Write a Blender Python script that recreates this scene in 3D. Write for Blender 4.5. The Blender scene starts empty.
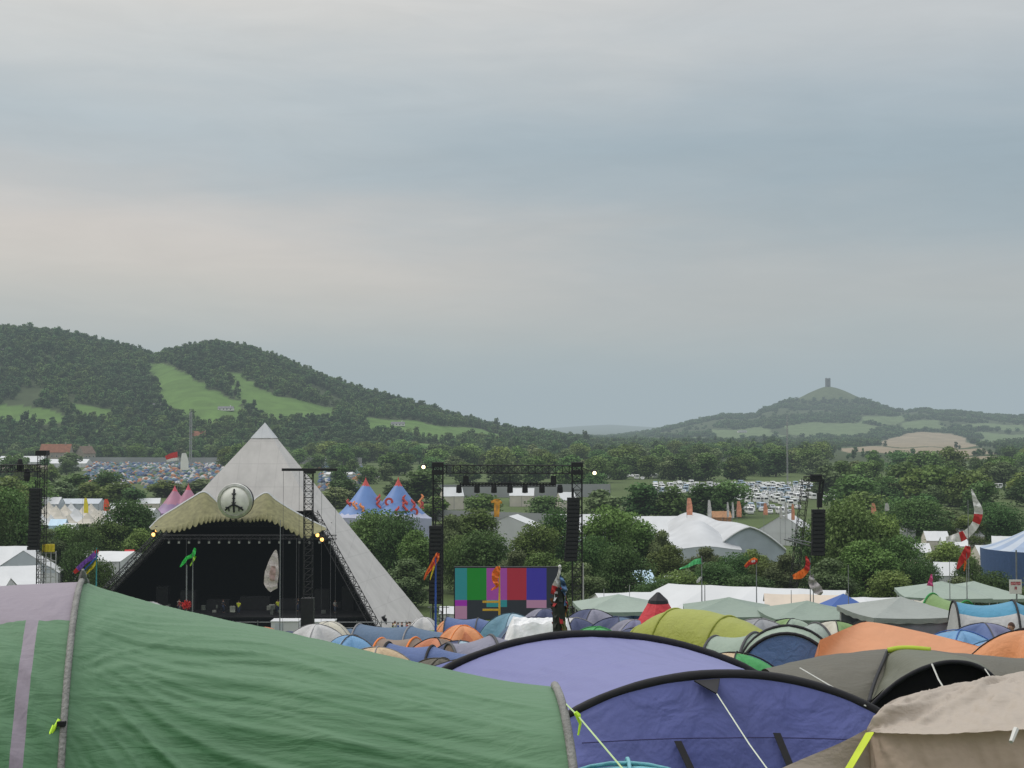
import bpy, math, random
import numpy as np
from mathutils import Vector, Matrix, noise as mnoise
R = math.radians
PI = math.pi
rnd = random.Random(7)
nr = np.random.default_rng(11)
scene = bpy.context.scene
COL = scene.collection

# ------------------------------------------------------------------ camera
F, CX, CY, HOR, EYE = 1400.0, 512.0, 384.0, 430.0, 28.0
PITCH = math.atan((HOR - CY) / F)
cam_data = bpy.data.cameras.new('camera')
cam = bpy.data.objects.new('camera', cam_data)
COL.objects.link(cam)
cam_data.sensor_width = 36.0
cam_data.lens = F / 1024 * 36.0
cam_data.clip_start = 0.1
cam_data.clip_end = 60000
cam.location = (0, 0, EYE)
cam.rotation_euler = (PI / 2 + PITCH, 0, 0)
scene.camera = cam
scene.view_settings.view_transform = 'Standard'
scene.view_settings.look = 'None'
scene.view_settings.exposure = 0
scene.view_settings.gamma = 1
scene.cycles.use_denoising = True
scene.cycles.max_bounces = 6
scene.cycles.transparent_max_bounces = 8
CP, SP = math.cos(PITCH), math.sin(PITCH)

def at(px, py, Y):
    """world point seen at pixel px,py whose world depth is Y"""
    dx, dy, dz = px - CX, F, CY - py
    wy = dy * CP - dz * SP
    wz = dy * SP + dz * CP
    k = Y / wy
    return Vector((dx * k, Y, EYE + wz * k))

def px_of(x, y, z):
    z = z - EYE
    d = y * CP + z * SP
    u = -y * SP + z * CP
    return CX + F * x / d, CY - F * u / d

# ------------------------------------------------------------------ terrain
def ss(a, b, v):
    t = np.clip((v - a) / (b - a), 0, 1)
    return t * t * (3 - 2 * t)

_l = np.array([(-900, 360), (-300, 335), (-60, 334), (0, 333), (60, 338), (100, 348), (130, 353), (152, 362), (172, 356),
      (215, 348), (250, 354), (300, 372), (350, 391), (400, 405), (440, 417), (470, 425), (500, 433), (540, 438), (600, 447), (700, 449), (2600, 449)], float)
_t = np.array([(-900, 448), (480, 448), (560, 442), (620, 437), (650, 433), (684, 425), (705, 420), (722, 416.5), (745, 416.5), (757, 415), (764, 410), (784, 406.5), (800, 409), (862, 408), (880, 408), (895, 412),
      (908, 413), (923, 410.5), (940, 413), (966, 413.5), (990, 417), (1024, 418), (1200, 424), (2600, 432)], float)
_f = np.array([(-900, 432), (300, 434), (480, 431), (540, 429), (580, 426), (610, 424.5), (650, 427), (700, 428), (800, 431), (2600, 431)], float)
TORX, TORY = (828 - 512) / F * 4600, 4600.0

def wob(x, y):
    return (np.sin(x * .011 + 1.3) * np.cos(y * .009 + .4) + .5 * np.sin(x * .027 + y * .021))

def height(x, y):
    x = np.asarray(x, float); y = np.asarray(y, float)
    yy = np.maximum(y, 1.0)
    px = np.where(y > 1, CX + F * x / yy, np.where(x > 0, 2600, -900))
    px = np.clip(px, -900, 2600)
    a = EYE - 1.7 - .137 * np.maximum(y, -260)
    a = a + .06 * np.sin(x * .9 + y * .5) * ss(2, 12, np.abs(y)) - .0035 * 0 * x
    v = 1.0 + .35 * wob(x, y)
    k = 1.3
    m = np.maximum(a, v)
    near = m + k * np.log(np.exp((a - m) / k) + np.exp((v - m) / k)) - 0
    r = y
    # left wooded hill
    D1 = 2200.
    zr = EYE + (HOR - np.interp(px, _l[:, 0], _l[:, 1])) / F * D1
    hl = np.maximum(zr - 1, 0) * ss(1230, D1, r) * (1 - .75 * ss(D1, 4200, r))
    hl = hl * (1 + .05 * np.sin(px * .05 + r * .003) * ss(1300, 1700, r) * (1 - ss(1800, 2150, r)))
    # hill that carries the tower
    D2 = 4600.
    zt = EYE + (HOR - np.interp(px, _t[:, 0], _t[:, 1])) / F * D2
    ht = np.maximum(zt - 1, 0) * ss(2900, D2, r) * (1 - .7 * ss(D2, 7000, r))
    dd = np.hypot((x - TORX), (y - TORY) * .8)
    cone = 76 * np.exp(-(dd / 98.) ** 2 * .75) * .5 + 76 * .5 * np.clip(1 - dd / 172, 0, 1)
    D3 = 15000.
    zf = EYE + (HOR - np.interp(px, _f[:, 0], _f[:, 1])) / F * D3
    hf = np.maximum(zf - 1, 0) * ss(9500, D3, r)
    return near + np.maximum(np.maximum(hl, ht), hf) + cone

def hz(x, y):
    return float(height(x, y))

# clearings on the slopes (outlines read off the photograph, used to choose where woodland stands)
GREEN = [[(146, 361), (163, 363), (186, 374), (214, 390), (240, 403), (247, 421), (214, 424), (176, 421), (158, 400)],
         [(222, 371), (240, 375), (268, 392), (300, 402), (336, 407), (336, 421), (300, 420), (262, 421), (238, 398)],
         [(-80, 403), (40, 407), (64, 415), (64, 424), (-80, 425)], [(72, 404), (110, 408), (116, 421), (76, 419)],
         [(362, 417), (400, 420), (450, 426), (502, 433), (506, 443), (440, 442), (366, 434)],
         [(560, 449), (645, 451), (650, 460), (560, 460)], [(40, 429), (100, 429), (104, 434), (36, 434)], [(404, 443), (470, 445), (480, 450), (410, 450)], [(10, 441), (40, 441), (40, 446), (8, 446)], [(690, 447), (760, 446), (770, 452), (690, 453)]]
TAN = [[(890, 437), (908, 433), (955, 433), (976, 446), (950, 448), (878, 446)], [(838, 447), (874, 447), (980, 449), (1000, 455), (930, 455), (850, 452)],
       [(925, 456), (1030, 458), (1030, 463), (940, 461)]]
PALE = [[(860, 418), (905, 415), (900, 424), (860, 424)], [(780, 425), (850, 422), (880, 427), (870, 437), (800, 438)],
        [(705, 430), (760, 428), (790, 436), (720, 439)], [(905, 421), (938, 421), (948, 429), (900, 430)],
        [(975, 433), (1030, 434), (1030, 446), (985, 445)], [(960, 424), (1024, 424), (1024, 430), (970, 430)], [(640, 438), (700, 438), (700, 443), (650, 443)]]

def inpoly(px, py, poly):
    n = len(poly); c = np.zeros(px.shape, bool); j = n - 1
    for i in range(n):
        xi, yi = poly[i]; xj, yj = poly[j]
        cond = ((yi > py) != (yj > py)) & (px < (xj - xi) * (py - yi) / ((yj - yi) if yj != yi else 1e-9) + xi)
        c ^= cond; j = i
    return c

def landclass(x, y, z):
    """0 plain grass, 1 bright meadow, 2 tan crop, 3 pale field, 4 bare green tor"""
    px, py = px_of(x, np.maximum(y, 1), z)
    px = px + 3 * np.sin(py * .7); py = py + 1.0 * np.sin(px * .11)
    c = np.zeros(px.shape, int)
    far = y > 1150
    for p in GREEN: c[far & (y < 2600) & inpoly(px, py, p)] = 1
    for p in TAN: c[(y > 1300) & inpoly(px, py, p)] = 2
    for p in PALE: c[(y > 2600) & inpoly(px, py, p)] = 3
    dd = np.hypot((x - TORX), (y - TORY) * .8)
    c[dd < 112] = 4
    return c

# ------------------------------------------------------------------ materials
MATS = {}
def nt(name):
    m = bpy.data.materials.new(name); m.use_nodes = True
    t = m.node_tree; t.nodes.clear()
    return m, t, t.nodes, t.links

def mat(name, col, rough=.7, var=.12, scale=3.0, metal=0., bump=0., bscale=20., trans=0., spec=.3, emis=None, estr=0., detail=4, stretch=None, seedobj=0.):
    """procedural material: noise driven colour variation and bump"""
    key = name
    if key in MATS: return MATS[key]
    m, t, N, L = nt(name)
    out = N.new('ShaderNodeOutputMaterial'); b = N.new('ShaderNodeBsdfPrincipled')
    tc = N.new('ShaderNodeTexCoord'); mp = N.new('ShaderNodeMapping')
    if stretch: mp.inputs['Scale'].default_value = stretch
    L.new(tc.outputs['Object'], mp.inputs['Vector'])
    nz = N.new('ShaderNodeTexNoise'); nz.inputs['Scale'].default_value = scale; nz.inputs['Detail'].default_value = detail
    L.new(mp.outputs[0], nz.inputs['Vector'])
    mr = N.new('ShaderNodeMapRange'); mr.inputs['From Min'].default_value = .25; mr.inputs['From Max'].default_value = .75
    mr.inputs['To Min'].default_value = 1 - var; mr.inputs['To Max'].default_value = 1 + var
    L.new(nz.outputs[0], mr.inputs['Value'])
    mul = N.new('ShaderNodeVectorMath'); mul.operation = 'SCALE'
    mul.inputs[0].default_value = col[:3]
    L.new(mr.outputs[0], mul.inputs['Scale'])
    csock = mul.outputs[0]
    if seedobj:
        oi = N.new('ShaderNodeObjectInfo'); m2 = N.new('ShaderNodeMapRange')
        m2.inputs['To Min'].default_value = 1 - seedobj; m2.inputs['To Max'].default_value = 1 + seedobj
        L.new(oi.outputs['Random'], m2.inputs['Value'])
        s2 = N.new('ShaderNodeVectorMath'); s2.operation = 'SCALE'
        L.new(csock, s2.inputs[0]); L.new(m2.outputs[0], s2.inputs['Scale']); csock = s2.outputs[0]
    L.new(csock, b.inputs['Base Color'])
    b.inputs['Roughness'].default_value = rough; b.inputs['Metallic'].default_value = metal
    b.inputs['Specular IOR Level'].default_value = spec
    if emis:
        b.inputs['Emission Color'].default_value = (*emis, 1); b.inputs['Emission Strength'].default_value = estr
    if bump:
        nb = N.new('ShaderNodeTexNoise'); nb.inputs['Scale'].default_value = bscale; nb.inputs['Detail'].default_value = 5
        L.new(mp.outputs[0], nb.inputs['Vector'])
        bp = N.new('ShaderNodeBump'); bp.inputs['Strength'].default_value = bump; bp.inputs['Distance'].default_value = .05
        L.new(nb.outputs[0], bp.inputs['Height']); L.new(bp.outputs[0], b.inputs['Normal'])
    sh = b.outputs[0]
    if trans:
        tr = N.new('ShaderNodeBsdfTranslucent'); mx = N.new('ShaderNodeMixShader'); mx.inputs[0].default_value = trans
        L.new(csock, tr.inputs['Color']); L.new(sh, mx.inputs[1]); L.new(tr.outputs[0], mx.inputs[2]); sh = mx.outputs[0]
    L.new(sh, out.inputs['Surface'])
    MATS[key] = m
    return m

def fabric(name, col, shade=.10, trans=.22, wr=.35, wscale=5., stretch=(1, 1, 1), rough=.55, fade_sheen=.34):
    """tent cloth: slack wrinkles as bump, weave variation, a little light through the cloth, tops faded with painted sheen"""
    if name in MATS: return MATS[name]
    m, t, N, L = nt(name)
    out = N.new('ShaderNodeOutputMaterial'); b = N.new('ShaderNodeBsdfPrincipled')
    tc = N.new('ShaderNodeTexCoord'); mp = N.new('ShaderNodeMapping'); mp.inputs['Scale'].default_value = stretch
    L.new(tc.outputs['Object'], mp.inputs['Vector'])
    n1 = N.new('ShaderNodeTexNoise'); n1.inputs['Scale'].default_value = 1.7; n1.inputs['Detail'].default_value = 6; n1.inputs['Roughness'].default_value = .6
    L.new(tc.outputs['Object'], n1.inputs['Vector'])
    mr = N.new('ShaderNodeMapRange'); mr.inputs['From Min'].default_value = .3; mr.inputs['From Max'].default_value = .7
    mr.inputs['To Min'].default_value = 1 - shade; mr.inputs['To Max'].default_value = 1 + shade
    L.new(n1.outputs[0], mr.inputs['Value'])
    # upward facing cloth is faded, with sheen painted into its colour
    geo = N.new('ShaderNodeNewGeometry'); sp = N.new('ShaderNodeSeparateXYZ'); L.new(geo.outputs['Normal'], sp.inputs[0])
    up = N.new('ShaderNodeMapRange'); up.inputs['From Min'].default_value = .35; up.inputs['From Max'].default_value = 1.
    up.inputs['To Min'].default_value = 0; up.inputs['To Max'].default_value = fade_sheen
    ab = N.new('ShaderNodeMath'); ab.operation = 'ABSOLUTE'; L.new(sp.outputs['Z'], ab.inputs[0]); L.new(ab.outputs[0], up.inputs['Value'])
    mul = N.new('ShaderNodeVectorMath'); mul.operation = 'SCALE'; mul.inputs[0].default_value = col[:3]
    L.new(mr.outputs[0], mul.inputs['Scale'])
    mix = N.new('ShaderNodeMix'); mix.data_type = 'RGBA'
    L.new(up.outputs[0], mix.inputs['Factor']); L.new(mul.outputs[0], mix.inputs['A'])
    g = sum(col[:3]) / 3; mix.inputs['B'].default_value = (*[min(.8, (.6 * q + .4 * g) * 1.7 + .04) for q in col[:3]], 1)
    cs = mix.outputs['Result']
    L.new(cs, b.inputs['Base Color']); b.inputs['Roughness'].default_value = rough; b.inputs['Specular IOR Level'].default_value = .25
    n2 = N.new('ShaderNodeTexNoise'); n2.inputs['Scale'].default_value = wscale; n2.inputs['Detail'].default_value = 3; n2.inputs['Distortion'].default_value = .8
    L.new(mp.outputs[0], n2.inputs['Vector'])
    n3 = N.new('ShaderNodeTexNoise'); n3.inputs['Scale'].default_value = wscale * 7; n3.inputs['Detail'].default_value = 2
    L.new(mp.outputs[0], n3.inputs['Vector'])
    ad = N.new('ShaderNodeMath'); ad.operation = 'MULTIPLY_ADD'; ad.inputs[1].default_value = .12
    L.new(n3.outputs[0], ad.inputs[0]); L.new(n2.outputs[0], ad.inputs[2])
    bp = N.new('ShaderNodeBump'); bp.inputs['Strength'].default_value = wr; bp.inputs['Distance'].default_value = .12
    L.new(ad.outputs[0], bp.inputs['Height']); L.new(bp.outputs[0], b.inputs['Normal'])
    tr = N.new('ShaderNodeBsdfTranslucent'); mx = N.new('ShaderNodeMixShader'); mx.inputs[0].default_value = trans
    L.new(cs, tr.inputs['Color']); L.new(b.outputs[0], mx.inputs[1]); L.new(tr.outputs[0], mx.inputs[2])
    L.new(mx.outputs[0], out.inputs['Surface'])
    MATS[name] = m
    return m

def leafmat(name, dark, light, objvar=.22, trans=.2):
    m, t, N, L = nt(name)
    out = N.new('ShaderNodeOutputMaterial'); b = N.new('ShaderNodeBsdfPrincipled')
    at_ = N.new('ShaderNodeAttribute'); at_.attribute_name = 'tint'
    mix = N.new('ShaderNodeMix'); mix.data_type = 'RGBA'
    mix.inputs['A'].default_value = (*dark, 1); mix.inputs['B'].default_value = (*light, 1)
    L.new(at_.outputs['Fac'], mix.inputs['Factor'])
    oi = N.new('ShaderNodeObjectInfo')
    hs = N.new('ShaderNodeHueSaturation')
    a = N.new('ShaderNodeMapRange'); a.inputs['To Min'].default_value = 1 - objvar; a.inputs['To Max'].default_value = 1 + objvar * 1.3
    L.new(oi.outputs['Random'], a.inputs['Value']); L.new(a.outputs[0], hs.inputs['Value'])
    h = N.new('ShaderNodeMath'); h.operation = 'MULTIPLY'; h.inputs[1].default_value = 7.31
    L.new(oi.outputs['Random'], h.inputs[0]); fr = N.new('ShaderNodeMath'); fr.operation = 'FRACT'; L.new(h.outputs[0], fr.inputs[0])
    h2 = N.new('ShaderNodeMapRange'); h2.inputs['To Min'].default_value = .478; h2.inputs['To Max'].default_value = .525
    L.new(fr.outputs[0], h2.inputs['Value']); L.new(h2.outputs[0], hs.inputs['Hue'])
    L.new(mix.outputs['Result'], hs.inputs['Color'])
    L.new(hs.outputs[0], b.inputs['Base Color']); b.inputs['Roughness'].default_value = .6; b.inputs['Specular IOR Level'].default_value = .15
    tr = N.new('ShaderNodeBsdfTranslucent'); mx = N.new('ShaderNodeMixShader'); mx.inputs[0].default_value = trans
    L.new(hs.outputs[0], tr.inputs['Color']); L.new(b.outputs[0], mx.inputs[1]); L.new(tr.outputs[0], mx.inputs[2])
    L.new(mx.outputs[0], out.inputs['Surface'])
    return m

# ------------------------------------------------------------------ objects
def tag(o, label=None, cat=None, group=None, kind=None):
    if label: o['label'] = label
    if cat: o['category'] = cat
    if group: o['group'] = group
    if kind: o['kind'] = kind
    return o

def empty(name, loc, rz=0., label=None, cat=None, group=None):
    o = bpy.data.objects.new(name, None); COL.objects.link(o)
    o.location = loc; o.rotation_euler = (0, 0, rz); o.empty_display_size = .3
    return tag(o, label, cat, group)

def copy_tree(root, loc, rz=0., scale=None, label=None, group=None):
    def rec(o, parent):
        c = o.copy(); COL.objects.link(c)
        if parent is not None: c.parent = parent
        for ch in list(o.children): rec(ch, c)
        return c
    r = rec(root, None)
    r.location = loc; r.rotation_euler = (0, 0, rz)
    if scale is not None: r.scale = scale if hasattr(scale, '__len__') else (scale,) * 3
    if label: r['label'] = label
    if group: r['group'] = group
    return r

class MB:
    def __init__(s): s.v = []; s.f = []; s.m = []; s.uv = None
    def add(s, vs, fs, mi=0):
        k = len(s.v); s.v.extend([tuple(v) for v in vs])
        s.f.extend([tuple(i + k for i in f) for f in fs]); s.m.extend([mi] * len(fs)); return s
    def box(s, c, d, rz=0., mi=0):
        x, y, z = c; a, b, h = d[0] / 2, d[1] / 2, d[2] / 2
        cs, sn = math.cos(rz), math.sin(rz)
        vs = [(x + i * a * cs - j * b * sn, y + i * a * sn + j * b * cs, z + k * h) for k in (-1, 1) for j in (-1, 1) for i in (-1, 1)]
        return s.add(vs, [(0, 2, 3, 1), (4, 5, 7, 6), (0, 1, 5, 4), (2, 6, 7, 3), (0, 4, 6, 2), (1, 3, 7, 5)], mi)
    def tube(s, pts, r, n=6, mi=0, cap=True):
        pts = [Vector(p) for p in pts]
        rs = r if hasattr(r, '__len__') else [r] * len(pts)
        rings = []; prev = None
        for i, p in enumerate(pts):
            d = (pts[min(i + 1, len(pts) - 1)] - pts[max(i - 1, 0)])
            if d.length < 1e-9: d = Vector((0, 0, 1))
            d.normalize()
            if prev is None:
                a = Vector((0, 0, 1)) if abs(d.z) < .9 else Vector((1, 0, 0))
                u = d.cross(a).normalized()
            else:
                u = (prev - d * prev.dot(d))
                u = u.normalized() if u.length > 1e-6 else d.orthogonal().normalized()
            prev = u; w = d.cross(u)
            rings.append([p + (u * math.cos(2 * PI * k / n) + w * math.sin(2 * PI * k / n)) * rs[i] for k in range(n)])
        vs = [v for rg in rings for v in rg]; fs = []
        for i in range(len(pts) - 1):
            for k in range(n):
                fs.append((i * n + k, i * n + (k + 1) % n, (i + 1) * n + (k + 1) % n, (i + 1) * n + k))
        if cap:
            fs.append(tuple(range(n - 1, -1, -1))); fs.append(tuple((len(pts) - 1) * n + k for k in range(n)))
        return s.add(vs, fs, mi)
    def bar(s, a, b, r, n=4, mi=0): return s.tube([a, b], r, n, mi)
    def grid(s, fn, nu, nv, mi=0, closeu=False):
        vs = [fn(i / nu, j / nv) for j in range(nv + 1) for i in range(nu + 1)]
        fs = [(j * (nu + 1) + i, j * (nu + 1) + i + 1, (j + 1) * (nu + 1) + i + 1, (j + 1) * (nu + 1) + i) for j in range(nv) for i in range(nu)]
        return s.add(vs, fs, mi)
    def lathe(s, prof, n=16, mi=0, c=(0, 0, 0)):
        vs = [(c[0] + r * math.cos(2 * PI * k / n), c[1] + r * math.sin(2 * PI * k / n), c[2] + z) for r, z in prof for k in range(n)]
        fs = [(i * n + k, i * n + (k + 1) % n, (i + 1) * n + (k + 1) % n, (i + 1) * n + k) for i in range(len(prof) - 1) for k in range(n)]
        return s.add(vs, fs, mi)
    def truss(s, a, b, w, seg=None, r=.03, up=(0, 0, 1), w2=None):
        a = Vector(a); b = Vector(b); d = (b - a); Ln = d.length; d.normalize()
        upv = Vector(up) if abs(d.dot(Vector(up))) < .9 else Vector((1, 0, 0))
        u = d.cross(upv).normalized(); v = d.cross(u).normalized(); w2 = w2 or w
        seg = seg or max(2, int(Ln / w))
        cs = [(u * i * w / 2 + v * j * w2 / 2) for i, j in ((-1, -1), (1, -1), (1, 1), (-1, 1))]
        for c in cs: s.bar(a + c, b + c, r)
        for i in range(seg):
            p = a + d * (Ln * i / seg); q = a + d * (Ln * (i + 1) / seg)
            for k in range(4):
                c0, c1 = cs[k], cs[(k + 1) % 4]
                if i % 2: c0, c1 = c1, c0
                s.bar(p + c0, q + c1, r * .6, 3); s.bar(p + cs[k], p + cs[(k + 1) % 4], r * .6, 3)
        return s
    def build(s, name, mt, parent=None, smooth=False, label=None, thick=0.):
        me = bpy.data.meshes.new(name); me.from_pydata(s.v, [], s.f); me.update()
        for mm in (mt if isinstance(mt, (list, tuple)) else [mt]): me.materials.append(mm)
        me.polygons.foreach_set('material_index', s.m)
        if smooth: me.polygons.foreach_set('use_smooth', [True] * len(s.f))
        o = bpy.data.objects.new(name, me); COL.objects.link(o)
        if parent is not None: o.parent = parent
        if label: o['label'] = label
        if thick:
            md = o.modifiers.new('cloth_thickness', 'SOLIDIFY'); md.thickness = thick; md.offset = 0
        return o

def npmesh(name, v, quads, mt, attr=None, smooth=False):
    me = bpy.data.meshes.new(name)
    v = np.asarray(v, np.float32); q = np.asarray(quads, np.int32)
    me.vertices.add(len(v)); me.vertices.foreach_set('co', v.ravel())
    k = q.shape[1]
    me.loops.add(q.size); me.loops.foreach_set('vertex_index', q.ravel())
    me.polygons.add(len(q)); me.polygons.foreach_set('loop_start', np.arange(len(q), dtype=np.int32) * k)
    if attr is not None:
        a = me.attributes.new('tint', 'FLOAT', 'POINT'); a.data.foreach_set('value', np.asarray(attr, np.float32))
    if mt: me.materials.append(mt)
    me.update(calc_edges=True)
    if smooth: me.polygons.foreach_set('use_smooth', np.ones(len(q), bool))
    return me

# ------------------------------------------------------------------ world: overcast evening sky over a Nishita base
SUN_EL, SUN_AZ = R(48), R(-70)       # azimuth measured from +Y towards +X: the sun is high, up on the left
def srgb(r, g, b):
    return tuple(((c / 255) / 12.92 if c / 255 <= .04045 else ((c / 255 + .055) / 1.055) ** 2.4) for c in (r, g, b))
world = bpy.data.worlds.new('World'); scene.world = world; world.use_nodes = True
T = world.node_tree; N = T.nodes; L = T.links; N.clear()
wo = N.new('ShaderNodeOutputWorld'); 
sky = N.new('ShaderNodeTexSky'); sky.sky_type = 'NISHITA'; sky.sun_disc = False
sky.sun_elevation = SUN_EL; sky.sun_rotation = SUN_AZ; sky.air_density = 1.5; sky.dust_density = 3; sky.altitude = 50
bg1 = N.new('ShaderNodeBackground'); L.new(sky.outputs[0], bg1.inputs['Color']); bg1.inputs['Strength'].default_value = .008
tc = N.new('ShaderNodeTexCoord'); sx = N.new('ShaderNodeSeparateXYZ'); L.new(tc.outputs['Generated'], sx.inputs[0])
mp = N.new('ShaderNodeMapping'); mp.inputs['Scale'].default_value = (1.5, 1.5, 7.5); L.new(tc.outputs['Generated'], mp.inputs['Vector'])
nz = N.new('ShaderNodeTexNoise'); nz.inputs['Scale'].default_value = 2.1; nz.inputs['Detail'].default_value = 6; nz.inputs['Roughness'].default_value = .5; nz.inputs['Distortion'].default_value = .3
L.new(mp.outputs[0], nz.inputs['Vector'])
def mth(op, a, b=None, c=None):
    n = N.new('ShaderNodeMath'); n.operation = op
    for i, v in enumerate((a, b, c)):
        if v is None: continue
        if isinstance(v, (int, float)): n.inputs[i].default_value = v
        else: L.new(v, n.inputs[i])
    return n.outputs[0]
zc = mth('ADD', sx.outputs['Z'], mth('MULTIPLY', mth('SUBTRACT', nz.outputs[0], .5), .075))
zc = mth('ADD', zc, mth('MULTIPLY', sx.outputs['X'], .02))
def ramp(stops):
    n = N.new('ShaderNodeValToRGB'); n.color_ramp.interpolation = 'B_SPLINE'
    e = n.color_ramp.elements
    while len(e) > 1: e.remove(e[-1])
    for i, (p, c) in enumerate(stops):
        el = e[0] if i == 0 else e.new(p)
        el.position = p; el.color = (*srgb(*c), 1)
    L.new(zs, n.inputs[0]); return n.outputs[0]
zs = mth('MULTIPLY', zc, 2.0)
SKL = [(0, (172, 184, 186)), (.05, (181, 190, 188)), (.11, (200, 199, 191)), (.19, (222, 211, 198)), (.26, (230, 216, 205)), (.32, (208, 204, 201)), (.39, (177, 190, 198)), (.47, (199, 204, 206)), (.55, (227, 222, 215)), (.70, (231, 223, 217)), (1, (218, 218, 218))]
SKR = [(0, (165, 180, 185)), (.06, (168, 182, 186)), (.13, (183, 188, 186)), (.20, (195, 192, 188)), (.27, (174, 183, 188)), (.34, (154, 171, 182)), (.42, (159, 176, 187)), (.50, (186, 194, 200)), (.58, (205, 207, 207)), (.72, (209, 209, 211)), (1, (210, 212, 214))]
rl = ramp(SKL); rr = ramp(SKR)
fx = N.new('ShaderNodeMapRange'); fx.interpolation_type = 'SMOOTHSTEP'; fx.inputs['From Min'].default_value = -.28; fx.inputs['From Max'].default_value = .30
n2 = N.new('ShaderNodeTexNoise'); n2.inputs['Scale'].default_value = 3.2; n2.inputs['Detail'].default_value = 5; L.new(mp.outputs[0], n2.inputs['Vector'])
L.new(mth('ADD', sx.outputs['X'], mth('MULTIPLY', mth('SUBTRACT', n2.outputs[0], .5), .45)), fx.inputs['Value'])
mx = N.new('ShaderNodeMix'); mx.data_type = 'RGBA'; L.new(fx.outputs[0], mx.inputs['Factor']); L.new(rl, mx.inputs['A']); L.new(rr, mx.inputs['B'])
# fine cloud texture, and an overcast dome that brightens towards the zenith
n3 = N.new('ShaderNodeTexNoise'); n3.inputs['Scale'].default_value = 6.5; n3.inputs['Distortion'].default_value = .6; n3.inputs['Detail'].default_value = 10; n3.inputs['Roughness'].default_value = .6; L.new(mp.outputs[0], n3.inputs['Vector'])
fine = mth('MULTIPLY_ADD', mth('SUBTRACT', n3.outputs[0], .5), .20, 1.0)
zen = N.new('ShaderNodeMapRange'); zen.interpolation_type = 'SMOOTHSTEP'; zen.inputs['From Min'].default_value = .30; zen.inputs['From Max'].default_value = .85
zen.inputs['To Min'].default_value = 1.0; zen.inputs['To Max'].default_value = 2.4; L.new(sx.outputs['Z'], zen.inputs['Value'])
bg2 = N.new('ShaderNodeBackground'); L.new(mx.outputs['Result'], bg2.inputs['Color']); L.new(mth('MULTIPLY', mth('MULTIPLY', fine, zen.outputs[0]), .93), bg2.inputs['Strength'])
ad = N.new('ShaderNodeAddShader'); L.new(bg1.outputs[0], ad.inputs[0]); L.new(bg2.outputs[0], ad.inputs[1]); L.new(ad.outputs[0], wo.inputs['Surface'])

sd = bpy.data.lights.new('sun', 'SUN'); sd.energy = 1.15; sd.angle = R(14); sd.color = (1, .96, .9)
so = bpy.data.objects.new('sun', sd); COL.objects.link(so)
sdir = Vector((math.sin(SUN_AZ) * math.cos(SUN_EL), math.cos(SUN_AZ) * math.cos(SUN_EL), math.sin(SUN_EL)))
so.rotation_euler = sdir.to_track_quat('Z', 'Y').to_euler(); so.location = (-40, 10, 80)

# ------------------------------------------------------------------ haze: one very thin body of air over the whole valley, scattered light imitated by emission
m, T, N, L = nt('valley_haze')
out = N.new('ShaderNodeOutputMaterial'); va = N.new('ShaderNodeVolumeAbsorption'); em = N.new('ShaderNodeEmission'); ads = N.new('ShaderNodeAddShader')
SIG = 1 / 9000.
va.inputs['Color'].default_value = (0, 0, 0, 1); va.inputs['Density'].default_value = SIG
em.inputs['Color'].default_value = (*srgb(164, 178, 185), 1); em.inputs['Strength'].default_value = SIG
L.new(va.outputs[0], ads.inputs[0]); L.new(em.outputs[0], ads.inputs[1]); L.new(ads.outputs[0], out.inputs['Volume'])
hb = MB().box((0, 0, 100), (46000, 46000, 1000)).build('haze', m); tag(hb, kind='structure')

# ------------------------------------------------------------------ ground sheet
def ring_radii():
    r = [0.0, 1.0]
    while r[-1] < 60: r.append(r[-1] + 1.2)
    while r[-1] < 260: r.append(r[-1] + 3.5)
    while r[-1] < 1150: r.append(r[-1] * 1.022)
    while r[-1] < 5200: r.append(r[-1] * 1.0075)
    while r[-1] < 20000: r.append(r[-1] * 1.05)
    return np.array(r)
rr_ = ring_radii()
az = np.concatenate([np.linspace(-26, 26, 521), np.linspace(26, 334, 124)[1:-1]]) * PI / 180
A, RR = np.meshgrid(az, rr_)
X = RR * np.sin(A); Y = RR * np.cos(A)
Z = height(X, Y)
nzv = np.array([mnoise.fractal(Vector((a / 70, b / 70, 0)), .9, 2, 3) if 1200 < c < 5200 else 0 for a, b, c in zip(X.ravel()[:], Y.ravel(), RR.ravel())]).reshape(X.shape)
Z = Z + nzv * 1.0
na = len(az)
cls = landclass(X.ravel(), Y.ravel(), Z.ravel())
cmap = np.array([(.045, .062, .026), (.085, .15, .038), (.235, .195, .135), (.10, .14, .062), (.07, .09, .04)])
cc = cmap[cls]
near = RR.ravel() < 1200
cc[near & (cls == 0)] = (.075, .105, .038)
q = []
idx = np.arange(X.size).reshape(X.shape)
a0 = idx[:-1, :]; a1 = idx[1:, :]
q = np.stack([a0, np.roll(a0, -1, 1), np.roll(a1, -1, 1), a1], -1).reshape(-1, 4)
m, T, N, L = nt('meadow_ground')
out = N.new('ShaderNodeOutputMaterial'); b = N.new('ShaderNodeBsdfPrincipled'); L.new(b.outputs[0], out.inputs[0])
ca = N.new('ShaderNodeAttribute'); ca.attribute_name = 'land'
tc = N.new('ShaderNodeTexCoord')
na_ = N.new('ShaderNodeTexNoise'); na_.inputs['Scale'].default_value = .028; na_.inputs['Distortion'].default_value = 1.2; na_.inputs['Detail'].default_value = 8; L.new(tc.outputs['Object'], na_.inputs['Vector'])
nb_ = N.new('ShaderNodeTexNoise'); nb_.inputs['Scale'].default_value = 2.5; nb_.inputs['Detail'].default_value = 6; L.new(tc.outputs['Object'], nb_.inputs['Vector'])
mr = N.new('ShaderNodeMapRange'); mr.inputs['To Min'].default_value = .55; mr.inputs['To Max'].default_value = 1.45; L.new(na_.outputs[0], mr.inputs['Value'])
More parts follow.
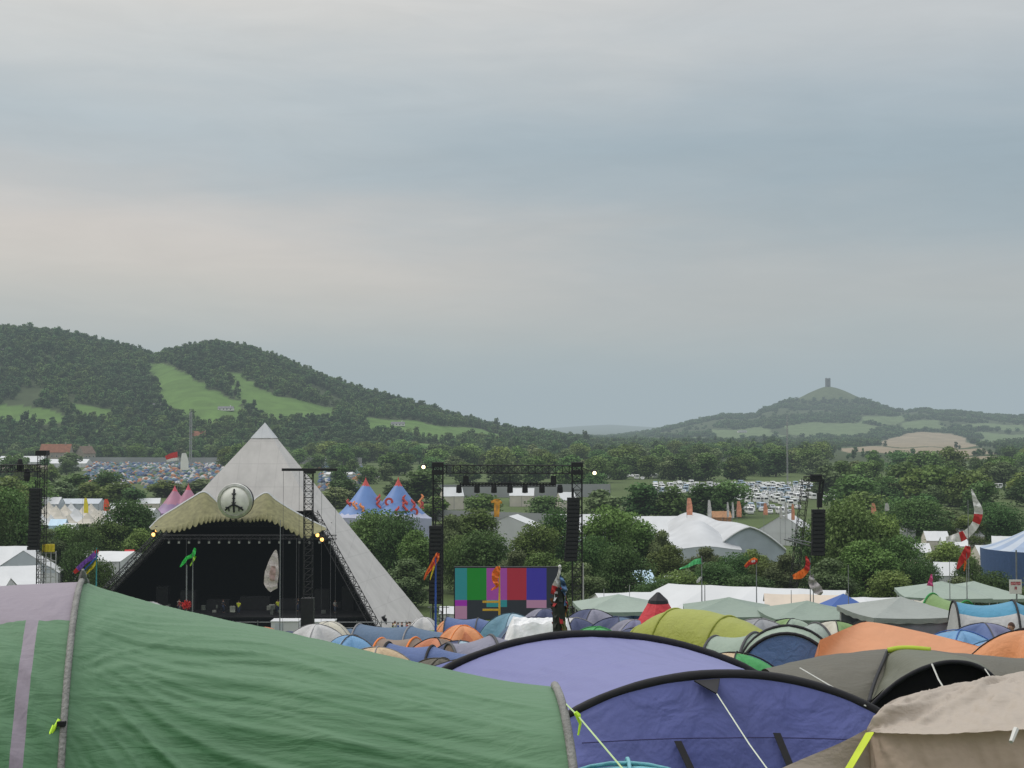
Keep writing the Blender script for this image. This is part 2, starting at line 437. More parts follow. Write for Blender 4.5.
mr2 = N.new('ShaderNodeMapRange'); mr2.inputs['To Min'].default_value = .6; mr2.inputs['To Max'].default_value = 1.4; L.new(nb_.outputs[0], mr2.inputs['Value'])
mm_ = N.new('ShaderNodeMath'); mm_.operation = 'MULTIPLY'; L.new(mr.outputs[0], mm_.inputs[0]); L.new(mr2.outputs[0], mm_.inputs[1])
sc_ = N.new('ShaderNodeVectorMath'); sc_.operation = 'SCALE'; L.new(ca.outputs['Color'], sc_.inputs[0]); L.new(mm_.outputs[0], sc_.inputs['Scale'])
L.new(sc_.outputs[0], b.inputs['Base Color']); b.inputs['Roughness'].default_value = .9; b.inputs['Specular IOR Level'].default_value = .1
bp = N.new('ShaderNodeBump'); bp.inputs['Strength'].default_value = .4; L.new(nb_.outputs[0], bp.inputs['Height']); L.new(bp.outputs[0], b.inputs['Normal'])
me = npmesh('ground', np.stack([X.ravel(), Y.ravel(), Z.ravel()], 1), q, m, smooth=True)
la = me.attributes.new('land', 'FLOAT_COLOR', 'POINT')
la.data.foreach_set('color', np.concatenate([cc, np.ones((len(cc), 1))], 1).astype(np.float32).ravel())
g = bpy.data.objects.new('ground', me); COL.objects.link(g); tag(g, kind='structure')

# ------------------------------------------------------------------ trees
LEAF = [leafmat('foliage_deep', (.026, .055, .018), (.095, .165, .045), .3), leafmat('foliage_fresh', (.038, .070, .020), (.15, .22, .055), .3),
        leafmat('foliage_wood', (.022, .050, .022), (.075, .130, .045), .35), leafmat('foliage_wood_light', (.035, .070, .026), (.11, .175, .052), .3),
        leafmat('foliage_willow', (.045, .070, .030), (.17, .22, .09), .25)]
BARK = mat('bark', (.075, .06, .045), .9, .3, 6, bump=.5)

def crown(h, w, nl, leaf, seed, base=.22, nlob=14, tall=0.):
    """foliage: leaf sized faces spread over uneven lobes; returns verts, quads, tint"""
    g_ = np.random.default_rng(seed)
    zb = h * base; ch = h - zb
    lob = []
    for i in range(nlob):
        f = (i + .5) / nlob
        zz = zb + ch * (.14 + .68 * ((i * .618 + .3 * g_.random()) % 1.0))
        rel = (zz - zb) / ch
        wid = w / 2 * (math.sin(PI * min(.97, .30 + rel * .62)) ** .6) * .70
        an = g_.random() * 6.283 if i else 0; rad = wid * math.sqrt(g_.random()) if i else 0
        lr = (w * .17 + w * .11 * g_.random()) * (1 - .22 * rel)
        if i == 0: zz = zb + ch * .84
        lob.append((rad * math.cos(an), rad * math.sin(an) * .95, zz, lr, lr * (.75 + .35 * g_.random())))
    lob = np.array(lob)
    wgt = lob[:, 3] ** 2; k = g_.choice(nlob, nl, p=wgt / wgt.sum())
    d = g_.normal(size=(nl, 3)); d[:, 2] += .35; d /= np.linalg.norm(d, axis=1)[:, None]
    rf = 1 - .45 * g_.random(nl) ** 1.7 + .15 * g_.normal(size=nl)
    P = lob[k, :3] + d * np.stack([lob[k, 3], lob[k, 3], lob[k, 4]], 1) * rf[:, None]
    P[:, 2] = np.clip(P[:, 2], h * .01, h)
    nrm = d * .9 + g_.normal(size=(nl, 3)) * .6; nrm /= np.linalg.norm(nrm, axis=1)[:, None]
    t = np.cross(nrm, g_.normal(size=(nl, 3))); t /= np.linalg.norm(t, axis=1)[:, None] + 1e-9
    b_ = np.cross(nrm, t)
    s = leaf * (.55 + .9 * g_.random(nl))[:, None]
    c = [P + t * s * .5, P + b_ * s * .36, P - t * s * .5, P - b_ * s * .36]
    V = np.stack(c, 1).reshape(-1, 3)
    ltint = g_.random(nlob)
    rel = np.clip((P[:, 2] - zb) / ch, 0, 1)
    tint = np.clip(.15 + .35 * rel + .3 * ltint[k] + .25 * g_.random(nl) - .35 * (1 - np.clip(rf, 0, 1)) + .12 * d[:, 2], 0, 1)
    return V, np.arange(nl * 4).reshape(-1, 4), np.repeat(tint, 4), lob

def make_tree(h, w, nl, leaf, seed, lm, base=.22, nlob=14, trunk=True, name='tree', one=False):
    V, Q, tn, lob = crown(h, w, nl, leaf, seed, base, nlob)
    me = npmesh('crown', V, Q, lm, tn)
    g_ = random.Random(seed)
    if one: 
        return me, None
    mb = MB(); tr = h * .022
    top = Vector((g_.uniform(-.3, .3), g_.uniform(-.3, .3), h * .62))
    mb.tube([(0, 0, -.5), (0, 0, .3), (top.x * .3, top.y * .3, h * .25), (top.x * .7, top.y, h * .45), top], [tr * 1.8, tr * 1.2, tr, tr * .7, tr * .3], 7)
    for l in lob[: 8]:
        s0 = Vector((top.x * .4, top.y * .5, h * (.2 + .2 * g_.random())))
        e = Vector(l[:3]); mb.tube([s0, s0.lerp(e, .5) + Vector((0, 0, .3)), e], [tr * .45, tr * .3, tr * .1], 5)
    me2 = bpy.data.meshes.new('trunk'); me2.from_pydata(mb.v, [], mb.f); me2.materials.append(BARK)
    return me, me2

def tree_obj(protos, i, loc, rz, sc, label, group, name='leafy_tree', cat='tree'):
    me, me2 = protos[i % len(protos)]
    r = empty(name, loc, rz, label, cat, group); r.scale = sc
    for n_, mm in (('crown', me), ('trunk', me2)):
        o = bpy.data.objects.new(n_, mm); COL.objects.link(o); o.parent = r
    return r

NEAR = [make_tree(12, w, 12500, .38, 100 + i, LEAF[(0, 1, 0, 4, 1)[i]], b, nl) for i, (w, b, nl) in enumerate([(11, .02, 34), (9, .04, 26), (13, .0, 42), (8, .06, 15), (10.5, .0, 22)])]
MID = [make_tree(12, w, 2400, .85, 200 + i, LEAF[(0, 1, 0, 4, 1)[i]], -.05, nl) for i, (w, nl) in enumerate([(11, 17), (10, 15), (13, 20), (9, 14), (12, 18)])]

def far_col(name, specs, leaf, nl, mt):
    c = bpy.data.collections.new(name)
    for i, (h, w, nb) in enumerate(specs):
        V, Q, tn, lob = crown(h, w, nl, leaf, 300 + i, .05, nb)
        o = bpy.data.objects.new(name + '_clump', npmesh('clump', V, Q, mt, tn)); c.objects.link(o)
    return c

def scatter(name, pts, sc, rz, col, label, cat):
    me = bpy.data.meshes.new(name); me.vertices.add(len(pts)); me.vertices.foreach_set('co', np.asarray(pts, np.float32).ravel())
    a = me.attributes.new('scl', 'FLOAT_VECTOR', 'POINT'); a.data.foreach_set('vector', np.asarray(sc, np.float32).ravel())
    a = me.attributes.new('rot', 'FLOAT_VECTOR', 'POINT'); rv = np.zeros((len(pts), 3), np.float32); rv[:, 2] = rz
    a.data.foreach_set('vector', rv.ravel())
    o = bpy.data.objects.new(name, me); COL.objects.link(o)
    ng = bpy.data.node_groups.new(name, 'GeometryNodeTree')
    ng.interface.new_socket('Geometry', in_out='INPUT', socket_type='NodeSocketGeometry')
    ng.interface.new_socket('Geometry', in_out='OUTPUT', socket_type='NodeSocketGeometry')
    N = ng.nodes; L = ng.links
    gi = N.new('NodeGroupInput'); go = N.new('NodeGroupOutput'); ip = N.new('GeometryNodeInstanceOnPoints')
    ci = N.new('GeometryNodeCollectionInfo'); ci.inputs['Collection'].default_value = col; ci.inputs['Separate Children'].default_value = True; ci.inputs['Reset Children'].default_value = True
    def na(nm, ty):
        n = N.new('GeometryNodeInputNamedAttribute'); n.data_type = ty; n.inputs['Name'].default_value = nm; return n.outputs['Attribute']
    L.new(gi.outputs[0], ip.inputs['Points']); L.new(ci.outputs[0], ip.inputs['Instance']); ip.inputs['Pick Instance'].default_value = True
    L.new(na('scl', 'FLOAT_VECTOR'), ip.inputs['Scale']); L.new(na('rot', 'FLOAT_VECTOR'), ip.inputs['Rotation'])
    L.new(ip.outputs[0], go.inputs[0])
    md = o.modifiers.new('scatter', 'NODES'); md.node_group = ng
    return tag(o, label, cat, kind='stuff')

def band(x0, x1, r0, r1, sp, keep):
    """jittered grid of points between pixel columns x0..x1 and depths r0..r1"""
    out = []; y = r0
    while y < r1:
        s = sp(y); w0 = (x0 - CX) / F * y; w1 = (x1 - CX) / F * y
        n = int((w1 - w0) / s)
        xs = w0 + (np.arange(n) + nr.random(n)) * s; ys = y + (nr.random(n) - .5) * s * 1.1
        out.append(np.stack([xs, ys], 1)); y += s
    p = np.concatenate(out); z = height(p[:, 0], p[:, 1]); p = np.column_stack([p, z])
    return p[keep(p)]

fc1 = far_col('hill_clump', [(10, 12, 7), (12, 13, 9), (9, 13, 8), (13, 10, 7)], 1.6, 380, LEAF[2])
def keepw(p):
    c = landclass(p[:, 0], p[:, 1], p[:, 2])
    return (c == 0)
p = band(-120, 1140, 1290, 2420, lambda y: 9.6, keepw)
# thin out some open ground in the plain on the right, keep hedgerow pattern
px, py = px_of(p[:, 0], p[:, 1], p[:, 2])
hl = np.interp(px, _l[:, 0], _l[:, 1]) < 446
n_ = np.array([mnoise.noise(Vector((a / 160, b / 230, 3))) for a, b in p[:, :2]])
k = (hl & (n_ > -.42) | (n_ > -.12)) & ~((px > 832) & (px < 1004) & (n_ < .30)) | (nr.random(len(p)) < .06)
p = p[k]
s = .62 + .5 * nr.random(len(p)) ** 1.5; big = nr.random(len(p)) < .03; s[big] *= 1.35
px, py = px_of(p[:, 0], p[:, 1], p[:, 2])
s[(px > 780)] *= .62
tone = np.array([mnoise.noise(Vector((a_ / 120, b_ / 170, 17))) + .35 * mnoise.noise(Vector((a_ / 30, b_ / 45, 7))) for a_, b_ in p[:, :2]]) + .25 * (nr.random(len(p)) - .5)
fc1b = far_col('hill_clump_light', [(10, 12, 7), (12, 12, 9), (9, 13, 8), (12, 10, 7)], 1.6, 360, LEAF[3])
for nm_, sel, cc_, lb_ in (('hillside_woodland', tone < .08, fc1, 'dense dark green woodland covering the long hill on the left'), ('hillside_lighter_woodland', tone >= .08, fc1b, 'paler green patches of trees and scrub in the woodland on the left hill')):
    q_ = p[sel]; s_ = s[sel]
    scatter(nm_, q_, np.stack([s_ * 1.05, s_ * 1.05, s_ * (.85 + .4 * nr.random(len(q_)))], 1), nr.random(len(q_)) * 6.28, cc_, lb_, 'woodland')
print('WOOD1', len(p))
fc2 = far_col('far_clump', [(10, 18, 6), (12, 20, 7), (9, 22, 7)], 3.2, 140, LEAF[2])
p = band(380, 1180, 2440, 4750, lambda y: 14.5, lambda p: landclass(p[:, 0], p[:, 1], p[:, 2]) == 0)
n_ = np.array([mnoise.noise(Vector((a / 190, b / 260, 9))) for a, b in p[:, :2]])
px, py = px_of(p[:, 0], p[:, 1], p[:, 2])
dd = np.hypot((p[:, 0] - TORX), (p[:, 1] - TORY) * .8)
k = (n_ > .02) | (p[:, 1] > 4420) & (p[:, 1] < 4720) & (n_ > -.35) | (nr.random(len(p)) < .05) | ((dd < 200) & (p[:, 1] < 4640)) | (p[:, 1] < 2900) & (n_ > -.2) & ~((px > 832) & (px < 1004))
p = p[k]
s = .45 + .75 * nr.random(len(p)) ** 1.6
scatter('distant_woodland', p, np.stack([s, s, s * .9], 1), nr.random(len(p)) * 6.28, fc2, 'blue-green hedges and woods around the distant conical hill', 'woodland')
print('WOOD2', len(p))
# ================================================================== valley things
BLACK = mat('black_steel', (.012, .012, .014), .6, .3, 2)
DARK = mat('dark_drape', (.006, .007, .009), .95, .3, .8, spec=.05)
GREY = mat('galvanised_steel', (.22, .23, .24), .45, .2, 3, metal=.6)
WHITEPVC = mat('white_pvc', (.54, .555, .565), .5, .07, .35, spec=.25)
CREAMPVC = mat('cream_canvas', (.50, .47, .41), .6, .09, .5, spec=.2)
GREYPVC = mat('grey_pvc', (.42, .46, .50), .5, .08, .4)
BLUEPVC = mat('blue_pvc', (.04, .10, .32), .5, .12, .5)
REDPVC = mat('red_cloth', (.55, .05, .05), .6, .15, 3, trans=.2)
ORANGEC = mat('orange_cloth', (.85, .20, .04), .6, .15, 3, trans=.2)
YELLOWC = mat('yellow_cloth', (.75, .62, .05), .6, .1, 3, trans=.2)
GREENC = mat('green_cloth', (.06, .62, .12), .6, .15, 3, trans=.2)
WHITEC = mat('white_cloth', (.72, .72, .70), .6, .08, 3, trans=.2)
PURPC = mat('purple_cloth', (.22, .10, .42), .6, .15, 3, trans=.2)
PINKC = mat('pink_cloth', (.75, .12, .32), .6, .15, 3, trans=.2)
BLUEC = mat('blue_cloth', (.05, .16, .55), .6, .15, 3, trans=.2)
PALEBLUE = mat('pale_blue_cloth', (.45, .60, .72), .6, .1, 3)
LAMPW = mat('lamp_warm', (.9, .8, .6), .4, 0, 1, emis=(1, .86, .5), estr=3.2)
LAMPA = mat('lamp_amber', (.9, .6, .3), .4, 0, 1, emis=(1, .55, .15), estr=2.6)

def G(px, Y, dz=0.):
    x = (px - CX) / F * Y * 1.0
    return Vector((x, Y, hz(x, Y) + dz))
def ztop(py, Y): return at(512, py, Y).z
def mpp(Y): return Y / F        # metres per pixel

# ---- pyramid stage
g0 = 1.6
root = empty('pyramid_stage', (-35, 178, g0), 0, 'huge pale grey pyramid stage with a dark open front and olive scalloped canopy', 'stage')
O = Vector(root.location)
AP = at(265, 423.5, 197) - O
FL = Vector((at(62, 636, 178).x, 178, g0)) - O; FR = Vector((at(383, 636, 178).x, 178, g0)) - O
BL = Vector((-53, 212, g0)) - O; BR = Vector((-12.2, 197.5, g0)) - O
def canvas_mat(name, c):
    m, T, N, L = nt(name)
    out = N.new('ShaderNodeOutputMaterial'); b = N.new('ShaderNodeBsdfPrincipled'); L.new(b.outputs[0], out.inputs[0])
    tc = N.new('ShaderNodeTexCoord'); sp = N.new('ShaderNodeSeparateXYZ'); L.new(tc.outputs['Object'], sp.inputs[0])
    def seam(sock, per, w):
        a = N.new('ShaderNodeMath'); a.operation = 'MULTIPLY'; a.inputs[1].default_value = 1 / per; L.new(sock, a.inputs[0])
        f = N.new('ShaderNodeMath'); f.operation = 'FRACT'; L.new(a.outputs[0], f.inputs[0])
        l = N.new('ShaderNodeMath'); l.operation = 'LESS_THAN'; l.inputs[1].default_value = w; L.new(f.outputs[0], l.inputs[0]); return l.outputs[0]
    s = N.new('ShaderNodeMath'); s.operation = 'MAXIMUM'; L.new(seam(sp.outputs['Z'], 3.1, .035), s.inputs[0]); L.new(seam(sp.outputs['X'], 2.6, .03), s.inputs[1])
    n = N.new('ShaderNodeTexNoise'); n.inputs['Scale'].default_value = .25; n.inputs['Detail'].default_value = 7; n.inputs['Roughness'].default_value = .65
    mp = N.new('ShaderNodeMapping'); mp.inputs['Scale'].default_value = (2, 2, .5); L.new(tc.outputs['Object'], mp.inputs[0]); L.new(mp.outputs[0], n.inputs[0])
    mr = N.new('ShaderNodeMapRange'); mr.inputs['From Min'].default_value = .3; mr.inputs['From Max'].default_value = .7; mr.inputs['To Min'].default_value = .86; mr.inputs['To Max'].default_value = 1.08; L.new(n.outputs[0], mr.inputs[0])
    k = N.new('ShaderNodeMath'); k.operation = 'MULTIPLY_ADD'; k.inputs[1].default_value = -.10; L.new(s.outputs[0], k.inputs[0]); L.new(mr.outputs[0], k.inputs[2])
    v = N.new('ShaderNodeVectorMath'); v.operation = 'SCALE'; v.inputs[0].default_value = c; L.new(k.outputs[0], v.inputs['Scale']); L.new(v.outputs[0], b.inputs['Base Color'])
    b.inputs['Roughness'].default_value = .5; b.inputs['Specular IOR Level'].default_value = .3
    return m
PCAN = canvas_mat('pyramid_cladding', (.47, .455, .44)); PCAP = canvas_mat('pyramid_apex', (.50, .52, .54))
def tri(a, b, c, n=12, sag=.25):
    """cladding face with a very slight slack"""
    mb = MB(); vs = []; fs = []; nn = (b - a).cross(c - a).normalized()
    ix = {}
    for i in range(n + 1):
        for j in range(i + 1):
            u = i / n; v = (j / i) if i else 0
            p = a.lerp(b.lerp(c, v), u)
            w = math.sin(PI * v) * u
            p = p - nn * sag * w * (.5 + .5 * math.sin(u * 9)) * .4
            ix[i, j] = len(vs); vs.append(p)
    for i in range(n):
        for j in range(i + 1):
            fs.append((ix[i, j], ix[i + 1, j], ix[i + 1, j + 1]))
            if j < i: fs.append((ix[i, j], ix[i + 1, j + 1], ix[i, j + 1]))
    return mb.add(vs, fs)
def lerpz(p, q, z): return p.lerp(q, (z - p.z) / (q.z - p.z))
zc_ = ztop(513, 184) - g0
fr = MB(); fr = tri(AP, lerpz(FL, AP, zc_), lerpz(FR, AP, zc_)); fr.build('front_cladding', PCAN, root)
tri(AP, FR, BR).build('side_cladding', PCAN, root); tri(AP, BL, FL).build('side_cladding', PCAN, root); tri(AP, BR, BL).build('rear_cladding', PCAN, root)
cen = (FL + FR + BL + BR) / 4; cz = AP.z * .925
capb = [lerpz(c, AP, cz) for c in (FL, FR, BR, BL)]
capb = [c + (c - Vector((AP.x, AP.y, cz))).normalized() * .12 for c in capb]
MB().add([AP + Vector((0, 0, .15))] + capb, [(0, 1, 2), (0, 2, 3), (0, 3, 4), (0, 4, 1)]).build('apex_cap', PCAP, root)
# inner black lining
A2 = AP - Vector((0, -1, 2.2)); k2 = [cen.lerp(c, .95) for c in (FL, FR, BR, BL)]; k2[0].y += 1.2; k2[1].y += .8; k2[0].x -= .6; k2[1].x += .6
MB().add([A2] + k2, [(0, 2, 3), (0, 3, 4), (0, 4, 1)]).build('black_lining', DARK, root)
MB().box((cen.x, 20, 1.1), (36, 30, 2.0)).build('stage_deck', BLACK, root)
fsk = MB()
for i in range(38): fsk.box((cen.x - 18 + i * .97, 4.85, 1.1), (.9, .06, 1.7))
fsk.build('deck_skirt', DARK, root)
for a, b in ((FL, AP), (FR, AP)):
    q0 = a + Vector((0, -.6, 0)); q1 = a.lerp(AP, .56) + Vector((0, -.6, 0))
    MB().truss(q0, q1, .9, 26, .07).build('edge_truss', BLACK, root)
for nm, yy, zz, w in (('lighting_truss', 7, 12.3, 23), ('lighting_truss', 14, 13.5, 20), ('lighting_truss', 20, 11.5, 20)):
    t_ = MB().truss((cen.x - w / 2, yy, zz), (cen.x + w / 2, yy, zz), .5, 40, .04).build(nm, BLACK, root)
LENS = mat('lamp_lens', (.35, .36, .34), .3, .3, 1)
for i in range(17):
    x = cen.x - 10.5 + i * 1.32
    l = MB().lathe([(0, .28), (.16, .24), (.2, 0), (.22, -.2)], 8, c=(x, 6.9, 11.75)).build('stage_lamp', BLACK, root)
    MB().lathe([(0, -.2), (.19, -.21)], 8, c=(x, 6.75, 11.75)).box((x, 6.6, 11.62), (.26, .04, .26)).build('lens', LENS, l)
for x, w, h, c in ((-9, 2, 2.6, 0), (-5, 3, 1.4, 0), (0, 4, 1.8, 0), (5, 3, 1.5, 0), (9, 2, 2.8, 0), (12.5, 1.6, 3.2, 0), (-12.5, 1.6, 3.2, 0)):
    MB().box((cen.x + x, 12, 2.1 + h / 2), (w, 1.6, h)).build('backline_cabinet', BLACK, root)
SGEAR = [mat('stage_gear_grey', (.10, .11, .10), .6, .5, 1.5), mat('stage_gear_pale', (.30, .31, .28), .6, .4, 1.5), BLACK]
for i in range(30):
    x = cen.x + rnd.uniform(-15, 16); h = rnd.uniform(.2, .8); MB().box((x, rnd.uniform(5.5, 11), 2.1 + rnd.uniform(0, .9) + h / 2), (rnd.uniform(.15, .8), .3, h)).build('equipment_case', rnd.choice(SGEAR), root)
for px in (187, 281, 297, 331):
    x = at(px, 560, 180).x + 35; MB().bar((x, 1.6, 2), (x, 1.6, 12.6), .04, 4).build('rigging_cable', mat('cable_grey', (.07, .07, .08), .7), root)
hand = MB()
for x0, x1 in ((0, 21), ):
    for z in (.9, 1.6, 2.3): hand.bar((x0, -1.5, z), (x1 + 2, -1.5, z), .05)
    for i in range(8): hand.bar((x0 + i * 3.1, -1.5, 0), (x0 + i * 3.1, -1.5, 2.5), .05)
hand.build('handrail', GREY, root)
# canopy
def catmull(P, n):
    out = []
    P = [P[0]] + list(P) + [P[-1]]
    for i in range(1, len(P) - 2):
        for k in range(n):
            t = k / n; r_ = []
            for d in range(2):
                a, b, c, e = P[i - 1][d], P[i][d], P[i + 1][d], P[i + 2][d]
                r_.append(.5 * ((2 * b) + (-a + c) * t + (2 * a - 5 * b + 4 * c - e) * t * t + (-a + 3 * b - 3 * c + e) * t ** 3))
            out.append(tuple(r_))
    out.append(tuple(P[-2])); return out
TOPC = [(150, 528), (160, 518), (176, 508), (192, 498), (204, 492), (214, 499), (222, 507), (235, 512), (249, 505), (258, 497), (267, 493), (276, 500), (290, 509), (306, 518), (326, 528)]
BOTC = [(150, 529), (163, 530), (176, 530), (188, 527), (202, 522), (212, 520), (222, 519), (235, 519), (249, 520), (258, 519), (267, 519), (280, 524), (293, 531), (306, 536), (326, 529)]
tcv = catmull(TOPC, 12); bcv = catmull(BOTC, 12)
OLIVE = mat('olive_canopy_cloth', (.175, .168, .080), .7, .3, 1.6, bump=.4, bscale=2.5, detail=8)
mb = MB(); vs = []; fs = []; n = len(tcv)
for j in range(7):
    f = j / 6
    for i in range(n):
        bx, by = bcv[i]; by2 = by + (3.4 * abs(math.sin(PI * i / 5)) - .6) * min(1, max(0, (f - .8) * 5)) * (1 if 6 < i < n - 8 else .3)
        px = tcv[i][0] * (1 - f) + bx * f; py = tcv[i][1] * (1 - f) + by2 * f
        Yd = 176.6 - 5.2 * f ** .8
        vs.append(at(px, py, Yd) - O)
for j in range(6):
    for i in range(n - 1): fs.append((j * n + i, j * n + i + 1, (j + 1) * n + i + 1, (j + 1) * n + i))
mb.add(vs, fs); cano = mb.build('scalloped_canopy', OLIVE, root, thick=.05)
tb = MB().tube([at(p[0], p[1], 176.5) - O for p in tcv], .16, 5).build('white_edging', WHITEPVC, cano)
# medallion
mc = at(235, 501, 170.6) - O; rr0 = 17.2 * mpp(171)
md = MB()
def disc(mb, c, prof, n=40):
    vs = [(c.x + r * math.cos(2 * PI * k / n), c.y - y, c.z + r * math.sin(2 * PI * k / n)) for r, y in prof for k in range(n)]
    fs = [(i * n + k, i * n + (k + 1) % n, (i + 1) * n + (k + 1) % n, (i + 1) * n + k) for i in range(len(prof) - 1) for k in range(n)]
    return mb.add(vs, fs)
SILV = mat('silver_foil', (.62, .62, .58), .28, .25, 1.2, metal=.85, bump=.5, bscale=1.5)
disc(md, mc, [(0, -1.2), (rr0, -1.2), (rr0, .1)]).build('medallion_drum', BLACK, root)
disc(MB(), mc, [(rr0 * .99, -.3), (rr0 * 1.03, 0), (rr0 * 1.0, .22), (rr0 * .86, .26), (rr0 * .84, .1)]).build('medallion_rim', SILV, root)
mdl = disc(MB(), mc, [(0, .75), (rr0 * .25, .72), (rr0 * .5, .58), (rr0 * .72, .34), (rr0 * .85, .1)]).build('medallion', mat('dull_silver_face', (.70, .70, .64), .5, .2, .9, metal=.1, bump=.3, bscale=1), root, smooth=True)
sy = MB(); SYM = BLACK
def sp_(x, z): 
    r_ = math.hypot(x, z) / rr0; return (mc.x + x, mc.y - (.80 - .75 * min(1, r_) ** 2 * 1.0) - .06, mc.z + z)
s_ = mpp(171)
for pth, r0 in (([(0, 12), (0, 6), (0, 0), (0, -4), (0, -11)], .12), ([(0, -3), (-4, -5), (-7, -7), (-9, -9)], .11), ([(0, -3), (4, -5), (7, -7), (9, -9)], .11),
                ([(-5, -6), (-8.5, -6)], .07), ([(5, -6), (8.5, -6)], .07), ([(-5, -6), (-5, -10)], .07), ([(5, -6), (5, -10)], .07), ([(-2, 8), (0, 5), (2, 8)], .07), ([(-2, -1), (0, -3), (2, -1)], .06), ([(-1.5, 3), (1.5, 3)], .08)):
    sy.tube([sp_(a * s_, b * s_) for a, b in pth], r0, 5)
sy.build('peace_emblem', BLACK, mdl)
def lamp_pair(pts, Y, parent, r=.42):
    for px, py in pts:
        p = at(px, py, Y) - O
        l = MB().lathe([(0, .5), (.3, .45), (.48, 0), (.5, -.1)], 10, c=(p.x, p.y + .3, p.z)).build('flood_lamp', BLACK, parent)
        MB().lathe([(0, r), (r * .7, r * .7), (r, 0), (r * .7, -r * .7), (0, -r)], 12, c=p).build('bulb', LAMPA, l, smooth=True)
lamp_pair([(153.5, 534.5), (157, 530)], 173, root, .26); lamp_pair([(317.5, 535), (322, 539.5)], 173, root, .26)

# two white cabins in front of the stage
for px0, px1, lab in ((274, 301, 'wide white cabin with rounded corners below the pyramid opening'), (313, 336, 'narrower white cabin right of the tall light tower')):
    Y = 160; c = G((px0 + px1) / 2, Y); w = (px1 - px0) * mpp(Y)
    r = empty('site_cabin', c, 0, lab, 'cabin')
    MB().box((0, 0, .95), (w, 2.4, 1.8)).box((0, 0, 1.9), (w + .12, 2.5, .1)).build('body', WHITEPVC, r)
    MB().box((-w * .2, -1.22, .9), (.9, .05, 1.6)).build('door', GREYPVC, r)

# ---- light tower with T bar in front of the stage
Y = 150; b0 = G(309, Y); zt = ztop(472, Y) - b0.z
r = empty('lighting_tower', b0, 0, 'tall black lattice tower with a flat T bar in front of the pyramid', 'tower')
MB().truss((0, 0, 0), (0, 0, zt), .9, 26, .045).build('mast', BLACK, r)
MB().box((.1, 0, zt + .25), (5.9, .5, .28)).box((.1, 0, zt + .0), (1.2, 1.1, .25)).build('top_bar', BLACK, r)
MB().box((0, -.2, 2.2), (1.3, 1.2, 4.4)).build('base_cabinet', BLACK, r)
gy = MB()
for sx_ in (-2.7, 2.9, -1, 1.4): gy.bar((sx_, 0, zt + .2), (sx_ * 1.0, 0, 0), .02, 3)
gy.build('guy_cable', mat('cable_grey', (.09, .09, .10)), r)

def line_array(parent, x, y, ztop_, zbot, w=1.25, n=None, dx=0., name='speaker_array'):
    h = ztop_ - zbot; n = n or max(5, int(h / .42)); mb = MB(); gr = MB()
    for i in range(n):
        z = ztop_ - (i + .5) * h / n; k = i / n; off = -.6 * k * k
        mb.box((x + dx * k * k, y + off, z), (w, .8, h / n * .9)); gr.box((x + dx * k * k, y + off - .42, z), (w * .9, .04, h / n * .6))
    mb.bar((x, y, ztop_), (x, y, ztop_ + 1), .06)
    o = mb.build(name, mat('speaker_black', (.009, .009, .011), .7, .3, 2), parent)
    gr.build('speaker_grille', mat('grille_black', (.018, .018, .02), .5, .3, 8), o)
    return o

# ---- goal-post rig with the screen
Y = 152; c0 = G(508, Y); O2 = c0
r = empty('truss_rig', c0, 0, 'black goal post truss rig with hanging speakers behind the colour bar screen', 'rig')
def L2(px, py, dy=0.): return at(px, py, Y + dy) - O2
for px in (438, 577):
    p = L2(px, 464); MB().truss((p.x, 0, 0), (p.x, 0, p.z), 1.05, 20, .06).build('tower', BLACK, r)
    MB().box((p.x, 0, p.z - .05), (1.25, 1.1, .5)).box((p.x, 0, p.z - .9), (1.3, 1.2, .5)).build('winch_head', BLACK, r)
a = L2(433, 469); b = L2(583, 469.5); MB().truss(a, b, .85, 22, .055).build('cross_truss', BLACK, r)
a = L2(460, 484.5); b = L2(556, 484.5); MB().truss(a, b, .35, 30, .05).box(((a.x + b.x) / 2, 0, a.z), (abs(b.x - a.x), .2, .12)).build('lamp_bar', BLACK, r)
for px in (466, 510, 553): MB().bar(L2(px, 473), L2(px, 485), .05).build('hanger', BLACK, r)
for px in (459, 477, 494, 510, 525, 542, 560):
    p = L2(px, 488.5); MB().lathe([(0, .45), (.22, .4), (.3, .1), (.32, -.45), (.1, -.5)], 8, c=p).build('stage_lamp', BLACK, r)
for px, py in ((466, 480), (553.5, 480)):
    p = L2(px, py); MB().box(p, (.6, .5, .9)).build('chain_motor', BLACK, r)
p = L2(437, 525); q = L2(437, 602); line_array(r, p.x - .1, -1.0, p.z, q.z, 1.35)
p = L2(573, 497); q = L2(573, 560); line_array(r, p.x, -1.0, p.z, q.z, 1.35, dx=-.4)
for px, py, tx in ((423.5, 467, 433), (594.5, 473, 583)):
    p = L2(px, py); MB().bar(L2(tx, 468), p, .05).build('lamp_arm', BLACK, r)
    l = MB().lathe([(0, .35), (.3, .3), (.36, .0)], 10, c=p + Vector((0, .25, 0))).build('flood_lamp', BLACK, r)
    MB().lathe([(0, .2), (.15, .15), (.21, 0), (.15, -.15), (0, -.2)], 12, c=p).build('bulb', LAMPW, l, smooth=True)
for pa, pb in ((430, 446), (570, 586)):
    sc_ = MB(); xa, xb = L2(pa, 600).x, L2(pb, 600).x
    for x in (xa, xb): sc_.bar((x, 1, 0), (x, 1, 3.4), .05)
    for z in (.8, 2, 3.2): sc_.bar((xa - .3, 1, z), (xb + .3, 1, z), .04)
    sc_.build('scaffold_base', GREY, r)
